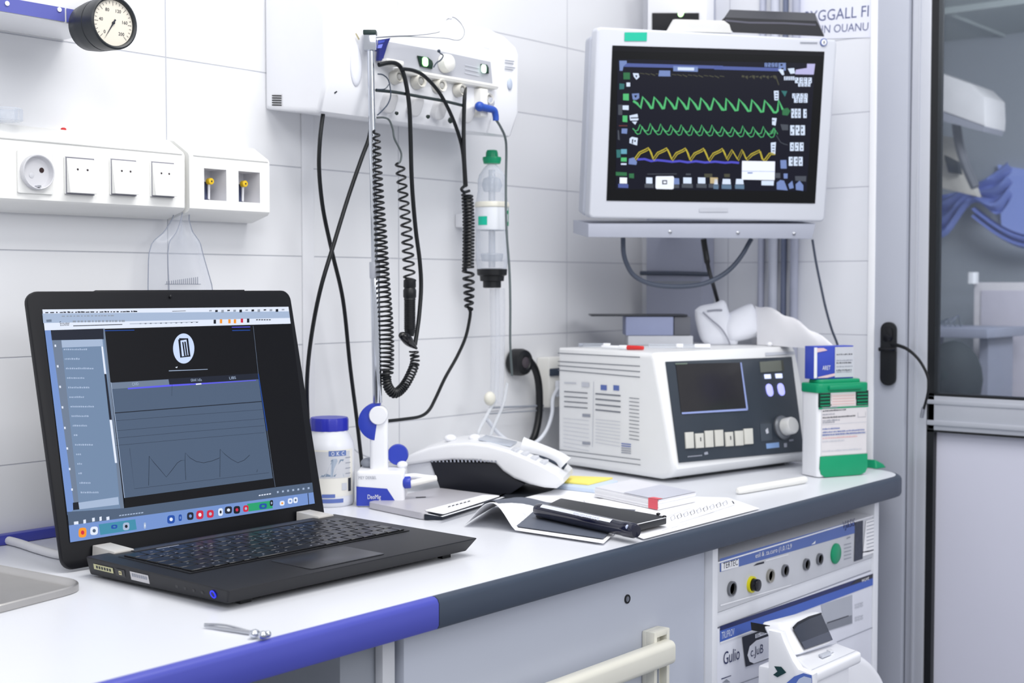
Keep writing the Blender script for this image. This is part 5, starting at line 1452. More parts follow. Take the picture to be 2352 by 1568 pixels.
q = MB(M_white); fr2 = (V((0, 0, 1)) * .25 + (CAM - a).normalized() * 1.0); fr2 = (fr2 - ax_.normalized() * fr2.dot(ax_.normalized())).normalized()
p = a + ax_ * .42 + fr2 * (rr * 1.035); q.text('FINEWRITE', frame(p - ax_.normalized().cross(fr2) * 0, ax_, z=fr2), L_ * .26, .0036, M_inkl)
q = q if False else q
mk('marker_print', q, mk_)
q = MB(M_inkl); q.ball(a + ax_ * .955 + fr2 * rr * 1.0, .0035, .0012, .0028, mat('tip highlight', (190, 200, 226), .2)); mk('tip_glint', q, mk_)  # pale spot painted as a highlight on the marker's end

# notepads
q = MB(mat('pale blue pad', (206, 220, 240), .6)).pts_prism(hull([T(1276, 1122, .902), T(1300, 1104, .902), T(1420, 1112, .902), T(1366, 1132, .902)], .003), (0, 0, .006), None, .0008)
one('pale_pad', q, 'white and pale blue notepad under the yellow notes', 'notepad')
z1 = .9083
q = MB(mat('sticky yellow', (250, 234, 120), .6, var=.03)).pts_prism(hull([T(1281, 1108, z1), T(1306, 1096, z1), T(1408, 1100, z1), T(1352, 1114, z1)], .002), (0, 0, .003), None, .0004)
one('yellow_notes', q, 'yellow sticky notes lying on the pale notepad', 'sticky notes')
nb = thing('note_block', 'thick white note block with a red corner tab on the papers', 'notepad', T(1480, 1140))
zb = .918
c4 = [T(1366, 1118, zb), T(1452, 1099, zb), T(1598, 1130, zb), T(1512, 1148, zb)]
q = MB(mat('block white', (226, 226, 232), .6)); n = 7; z = .9038
for k in range(n):
    dz = (zb - .9038) / n; jx = V((.0008 * math.sin(k * 2.3), .0008 * math.cos(k * 1.7), 0))
    q.pts_prism([V((p.x, p.y, z)) + jx for p in c4], (0, 0, dz * .9), M_paper if k < n - 1 else None); z += dz
mk('page_stack', q, nb)
q = MB(mat('block cover', (200, 202, 214), .55)); q.poly([c4[0].lerp(c4[3], .47) + V((0, 0, .0006)), c4[3] + V((0, 0, .0006)), c4[2] + V((0, 0, .0006)), c4[1].lerp(c4[2], .47) + V((0, 0, .0006))])
mk('grey_cover', q, nb)
q = MB(mat('tab red', (226, 92, 104), .55)); a0 = c4[0].lerp(c4[3], .86); n_ = (c4[3] - c4[0]).cross(V((0, 0, 1))).normalized(); 
if n_.dot(CAM - a0) < 0: n_ = -n_
q.poly([V((a0.x, a0.y, .9042)) + n_ * .0012, V((c4[3].x, c4[3].y, .9042)) + n_ * .0012, c4[3] + n_ * .0012 + V((0, 0, .0008)), a0 + n_ * .0012 + V((0, 0, .0008))])
q.poly([a0 + V((0, 0, .0009)), c4[3] + V((0, 0, .0009)), c4[3].lerp(c4[2], .12) + V((0, 0, .0009)), a0.lerp(c4[2], .10) + V((0, 0, .0009))])
mk('red_tab', q, nb)

# white baton
a = T(1694, 1127, .906); c = T(1850, 1101, .906)
q = MB(M_warm); L_ = (c - a).length; q.lathe([(.0028, 0), (.0046, .0015), (.0056, .006), (.006, .02), (.0061, L_ - .006), (.0052, L_ - .001), (0, L_)], seg=20, M=frame(a, (c - a).orthogonal(), z=c - a))
one('white_baton', q, 'white rounded plastic stick lying in front of the ventilator', 'stick')

# metal tray and tweezers at the near corner
tr = thing('steel_tray', 'shallow brushed steel tray with rolled rim at the near left corner', 'tray', T(40, 1360))
c4 = [T(-190, 1345), T(-20, 1312), T(196, 1352), T(30, 1440)]
c4 = [T(-300, 1380), T(-70, 1300), T(208, 1354), T(-60, 1424)]
outer = hull(c4, .035, 6); cen = sum(outer, V((0, 0, 0))) / len(outer)
q = MB(mat('tray steel', (186, 184, 182), .34, .8, var=.06))
lv = [(1.0, .9006), (1.0, .9072), (.988, .9085), (.97, .908), (.955, .9065), (.935, .9030), (.90, .9015)]
vs = []; N = len(outer)
for k, z in lv:
    for p in outer: vs.append(V((cen.x + (p.x - cen.x) * k, cen.y + (p.y - cen.y) * k, z)))
fs = [(j * N + i, j * N + (i + 1) % N, (j + 1) * N + (i + 1) % N, (j + 1) * N + i) for j in range(len(lv) - 1) for i in range(N)] + [tuple((len(lv) - 1) * N + i for i in range(N))]
q.add(vs, fs, None, True); mk('tray_body', q, tr)
q = MB(M_steel)
a = T(470, 1437, .9022); c = T(575, 1452, .9026); d1 = (c - a)
q.tube([a, a + d1 * .4, c], lambda t: .0012 + .0011 * t, seg=8, raw=False)
q.tube([a + V((0, 0, .0016)), a + d1 * .5 + V((.001, .003, .003)), c + V((0, .001, .001))], .0011, seg=8)
q.ball(T(585, 1455, .9046), .0055, .0042, .0040, M_chrome); q.ball(T(604, 1458, .9044), .0048, .004, .0038, M_chrome); q.ball(T(615, 1456, .9042), .0035, .003, .0032, M_chrome)
one('tweezers', q, 'small steel tweezers lying at the front edge of the worktop', 'tweezers')
q = MB(mat('laptop lead', (226, 226, 228), .4))
q.tube([P(-60, 1236, Z=.9055), P(0, 1238, Z=.9055), P(40, 1246, Z=.9055), P(90, 1262, Z=.9055), P(140, 1274, Z=.9055), P(210, 1276, Z=.9055)], .0052, seg=10, n=8)
one('white_lead', q, 'thick white lead running behind the black laptop at left', 'cable')

# ================================================================== telephone
PH = P(1105, 1120, D=2.06); pu = (RT * .985 - FH * .17).normalized(); pv = (FH * .985 + RT * .17).normalized()
ppl = (PH, -pv)
def ph(px, py, back=0.0): return PL(px, py, ppl) + pv * back
tl = thing('desk_telephone', 'white desk telephone tilted on a dark wedge foot', 'telephone', V((PH.x, PH.y, .9)) + pv * .07)
top = [(918, 1056), (950, 1040), (985, 1028), (1030, 1019), (1075, 1016), (1120, 1021), (1165, 1033), (1205, 1049), (1245, 1067), (1280, 1086), (1293, 1098)]
bot = [(1294, 1110), (1278, 1122), (1250, 1120), (1215, 1112), (1180, 1099), (1155, 1082), (1138, 1064), (1090, 1058), (1040, 1056), (990, 1060), (960, 1064), (922, 1070)]
dep = .118
q = MB(mat('phone white', (232, 233, 236), .35, var=.015)).pts_prism([ph(*e) for e in top + bot], pv * dep, None, .005, 3); mk('phone_body', q, tl)
for p in q.v: pass
q = MB(mat('phone foot dark', (22, 24, 34), .5, var=.05))
zf = V((0, 0, 1))
f4 = [ph(986, 1060, .004), ph(1140, 1064, .004), ph(1176, 1098, .004), ph(1205, 1112, .004), ph(1170, 1128, .004), ph(1012, 1110, .004)]
for k in (4, 5): f4[k].z = .9018
q.pts_prism(f4, pv * (dep - .01), None, .002)
mk('wedge_foot', q, tl)
q = MB(M_ink)
for k in range(18): x = 990 + k * 8.6; q.poly([ph(x, 1057 - (3 if 4 < k < 14 else 0), -.0004), ph(x + 4, 1057 - (3 if 4 < k < 14 else 0), -.0004), ph(x + 5, 1061, -.0004), ph(x + 1, 1061, -.0004)], M_inkg)
mk('vent_slots', q, tl)
q = MB(mat('side fill', (206, 208, 214), .4)); q.pts_prism([ph(922, 1066, .006), ph(990, 1060, .006), ph(1014, 1108, .006), ph(930, 1096, .006)], pv * (dep - .015), None, .003); 
mk('rear_skirt', q, tl)
hs = [ph(1186, 1040, .055), ph(1232, 1058, .055), ph(1270, 1074, .055), ph(1288, 1084, .055)]
q = MB(mat('phone white', (232, 233, 236), .35)); up_ = V((0, 0, 1))
q.tube([p + up_ * (.006 + .004 * math.sin(PI * k / 3)) for k, p in enumerate(hs)], lambda t: .009 + .004 * abs(2 * t - 1) ** 2, seg=14, n=8)
mk('handset', q, tl)
q = MB(M_dark); q.tube([hs[0] + up_ * .0015, hs[1] + up_ * .0018, hs[2] + up_ * .0018, hs[3] + up_ * .001], .0055, seg=10); mk('handset_gap', q, tl)
q = MB(M_white)
for px, bk in ((1018, .05), (1074, .055)):
    p = ph(px, 1019, bk); q2 = MB(M_white); q2.ball(p + V((0, 0, .003)), .011, .009, .006); mk('cradle_hook', q2, tl)
q = MB(mat('phone lcd', (186, 192, 204), .2)); q.pts_prism([ph(1090, 1018, .03) + up_ * .0015, ph(1165, 1034, .03) + up_ * .0015, ph(1165, 1034, .09) + up_ * .0015, ph(1090, 1018, .09) + up_ * .0015], (0, 0, .002), None, .0005); mk('display', q, tl)
q = MB(mat('phone key', (214, 216, 222), .4))
for i in range(4):
    for j in range(3):
        p = ph(1178 + i * 22, 1038 + i * 9.5, .012 + j * .012) + up_ * .001; q.box(p.x - .004, p.x + .004, p.y - .004, p.y + .004, p.z - .002, p.z + .0022, None, .0008)
mk('keypad', q, tl)
q = MB(mat('phone lead', (214, 216, 222), .4)); q.tube([T(806, 1010, .95), P(815, 1030, Y=-.05), P(835, 1055, Y=-.06), P(880, 1075, Y=-.08), P(920, 1085, Y=-.09)], .0018, seg=8) if False else q.tube([P(800, 1012, Y=-.012), P(812, 1028, Y=-.02), P(830, 1042, Y=-.03), P(860, 1052, Y=-.04), P(905, 1062, Y=-.06)], .0016, seg=8)
one('phone_lead', q, 'thin white lead curving along the wall behind the stand', 'cable')
# ================================================================== ventilator
th = -.1774; exv = V((math.cos(th), math.sin(th), 0)); eyv = V((-exv.y, exv.x, 0)); VO = V((1.8279, -.3702, .9))
VW, VD, VH, VS = .366, .2785, .2073, .0449
M_vent = mat('ventilator white', (232, 233, 234), .4, var=.015)
ve = thing('ventilator', 'large white box-shaped ventilator with a dark tilted control panel', 'medical device', VO, th)
q = MB(M_vent)
z0 = .006
prof = [(.03, z0 - .001), (.012, z0 + .004), (-.002, z0 + .018), (0, z0 + .03), (VS - .002, VH - .006), (VS + .004, VH + .0029), (VD, VH + .0029), (VD, z0)]
q.M = frame((0, 0, 0), (0, 1, 0), y=(0, 0, 1)); q.prism(prof, 0, VW, bev=.009, seg=3)
mk('housing', q, ve, local=True)
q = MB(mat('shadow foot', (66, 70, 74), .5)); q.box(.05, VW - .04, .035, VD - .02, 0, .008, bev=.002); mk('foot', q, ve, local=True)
W = WM[ve.name]
a0 = W @ V((0, 0, z0 + .03)); a1 = W @ V((VW, 0, z0 + .03)); a2 = W @ V((0, VS, VH))
vn = (a1 - a0).cross(a2 - a0).normalized(); vn = vn if vn.dot(CAM - a0) > 0 else -vn
vp = (a0 + vn * .0012, vn)
pn = -exv; vs_ = (W @ V((0, 0, 0)) + pn * .0004, pn)
def vc(pts): return [(1160 + x / 2.529, 540 + y / 2.529) for x, y in pts]
def vd(mb, pts, m, off=.0005, pl=vp): mb.decal(pl, vc(pts), m, off)
MP = mat('panel slate', (50, 58, 68), .35, var=.06)
q = MB(MP); q.raised(vp, vc([(930, 735), (1662, 706), (1733, 1256), (1008, 1322)]), .0016, MP, .0006)
vp2 = (vp[0] + vn * .0016, vn)
vd(q, [(1480, 1095), (1545, 1092), (1552, 1190), (1486, 1197)], mat('panel lighter', (66, 74, 84), .4), .0005, vp2)
for i in range(9): x = 1060 + i * 9.5; vd(q, [(x, 1283 - i * .9), (x + 7, 1282 - i * .9), (x + 7, 1289 - i * .9), (x, 1290 - i * .9)], M_inkg, .0005, vp2)
vd(q, [(1155, 1262), (1175, 1256), (1180, 1272), (1158, 1276)], M_inkg, .0005, vp2)
vd(q, [(1515, 1210), (1590, 1202), (1592, 1232), (1518, 1240)], mat('panel blue tag', (128, 158, 204), .4), .0005, vp2)
vd(q, [(1618, 1208), (1636, 1206), (1637, 1230), (1620, 1232)], M_inkg, .0005, vp2); vd(q, [(1648, 1188), (1674, 1184), (1674, 1194), (1650, 1198)], M_inkg, .0005, vp2)
vd(q, [(1510, 1132), (1524, 1118), (1530, 1148), (1516, 1154)], M_inkl, .0009, vp2)
mk('control_panel', q, ve)
q = MB(mat('vent screen', (46, 45, 47), .22, var=.1)); q.raised(vp2, vc([(990, 748), (1368, 740), (1404, 1012), (1022, 1034)]), .001, None)
vd(q, [(1362, 740), (1370, 740), (1408, 1012), (1398, 1012)], mat('screen edge blue', (150, 164, 214), .3), .0016, vp2)
vd(q, [(1022, 1030), (1404, 1006), (1406, 1018), (1024, 1040)], mat('screen edge blue', (150, 164, 214), .3), .0016, vp2)
vd(q, [(985, 744), (1055, 742), (1055, 750), (985, 752)], mat('screen tag', (108, 122, 110), .4), .0016, vp2)
mk('screen', q, ve)
q = MB(mat('lcd olive', (112, 116, 108), .25)); q.raised(vp2, vc([(1478, 736), (1612, 726), (1618, 788), (1484, 798)]), .001); vd(q, [(1600, 727), (1612, 726), (1618, 788), (1606, 789)], mat('lcd dark', (74, 76, 70), .3), .0014, vp2); mk('small_display', q, ve)
for x0, y0, x1, y1 in ((1504, 808, 1542, 834), (1568, 804, 1608, 831)):
    q = MB(glow('status white', (200, 210, 255), .9, (200, 205, 230))); q.raised(vp2, vc([(x0, y0 + 1), (x1 - 3, y0), (x1, y1 - 1), (x0 + 4, y1)]), .0018, None, .0004); mk('status_lamp', q, ve)
for cx, cy in ((1534, 900), (1601, 896)):
    q = MB(glow('key violet', (160, 164, 255), .85, (170, 170, 240))); c = PL(*vc([(cx, cy)])[0], vp2); q.M = frame(c, exv, z=vn); q.prism(rrect(.0168, .0225, .0083, 6), 0, .0022, bev=.0008); mk('lit_key', q, ve)
for x0, y0, x1, y1 in ((1040, 1143, 1092, 1240), (1098, 1150, 1150, 1238), (1154, 1134, 1206, 1234), (1211, 1130, 1264, 1228), (1272, 1142, 1322, 1228), (1329, 1135, 1380, 1224), (1381, 1122, 1436, 1216)):
    q = MB(mat('key stone', (204, 203, 196), .45)); q.raised(vp2, vc([(x0, y0 + 3), (x1 - 4, y0), (x1, y1 - 3), (x0 + 6, y1)]), .0032, None, .0012)
    if x0 in (1098, 1272): vd(q, [(x0 + 26, y0 + 26), (x0 + 32, y0 + 26), (x0 + 33, y0 + 48), (x0 + 28, y0 + 48)], M_ink, .0036, vp2)
    mk('soft_key', q, ve)
c = PL(*vc([(1606, 1118)])[0], vp2)
q = MB(mat('knob ring', (120, 124, 130), .35, .5)); q.M = frame(c, exv, z=vn); q.lathe([(.0205, 0), (.021, .004), (.0185, .008), (.014, .009)], seg=36); 
kn = mk('knob_ring', q, ve)
q = MB(mat('knob silver', (226, 226, 224), .3, .2)); q.M = frame(c, exv, z=vn); q.lathe([(.0150, .006), (.0150, .024), (.0135, .027), (0, .0275)], seg=32); mk('rotary_knob', q, ve)
# prints and slots of the side
q = MB(mat('slot grey', (112, 116, 126), .6)); sd = lambda pts, m=None, off=.0005: vd(q, pts, m, off, vs_)
for y0, y1 in ((682, 706), (730, 758), (754, 790), (780, 822)): sd([(308, y0), (785, y1), (785, y1 + 5), (308, y0 + 5)])
for k in range(4): sd([(344, 904 + k * 29), (480, 914 + k * 29), (480, 920 + k * 29), (344, 910 + k * 29)])
for k in range(4): sd([(526, 916 + k * 31), (672, 928 + k * 32), (672, 936 + k * 32), (526, 924 + k * 31)])
for k in range(12): sd([(722, 942 + k * 21.5), (780, 948 + k * 21.8), (780, 952 + k * 21.8), (722, 946 + k * 21.5)])
for y0, y1 in ((1242, 1302), (1268, 1332)): sd([(300, y0), (788, y1), (788, y1 + 4), (300, y0 + 4)])
mk('vent_slots', q, ve)
q = MB(M_inkl)
for k in range(8):
    sd([(340, 1062 + k * 23), (488, 1076 + k * 25), (488, 1078.5 + k * 25), (340, 1064.5 + k * 23)], M_inkl); sd([(526, 1068 + k * 19), (670, 1082 + k * 20.5), (670, 1085 + k * 20.5), (526, 1071 + k * 19)], M_inkl)
for x0, y0, w_, h_, m_ in ((446, 852, 44, 28, M_inkl), (556, 868, 36, 30, M_inkb), (630, 870, 34, 30, M_inkb), (344, 852, 70, 8, M_inkl), (450, 1036, 46, 18, M_inkg), (450, 1198, 46, 16, M_inkg)): sd([(x0, y0), (x0 + w_, y0 + 3), (x0 + w_, y0 + h_ + 3), (x0, y0 + h_)], m_)
sd([(514, 850), (517, 850), (510, 1230), (507, 1230)], M_inkl)
for k in range(5): sd([(676, 1206 + k * 13), (732, 1212 + k * 13), (732, 1218 + k * 13), (676, 1212 + k * 13)], M_inkb if k < 2 else M_inkg)
mk('side_print', q, ve)
q = MB(M_inkl); vd(q, [(1510, 682), (1682, 674), (1684, 690), (1512, 700)], None, .0006, (vp[0], vn)); mk('model_plate', q, ve)

# ---- things lying on the ventilator
ZV = .9 + VH + .0031
def tv(px, py, dz=0.0): return P(px, py, Z=ZV + dz)
# marker with the red cap
a = tv(1382, 796, .004); c = tv(1478, 799, .004)
pn_ = thing('red_capped_pen', 'white pen with a red cap lying on top of the ventilator', 'pen', a)
d1 = c - a; q = MB(M_white); q.cyl(a + d1 * .62, a + d1 * .43, .0040, seg=14, bev=.001); q.cyl(a, a + d1 * .44, .0028, seg=12, bev=.0006); mk('pen_barrel', q, pn_)
q = MB(M_red); q.cyl(a + d1 * .62, c, .0042, r1=.0034, seg=14, bev=.001); mk('red_cap', q, pn_)
def tube_thing(px0, px1, py, label, segs):
    a = tv(px0, py, .0042); c = tv(px1, py + 1, .0042); t_ = thing('syringe', label, 'syringe', a); d1 = c - a
    q = MB(M_clear); q.cyl(a, c, .0034, seg=12); mk('clear_barrel', q, t_)
    for f0, f1, rr_, m_ in segs:
        q = MB(m_); q.cyl(a + d1 * f0, a + d1 * f1, rr_, seg=12, bev=.0006); mk('white_end', q, t_)
tube_thing(1330, 1402, 792, 'short clear syringe at the left end of the ventilator top', ((.78, 1.0, .0041, M_white), (0, .12, .0026, M_inkg)))
tube_thing(1490, 1632, 794, 'long clear syringe with white ends on the ventilator top by the pouch', ((.45, .56, .0042, M_white), (.74, 1.0, .0042, M_white)))
q = MB(M_white)
q.ball(tv(1768, 790, .004), .006, .005, .004); one('white_stopper', q, 'small white stopper on the ventilator top before the white bag', 'stopper')
# grey boxes and the black board
bx_ = lambda px, py, dz=0.0: tv(px, py, dz)
b0 = tv(1440, 793); b1 = tv(1592, 793); mmb = (b0 - CAM).dot(FW) / F
dirx = (b1 - b0); dirx.z = 0; wbx = dirx.length; dirx.normalize(); diry = V((-dirx.y, dirx.x, 0))
if diry.dot(FH) < 0: diry = -diry
def bxx(x0, x1, y0, y1, z0_, z1_, m, bev=.002):
    q = MB(m); q.M = frame(b0, dirx, y=diry); q.M.translation = V((b0.x, b0.y, ZV)); q.box(x0, x1, y0, y1, z0_, z1_, None, bev); return q
q = bxx(.002, wbx, 0, .07, 0, 22 * mmb, mat('carton white', (206, 208, 214), .6)); one('white_carton', q, 'flat white carton at the bottom of the stack on the ventilator', 'box')
q = bxx(-.002, .085, .002, .075, 22 * mmb + .0004, 66 * mmb, mat('box lilac grey', (150, 158, 190), .55)); q.M = Matrix.Identity(4)
q.M = frame(b0, dirx, y=diry); q.M.translation = V((b0.x, b0.y, ZV)); one('lilac_box', q, 'lilac grey box lying on the white carton under the black board', 'box')
q = bxx(.0865, wbx - .004, .006, .075, 22 * mmb + .0004, 66 * mmb, mat('box dark grey', (104, 106, 114), .5)); one('dark_box', q, 'dark grey box between the lilac box and the white pouch', 'box')
q = bxx(-.066, wbx - .01, .0, .08, 66 * mmb + .0006, 70 * mmb + .0006, mat('board black', (40, 44, 52), .35), .0012); one('black_board', q, 'thin black board lying across the boxes and jutting out left', 'clipboard')
# soft white pouch of two lobes
pp_ = P(1670, 793, Z=ZV) + FH * .03
pk = thing('white_pouch', 'soft white two-lobed pouch standing on top of the ventilator', 'pouch', V((pp_.x, pp_.y, ZV)))
ppl2 = (pp_, -FH)
def pil(outline, t0, t1, m):
    pts = [PL(*e, ppl2) for e in outline]; pts = spline(pts + [pts[0]], 5)[:-1]; c_ = sum(pts, V((0, 0, 0))) / len(pts); N = len(pts); vs = []; fs = []
    rings = [(1.0, 0), (.96, .35), (.84, .68), (.6, .92), (.3, 1.0)]
    for sgn in (1, -1):
        base_ = len(vs)
        for k, h_ in rings:
            for p in pts: vs.append(c_ + (p - c_) * k + FH * (-sgn * h_ * (t0 if sgn > 0 else t1)))
        for j in range(len(rings) - 1):
            for i in range(N): fs.append((base_ + j * N + i, base_ + j * N + (i + 1) % N, base_ + (j + 1) * N + (i + 1) % N, base_ + (j + 1) * N + i))
        fs.append(tuple(base_ + (len(rings) - 1) * N + i for i in range(N)))
    for v in vs: v.z = max(v.z, ZV + .0005)
    q = MB(m); q.add(vs, fs, None, True); return q
MPo = mat('pouch white', (234, 236, 244), .7, var=.02)
mk('pouch_lobe', pil([(1596, 712), (1610, 702), (1640, 696), (1658, 689), (1668, 696), (1674, 715), (1690, 760), (1692, 793), (1650, 794), (1614, 785), (1598, 740)], .012, .016, MPo), pk)
mk('pouch_lobe', pil([(1676, 718), (1700, 706), (1722, 698), (1732, 704), (1744, 736), (1754, 768), (1730, 776), (1690, 784), (1668, 782), (1660, 750)], .018, .008, MPo), pk)
q = MB(mat('pouch seam', (150, 152, 164), .6)); q.tube([PL(*e, ppl2) - FH * o_ for e, o_ in (((1612, 716), .014), ((1630, 733), .0165), ((1652, 752), .017), ((1667, 774), .016), ((1674, 790), .014))], .0014, seg=6)
q.tube([PL(*e, ppl2) - FH * .0135 for e in ((1622, 714), (1640, 712), (1656, 712))], .0018, seg=6)
mk('seam', q, pk)
# heap of white sheeting
ga_ = P(1735, 780, D=2.50); gb_ = P(1912, 780, D=2.30); gd_ = gb_ - ga_; gd_.z = 0; gn_ = V((gd_.y, -gd_.x, 0)).normalized()
if gn_.dot(FH) > 0: gn_ = -gn_
pgl = (ga_, gn_)
MPl = mat('white sheeting', (232, 232, 236), .5, var=.02)
def heap(u, v):
    x = 1732 + 190 * u; yb = 804
    pr_ = [(0, 700), (.12, 704), (.25, 712), (.4, 724), (.55, 740), (.7, 758), (.85, 778), (1, 798)]
    for (a_, b_), (c_, d_) in zip(pr_, pr_[1:]):
        if a_ <= u <= c_: yt = b_ + (d_ - b_) * (u - a_) / (c_ - a_); break
    p = PL(x, yt + (yb - yt) * (1 - math.sin(v * PI)), pgl)
    dd = .030 * math.cos(v * PI) * min(1, (yb - yt) / 60 + .3)
    p = p - FH * dd * (1 if v < .5 else .8) + V((0, 0, .0025 * math.sin(u * 21 + v * 7) * math.sin(v * PI)))
    p.z = max(p.z, ZV + .0006); return p
q = MB(MPl).grid(heap, 30, 18)
one('white_sheeting', q, 'heap of white plastic sheeting behind the pouch on the ventilator', 'plastic sheeting')

# ================================================================== dispenser with the green lid
td = math.radians(-25); ed = V((math.cos(td), math.sin(td), 0)); fd = V((-ed.y, ed.x, 0)); DO = V((2.0393, -.5166, .9)); DW, DD, DH = .1035, .047, .163
wd_ = thing('wipes_dispenser', 'white dispenser box with green lid and printed label at the worktop end', 'dispenser', DO, td)
q = MB(mat('dispenser white', (238, 239, 243), .35, var=.015)); q.M = Matrix.Translation((DW / 2, DD / 2, 0)); q.prism(rrect(DW, DD, .008), .001, DH - .016, bev=.003); mk('dispenser_body', q, wd_, local=True)
zz = lambda py: (1098 - py) * (P(1940, 1098, D=2.25) - P(1940, 1097, D=2.25)).length * 1.0
q = MB(M_green); q.M = Matrix.Translation((DW / 2, DD / 2, 0))
q.prism(rrect(DW + .004, DD + .004, .009), DH - .022, DH - .006, bev=.003); q.prism(rrect(DW * .86, DD * .7, .008), DH - .008, DH, bev=.003)
q.box(-.034, .034, -.031, -.020, DH - .017, DH - .009, None, .003); mk('green_lid', q, wd_, local=True)
q = MB(M_green); q.M = frame((0, 0, 0), (1, 0, 0), y=(0, 0, 1)); 
q.prism([(.004, .036), (DW - .001, .036), (DW - .001, .012), (DW - .006, .004), (DW - .016, .001), (.014, .001), (.006, .006), (.003, .016)], -.0005, .0022, bev=.0006)
q.M = Matrix.Identity(4); mk('green_base', q, wd_, local=True)
q = MB(mat('dispenser label', (222, 218, 220), .55)); fl = Face((.006, -.0008, DH - .036), (DW - .003, -.0008, DH - .034), (DW - .003, -.0008, .037), (.006, -.0008, .037)); 
if fl.n.y > 0: fl.n = -fl.n
fl.rect(q, 0, 0, 1, 1, None, .0002)
for v in (.42, .60, .63): fl.rect(q, 0, v, 1, v + .006, M_inkl, .0006)
for i, (v, u1, m_) in enumerate(((.05, .42, M_ink), (.10, .36, M_inkg), (.155, .55, M_ink), (.22, .28, M_inkg), (.28, .74, M_ink), (.335, .40, M_inkg), (.37, .28, M_inkg), (.49, .40, M_inkb), (.55, .96, M_inkb), (.60, .96, M_inkb), (.66, .8, mat('print rose', (224, 180, 180), .6)), (.72, .5, M_inkl), (.9, .9, M_inkl))):
    fl.scrib(q, .02, v, u1, v + .028, m_, .0007, int(26 * u1) + 3, i)
for a_, b_ in ((.80, .26), (.97, .26)): fl.line(q, [(a_, .24), (a_, .33)], .0006, M_inkg)
fl.line(q, [(.80, .33), (.97, .33)], .0006, M_inkg); mk('label', q, wd_, local=True)
q = MB(M_green); q.box(.001, .024, -.0012, .002, DH - .045, DH - .022, mat('grille green black', (12, 56, 44), .4)); q.box(DW - .026, DW, -.0012, .002, DH - .045, DH - .020, mat('grille green black', (12, 56, 44), .4))
for k in range(4): q.box(.003, .022, -.002, .001, DH - .043 + k * .0055, DH - .0412 + k * .0055, M_green); q.box(DW - .024, DW - .002, -.002, .001, DH - .043 + k * .0055, DH - .0412 + k * .0055, M_green)
q.box(.001, DW, -.0014, .001, DH - .048, DH - .0455, M_green); mk('lid_grille', q, wd_, local=True)
q = MB(mat('slot card', (226, 214, 212), .6)); q.box(.026, DW - .028, -.0016, .001, DH - .044, DH - .024); 
for k in range(4): q.box(.028, DW - .03, -.0020, -.0015, DH - .041 + k * .0045, DH - .0402 + k * .0045, mat('print rose', (224, 180, 180), .6))
mk('label_card', q, wd_, local=True)
q = MB(M_green); q.box(DW - .001, DW + .0035, .012, .03, .03, .07, None, .001); mk('side_latch', q, wd_, local=True)
# green scoop behind it
g0 = P(2018, 1080, Z=.9)
q = MB(M_green)
sc1 = [P(1992, 1080, Z=.9012), P(2034, 1084, Z=.9012), P(2034, 1070, Z=.9012), P(1994, 1064, Z=.9012)]
dl = P(2005, 1075, Z=.9); 
q.hexa([dl + V((-.012, -.012, .0006)), dl + V((.018, -.018, .0006)), dl + V((.024, .010, .0006)), dl + V((-.006, .016, .0006)), dl + V((-.008, -.008, .017)), dl + V((.012, -.014, .008)), dl + V((.018, .006, .008)), dl + V((-.004, .012, .016))], None, .003, 3)
one('green_wedge', q, 'small green plastic wedge right of the dispenser at the worktop end', 'plastic part')
# blue carton on the dispenser
bl = thing('blue_carton', 'blue and white medicine carton standing on the green dispenser lid', 'box', DO + V((0, 0, DH)))
zt_ = DO.z + DH + .0004
c0 = PL(1842, 872, (DO + fd * .012, -fd)); 
q = MB(M_white); q.M = frame(V((DO.x, DO.y, zt_)), ed, y=fd)
cw_, cd_, chh = .083, .024, .055
x0 = .002
q.box(x0, x0 + cw_, .016, .016 + cd_, 0, chh, mat('carton blue', (58, 78, 186), .45), .0008)
fc = Face(V((x0 + .004, .0156, chh - .002)), V((x0 + cw_, .0156, chh - .002)), V((x0 + cw_, .0156, .002)), V((x0 + .004, .0156, .002)))
fc.c = [q.M @ p for p in fc.c]; fc.n = -fd; q.M = Matrix.Identity(4)
fc.rect(q, .50, 0, 1, 1, mat('carton grey', (204, 206, 214), .5), .0003)
fc.rect(q, -.05, 0, .03, 1, M_white, .0004)
fc.poly(q, [(.03, .02), (.20, .02), (.30, .10), (.03, .16)], mat('carton pink', (232, 200, 206), .5), .0005)
fc.poly(q, [(.05, .97), (.5, .86), (.5, .95), (.30, 1.0), (.05, 1.0)], mat('carton pink', (232, 200, 206), .5), .0005)
fc.text(q, 'ARET', .17, .60, .38, .74, M_white, .0006)
for k, v in enumerate((.22, .42, .5, .62, .74, .8)): fc.scrib(q, .54, v, .96, v + .045, M_inkg if k % 2 else M_ink, .0006, 9, k + 40)
mk('carton_body', q, bl)

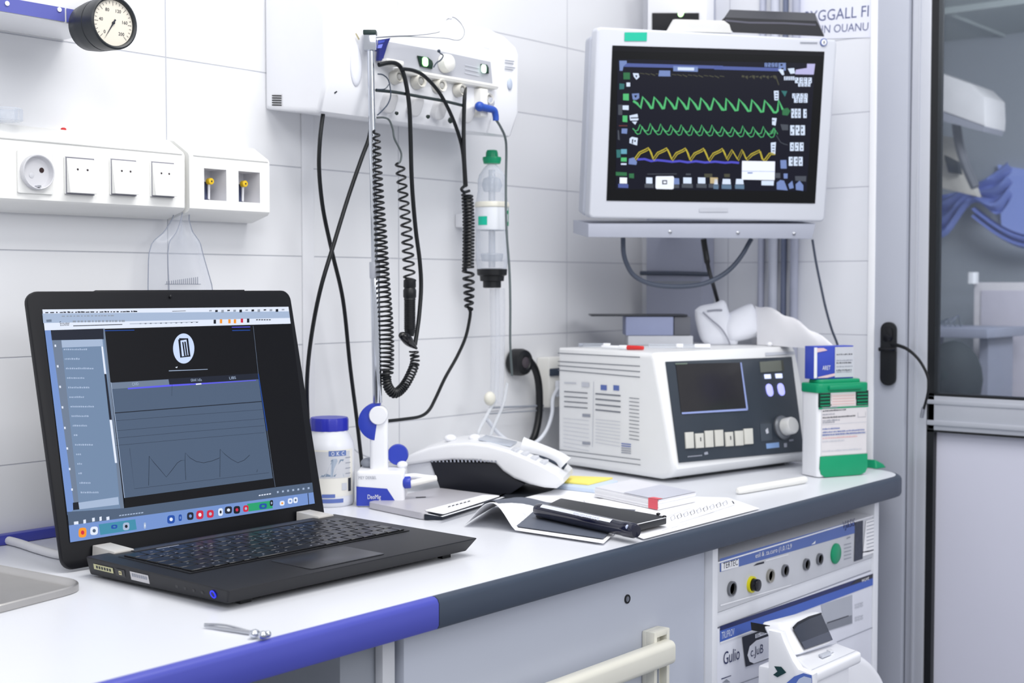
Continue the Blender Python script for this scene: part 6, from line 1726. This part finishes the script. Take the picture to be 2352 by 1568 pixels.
# ================================================================== monitor and its bracket
mx = V((.81563, -.57857, -.00218)); mu = V((-.06747, -.09885, .99281)); mn = mx.cross(mu).normalized()
TL, TR, BR, BL = V((1.80226, -.23473, 1.64223)), V((2.15667, -.48614, 1.64128)), V((2.17774, -.45527, 1.33123)), V((1.82333, -.20386, 1.33218))
mc = (TL + TR + BR + BL) / 4; MW_, MH_ = .4345, .3123
if mn.dot(CAM - mc) < 0: mn = -mn
pm = thing('patient_monitor', 'white wall monitor showing green and yellow vital sign curves', 'monitor', (mc.x, mc.y, 1.33))
MMo = mat('monitor grey white', (208, 211, 220), .4, var=.015)
q = MB(MMo); q.M = frame(mc, mx, y=mu); q.prism(rrect(MW_, MH_, .008), -.030, 0, bev=.004, seg=3)
q.hexa([(-MW_ / 2 + .004, -MH_ / 2 + .004, -.075), (MW_ / 2 - .02, -MH_ / 2 + .004, -.075), (MW_ / 2 - .02, MH_ / 2 - .014, -.075), (-MW_ / 2 + .004, MH_ / 2 - .014, -.075), (-MW_ / 2 - .004, -MH_ / 2 + .002, -.024), (MW_ / 2 - .004, -MH_ / 2 + .002, -.024), (MW_ / 2 - .004, MH_ / 2 - .012, -.024), (-MW_ / 2 - .004, MH_ / 2 - .012, -.024)], mat('monitor side', (186, 190, 202), .45), .008, 3)
mk('monitor_case', q, pm)
mp = (mc + mn * .0006, mn)
def mcrop(pts): return [(1320 + x / 2.8, y / 2.8) for x, y in pts]
def mA(pts): return [(1400 + x / 4.75, 120 + y / 4.75) for x, y in pts]
def mB(pts): return [(1640 + x / 4.75, 120 + y / 4.75) for x, y in pts]
q = MB(M_teal); q.decal(mp, mcrop([(320, 208), (465, 208), (463, 264), (319, 264)])); mk('green_label', q, pm)
q = MB(M_inkl); q.decal(mp, mcrop([(800, 1340), (985, 1340), (985, 1362), (800, 1362)])); q.decal(mp, mcrop([(1450, 270), (1560, 272), (1560, 280), (1450, 278)]), M_inkg); mk('brand_plate', q, pm)
q = MB(M_white); c = PL(*mcrop([(1600, 272)])[0], mp); q.M = frame(c, mx, z=mn); q.lathe([(.0066, 0), (.0066, .0015), (.0058, .002), (.005, .002)], M_inkb, 22, closed=True).lathe([(.005, .0018), (.0, .0022)], M_white, 22); q.box(-.0008, .0008, -.0022, .0022, .002, .0026, M_ink); mk('power_button', q, pm)
g_ = lambda n_, c_, st=.9: glow('vital ' + n_, c_, st, (4, 4, 7), .3)
nb_ = g_('night', (9, 12, 36), .6); gg = g_('green', (88, 196, 124), .85); gd = g_('green dim', (58, 130, 84), .7); yy_ = g_('yellow', (206, 190, 66), .85); wv = g_('white', (214, 228, 252), .95); wb = g_('white bright', (236, 242, 255), 1.0); bv = g_('blue', (84, 84, 206), .85); bd = g_('blue bar', (92, 108, 178), .75); bl_ = g_('blue pale', (128, 150, 206), .8); tn = g_('tan', (206, 186, 142), .8); tq = g_('teal', (60, 130, 130), .7); gy_ = g_('grey', (92, 98, 110), .6); ol = g_('olive', (96, 96, 78), .55)
scr = [PL(*e, mp) for e in mcrop([(242, 292), (1606, 332), (1546, 1308), (204, 1290)])]
q = MB(mat('monitor glass', (6, 7, 11), .25, spec=.3)); q.poly([p + mn * .0004 for p in scr])
def md(pts, m, off=.0010): q.decal(mp, pts, m, off)
md(mcrop([(275, 380), (1545, 408), (1490, 1230), (262, 1215)]), nb_, .0007)
md(mcrop([(245, 296), (1600, 334), (1598, 362), (244, 330)]), g_('top', (8, 9, 20), .5), .0007)
# top bar
md(mA([(130, 118), (1235, 148), (1235, 182), (130, 158)]), bd); md(mB([(0, 150), (730, 172), (730, 208), (0, 188)]), bd)
md(mA([(104, 92), (185, 92), (185, 122), (150, 150), (140, 202), (108, 202)]), bl_, .0012)
md(mA([(692, 150), (962, 158), (960, 214), (692, 206)]), bl_, .0013); md(mA([(740, 164), (920, 168), (918, 200), (740, 196)]), wv, .0015)
md(mA([(540, 198), (660, 200), (660, 264), (530, 262)]), bl_, .0013)
for i in range(16):
    x = 330 + i * 58
    md(mA([(x, 224 + i * 2), (x + 50, 232 + i * 2 + (i % 3) * 6), (x + 48, 240 + i * 2 + (i % 3) * 8), (x - 2, 232 + i * 2)]), ol, .0011)
for i in range(10): md(mB([(300 + i * 38, 250 + (i % 3) * 12), (330 + i * 38, 254), (326 + i * 38, 276 + (i % 2) * 20), (298 + i * 38, 272)]), ol, .0011)
md(mB([(664, 262), (676, 258), (708, 356), (698, 360)]), ol, .0012)
# curves
def ribbonpx(pts, w_, m, off=.0014): q.strip([PL(x, y, mp, off) for x, y in pts], w_, mn, m)
def saw():
    pts = []
    xs = [360, 485, 615, 745, 870, 995, 1135]
    P1 = mA([(255, 530), (300, 560), (335, 612)])
    pts += P1
    for i, x in enumerate(xs): pts += mA([(x, 488 + i * 2.5), (x + 60, 560 + i * 2.5), (x + 92, 612 + i * 3), (x + 105, 612 + i * 3)])
    for x, y in ((0, 500), (130, 505), (270, 512), (410, 520), (550, 526)): pts += (mB([(x, y)]) if x else []) + mB([(x + 60, y + 70), (x + 100, y + 130), (x + 122, y + 130)])
    pts += mB([(690, 640), (700, 520), (745, 625)])
    return pts
ribbonpx(saw(), .0038, gg)
def wave2(dy, ph):
    pts = []
    rd = random.Random(ph)
    for i in range(22):
        x = 250 + i * 112; y = 830 + i * 2.6 + dy
        for f_, h_ in ((0, 0), (.25, 28), (.5, 20), (.72, -40 - rd.uniform(0, 20)), (.9, -10)):
            xx = x + f_ * 112
            pts += mA([(xx, y + h_)]) if xx < 1180 else mB([(xx - 1140, y + h_ + 2)])
    return [p for p in pts if p[0] < 1782]
ribbonpx(wave2(0, 1), .0016, gg); ribbonpx([(x + 5, y + 6) for x, y in wave2(8, 2)], .0014, gg, .0016)
md(mB([(600, 870), (665, 818), (664, 886), (640, 890)]), gd, .0012)
def wave3(dx, dy):
    pts = []
    for k, x in enumerate((270, 468, 672, 870, 1075)): pts += mA([(x + dx, 1160 + k * 4 + dy), (x + 50 + dx, 1090 + k * 3 + dy), (x + 120 + dx, 1058 + k * 3 + dy), (x + 150 + dx, 1040 + k * 2 + dy), (x + 172 + dx, 1085 + k * 3 + dy)])
    pts += mB([(130 + dx, 1165 + dy), (190 + dx, 1062 + dy), (250 + dx, 1165 + dy), (300 + dx, 1060 + dy), (345 + dx, 1165 + dy), (400 + dx, 1110 + dy), (490 + dx, 1066 + dy), (520 + dx, 1165 + dy), (545 + dx, 1172 + dy), (600 + dx, 1100 + dy), (650 + dx, 1098 + dy)])
    return pts
ribbonpx(wave3(0, 0), .0017, yy_); ribbonpx(wave3(14, 16), .0014, yy_, .0016)
bl3 = mA([(300, 1168), (380, 1164), (450, 1186), (520, 1176), (600, 1184), (680, 1194), (760, 1186), (850, 1200), (940, 1188), (1040, 1202), (1150, 1192), (1235, 1202)]) + mB([(120, 1204), (190, 1198), (270, 1206)])
ribbonpx(bl3, .0036, bv)
# left icons
for pts, m_ in (([(148, 222), (220, 222), (220, 296), (150, 296)], gd), ([(105, 340), (160, 345), (155, 402), (105, 405)], tq), ([(182, 330), (222, 330), (222, 374), (182, 374)], wv), ([(145, 452), (208, 452), (208, 526), (145, 522)], gg), ([(140, 580), (206, 580), (206, 630), (140, 626)], wv), ([(92, 572), (136, 572), (136, 684), (92, 684)], gy_), ([(140, 690), (192, 690), (192, 762), (140, 758)], gg), ([(100, 796), (192, 796), (192, 806), (100, 806)], g_('rose', (130, 70, 70), .6)), ([(130, 832), (192, 832), (188, 888), (128, 884)], bl_), ([(86, 850), (100, 850), (110, 960), (88, 950)], gy_), ([(72, 1062), (118, 1062), (118, 1146), (76, 1150)], tq), ([(122, 1056), (186, 1056), (186, 1108), (122, 1108)], g_('aqua', (110, 176, 200), .8)), ([(122, 1148), (184, 1148), (184, 1192), (122, 1190)], gg), ([(122, 1210), (182, 1210), (182, 1228), (122, 1228)], wv), ([(66, 1304), (186, 1310), (186, 1348), (66, 1344)], gd), ([(210, 1322), (264, 1322), (264, 1374), (212, 1370)], gd)): md(mA(pts), m_, .0012)
for pts, m_ in (([(240, 452), (318, 448), (320, 500), (290, 520), (250, 516)], bl_), ([(214, 690), (300, 672), (312, 730), (276, 790), (220, 740)], wv), ([(216, 940), (240, 922), (304, 934), (296, 1016), (214, 990)], wv), ([(208, 1160), (260, 1146), (296, 1196), (288, 1228), (204, 1220)], bl_), ([(250, 228), (312, 230), (322, 270), (290, 300), (262, 268)], wv)): md(mA(pts), m_, .0018)
for y0 in (710, 745): md(mA([(226, y0), (308, y0 - 2), (308, y0 + 10), (226, y0 + 12)]), nb_, .0020)
for p4 in ([(240, 950), (256, 944), (250, 1000), (238, 990)], [(268, 955), (284, 960), (278, 980), (264, 975)], [(262, 470), (300, 468), (280, 500)], [(275, 250), (300, 252), (288, 282)]): md(mA(p4), nb_, .0020)
# right-hand read-outs
rd = random.Random(9)
def glyphs(x0, y0, x1, y1, n, m):
    st_ = (x1 - x0) / n
    for i in range(n):
        a_ = x0 + i * st_; b_ = a_ + st_ * .8
        md(mB([(a_, y0), (b_, y0), (b_, y1), (a_, y1)]), m, .0012)
        for k in range(2):
            xx = a_ + st_ * rd.uniform(.1, .5); yy = y0 + (y1 - y0) * (.15 + .42 * k + rd.uniform(0, .08))
            md(mB([(xx, yy), (xx + st_ * .26, yy), (xx + st_ * .22, yy + (y1 - y0) * .22), (xx, yy + (y1 - y0) * .2)]), nb_, .0016)
glyphs(548, 116, 700, 160, 4, bl_); glyphs(700, 116, 800, 200, 1, bl_); md(mB([(696, 190), (750, 180), (762, 246), (740, 250)]), wv, .0014); md(mB([(800, 178), (870, 172), (880, 230), (830, 236)]), wv, .0014); md(mB([(890, 190), (1010, 172), (1010, 126), (1100, 126), (1084, 244), (880, 240)]), g_('lilac', (190, 188, 232), .9), .0013)
glyphs(760, 264, 880, 304, 5, wv); glyphs(880, 276, 1072, 336, 4, wv); glyphs(915, 336, 1056, 374, 4, wv)
glyphs(850, 450, 1026, 500, 4, wv); glyphs(870, 500, 1026, 550, 3, wv); glyphs(840, 616, 950, 716, 3, wv); glyphs(970, 620, 1016, 716, 1, wv); glyphs(828, 796, 1000, 904, 3, wv); glyphs(826, 984, 984, 1076, 3, wv); glyphs(812, 1140, 974, 1238, 3, wv)
for pts, m_ in (([(730, 420), (796, 424), (770, 486)], tq), ([(740, 620), (800, 606), (830, 640), (800, 690), (742, 684)], gd), ([(720, 784), (806, 790), (806, 850), (740, 850)], gy_), ([(720, 1176), (786, 1174), (790, 1268), (724, 1268)], bl_), ([(650, 420), (702, 420), (702, 524), (656, 524)], wv), ([(630, 716), (680, 718), (668, 800), (630, 790)], wv), ([(616, 986), (672, 980), (664, 1110), (620, 1104)], wv), ([(664, 1316), (720, 1316), (720, 1372), (664, 1370)], gy_), ([(756, 1322), (800, 1322), (798, 1376), (758, 1376)], bl_), ([(880, 1350), (1004, 1350), (1000, 1410), (884, 1400)], gy_)): md(mB(pts), m_, .0012)
for y0 in (440, 470, 500): md(mB([(664, y0), (692, y0), (692, y0 + 10), (664, y0 + 10)]), nb_, .0016)
for y0 in (740, 1010, 1040, 1070): md(mB([(630, y0), (656, y0), (656, y0 + 10), (630, y0 + 10)]), nb_, .0016)
ribbonpx(mB([(676, 906), (720, 980), (760, 1000), (800, 1010)]), .0012, gy_)
# lower buttons
for x0, x1, m_, m2 in ((92, 202, wb, bd), (380, 478, wv, gy_), (785, 905, wv, gy_), (945, 1056, wv, gy_), (1078, 1192, tn, gy_)):
    md(mA([(x0 + 16, 1364), (x1 - 14, 1366), (x1 - 14, 1432), (x0 + 16, 1430)]), m_, .0014); md(mA([(x0, 1434), (x1, 1438), (x1, 1480), (x0, 1476)]), m2, .0012)
c4 = mA([(505, 1352), (690, 1350), (700, 1365), (696, 1485), (680, 1494), (508, 1490), (498, 1475), (500, 1365)]); md(c4, wb, .0016); md(mA([(570, 1394), (624, 1394), (624, 1440), (570, 1440)]), g_('slot', (40, 44, 66), .7), .0018); md(mA([(582, 1406), (614, 1406), (614, 1428), (582, 1428)]), wb, .0020)
md(mA([(700, 1372), (756, 1374), (760, 1440), (700, 1440)]), bl_, .0012); md(mA([(700, 1440), (756, 1442), (756, 1480), (700, 1480)]), gy_, .0012)
for x0, x1 in ((-10, 44), (80, 186), (226, 326)): md(mB([(x0 + 12, 1380), (x1 - 12, 1382), (x1 - 6, 1440), (x0 + 6, 1438)]), wv, .0014); md(mB([(x0, 1442), (x1, 1446), (x1, 1492), (x0, 1488)]), g_('steel', (110, 140, 170), .7), .0012)
md(mB([(300, 1184), (660, 1190), (655, 1394), (296, 1388)]), wb, .0022); md(mB([(360, 1308), (414, 1308), (414, 1322), (360, 1322)]), bl_, .0025); md(mB([(296, 1294), (656, 1298), (656, 1302), (296, 1298)]), bl_, .0024)
md(mB([(514, 1400), (650, 1400), (646, 1452), (514, 1450)]), wv, .0014)
for pts in ([(680, 1420), (720, 1392), (760, 1400), (780, 1450), (800, 1506), (680, 1496)], [(806, 1440), (850, 1400), (866, 1480), (820, 1490)], [(886, 1440), (930, 1400), (970, 1450), (970, 1510), (890, 1500)]): md(mB(pts), bl_, .0014)
md(mA([(1030, 1324), (1118, 1324), (1118, 1364), (1034, 1364)]), ol, .0012); md(mB([(106, 1326), (170, 1326), (168, 1362), (110, 1362)]), ol, .0012); md(mA([(830, 1322), (884, 1322), (884, 1340), (830, 1340)]), gy_, .0012); md(mA([(410, 1324), (730, 1322), (730, 1330), (410, 1332)]), gy_, .0011)
mk('display', q, pm)

# shelf plate under the monitor, on the arm
def pm_at(u, v, b_): return mc + mx * u + mu * v - mn * b_
sh = thing('monitor_bracket', 'pale bracket plate with three screws carrying the wall monitor', 'bracket', (mc.x, mc.y, 1.3))
hp0 = PL(1352, 513, mp); 
fb = [PL(*e, mp) for e in ((1353, 514), (1876, 514), (1868, 549), (1353, 545))]
q = MB(mat('bracket grey', (176, 180, 194), .45)).pts_prism([p - mn * .004 for p in fb], -mn * .085, None, .0015); 
mk('plate', q, sh)
q = MB(M_steel)
for px_, py_ in ((1541, 533), (1697, 535), (1826, 537)):
    c = PL(px_, py_, mp, -.004); q2 = MB(M_steel); q2.M = frame(c, mx, z=mn); q2.lathe([(.0032, 0), (.0032, .001), (.002, .0018), (0, .0018)], seg=14); mk('screw', q2, sh)
c1 = P(1484, 600, X=WX - .045); c2 = P(1613, 600, X=WX - .045)
yc_ = (c1.y + c2.y) / 2
back = pm_at(.02, -.06, .0755)
q = MB(M_greyp); q.tube([back, back - mn * .03, V((WX - .07, yc_, back.z)), V((WX - .048, yc_, back.z))], .016, seg=12, n=4)
q.tube([pm_at(.02, -MH_ / 2 - .017, .06), V((WX - .08, yc_, 1.33)), V((WX - .048, yc_, 1.33))], .010, seg=10, n=4); mk('arm', q, sh)
q = MB(mat('duct lilac grey', (170, 174, 192), .5, var=.02)); q.box(WX - .045, WX - .001, c2.y, c1.y, .9, 2.1, bev=.003)
q.box(WX - .047, WX - .044, c2.y + .004, c1.y - .004, 1.222, 1.228, M_greyd)
one('cable_duct', q, 'flat grey vertical cable duct in the corner below the monitor', 'cable duct')
# controller on the duct with the green light
cq = thing('wall_controller', 'small white control box with black face and green light above the monitor', 'control box', (WX - .07, yc_, 1.6))
k0 = P(1486, -20, X=WX - .075); k1 = P(1622, 62, X=WX - .075)
q = MB(M_white); q.box(WX - .074, WX - .0455, k1.y, k0.y, k1.z - .03, k0.z, bev=.004); mk('box_shell', q, cq)
pk_ = (V((WX - .0745, 0, 0)), V((-1, 0, 0)))
q = MB(M_blackg); q.raised(pk_, [(1499, 30), (1606, 30), (1606, 72), (1499, 72)], .003, None, .0008); mk('black_face', q, cq)
q = MB(glow('lamp lime', (190, 255, 170), 2.2, (200, 255, 200))); c = PL(1566, 32, pk_, .0035); q.ball(c, .003, .0062, .0062); mk('green_lamp', q, cq)
# things on top of the monitor
tp = lambda u, b_: mc + mx * u + mu * (MH_ / 2 + .0008) - mn * b_
wb_ = PL(1540, 70, mp); 
q = MB(mat('box off white', (216, 216, 214), .5)); f0 = [PL(*e, (mc - mn * .012, mn)) for e in ((1536, 72), (1682, 76), (1676, 56), (1664, 47), (1552, 44))]
for p in f0[:2]: p.z = max(p.z, TL.z + .0008)
q.pts_prism(f0, -mn * .015, None, .002); one('white_top_box', q, 'small off-white box on the monitor beside the black folder', 'box')
q = MB(mat('folder black', (26, 27, 34), .3, var=.1))
bk = -mn
f0 = [PL(*e, (mc - mn * .018, mn)) for e in ((1684, 74.5), (1893, 84), (1886, 68), (1876, 48), (1664, 40), (1658, 46))]
f1 = [PL(*e, (mc - mn * .05, mn)) for e in ((1684, 70), (1893, 80), (1886, 64), (1872, 30), (1676, 22), (1664, 40))]
bf = thing('black_folder', 'black folded folder lying on top of the wall monitor', 'folder', f0[0])
zmin = TL.z + .001
for p in f0 + f1: p.z = max(p.z, zmin)
q.add(f0 + f1, [tuple(range(6)), tuple(range(6, 12))[::-1]] + [(i, (i + 1) % 6, 6 + (i + 1) % 6, 6 + i) for i in range(6)])
mk('folder_shell', q, bf)
q = MB(mat('folder sheen', (84, 84, 98), .3)); q.strip([PL(*e, (mc - mn * .0175, mn)) for e in ((1666, 47), (1720, 52), (1800, 53), (1874, 57))], .003, mn); mk('sheen_strip', q, bf)  # paler strip paints a sheen along the black folder

# lettering sheet on the right wall
wsn = thing('wall_sign', 'white sheet with blue-grey capital lettering on the wall right of the monitor', 'sign', (WX, P(1930, 50, X=WX).y, 1.6))
pw = (V((WX - .0012, 0, 0)), V((-1, 0, 0)))
q = MB(mat('sign white', (226, 228, 240), .6, var=.01)); q.raised((V((WX - .0002, 0, 0)), V((-1, 0, 0))), [(1815, -40), (2003, -44), (2003, 86), (1815, 92)], .001); mk('sign_sheet', q, wsn)
q = MB(mat('sign ink', (88, 96, 136), .6))
def wtext(s_, a_, b_, h_):
    p0 = PL(*a_, pw, .0003); p1 = PL(*b_, pw, .0003); q.text(s_, frame(p0, p1 - p0, y=(0, 0, 1)), (p1 - p0).length, h_)
wtext('3YGGALL FI', (1848, 52), (1995, 38), .020); wtext('EIIIN OUANU', (1866, 78), (1994, 70), .0145)
mk('lettering', q, wsn)

# ---- cables under the monitor
def wc(pts, r, name, label, m, cat_='cable', b_=.05):
    q = MB(m).tube([PL(x, y, (mc - mn * (b_ if len(e) == 0 else e[0]), mn)) for x, y, *e in pts], r, seg=10, n=8); return one(name, q, label, cat_)
MC1 = mat('cable grey blue', (72, 80, 96), .4); 
wc([(1431, 546), (1432, 578), (1438, 602), (1452, 628), (1476, 645), (1510, 655), (1560, 658), (1610, 653), (1650, 637), (1680, 615), (1704, 586), (1719, 560), (1726, 548)], .0042, 'bracket_cable', 'grey cable hanging in a deep loop under the monitor bracket', MC1)
wc([(1616, 549), (1620, 575), (1628, 618), (1640, 660, .14), (1650, 700, .19), (1652, 730, .22)], lambda t: .0052 if t < .35 else .0036, 'black_lead', 'black lead running from the bracket down behind the white pouch', M_black, b_=.07)
wc([(1866, 550), (1874, 600), (1884, 650), (1896, 705), (1910, 755), (1926, 800), (1934, 860)], .0022, 'thin_grey_lead', 'thin grey lead falling from the bracket end toward the blue carton', MC1, b_=.03)
q = MB(MC1).tube([P(1472, 627, X=WX - .049), P(1560, 628, X=WX - .049), P(1632, 630, X=WX - .049)], .0042, seg=8); one('cross_cable', q, 'grey cable crossing the duct just above the loop', 'cable')
for i, (px_, r_, m_, l_) in enumerate(((1748, .0062, mat('conduit pale', (182, 186, 204), .5), 'pale conduit on the wall, first of four beside the loop'), (1776, .0085, mat('conduit mist', (196, 200, 214), .5), 'widest pale conduit, second of the four under the monitor'), (1800, .0052, mat('conduit slate', (108, 116, 140), .5), 'dark slate conduit, third of the four under the monitor'), (1824, .0074, mat('conduit grey', (170, 174, 192), .5), 'grey conduit, the one of four nearest the door frame'))):
    pt_ = P(px_, 600, X=WX - r_ - .001)
    q = MB(m_).cyl((pt_.x, pt_.y, .9005), (pt_.x, pt_.y, 1.9), r_, seg=14); one('wall_conduit', q, l_, 'conduit', 'vertical conduits on the wall under the monitor')

# black cord hanging from the door handle
q = MB(M_black)
h0 = P(2050, 788, X=WX - .014)
for dy in (0, 3):
    q.tube([P(x, y + dy, X=WX - .014 - .01 * f_) for x, y, f_ in ((2046, 789, 0), (2060, 791, .6), (2085, 801, 1), (2110, 824, 1.2), (2128, 856, 1.2), (2133, 885, 1.1), (2128, 915, .9), (2122, 936, .6))], .0019 if dy else .0022, seg=8, n=8)
q.cyl(P(2122, 934, X=WX - .018), P(2117, 958, X=WX - .012), .0034, M_steel, seg=10)
one('handle_cord', q, 'black cord hanging from the door handle in a bent arc', 'cord')
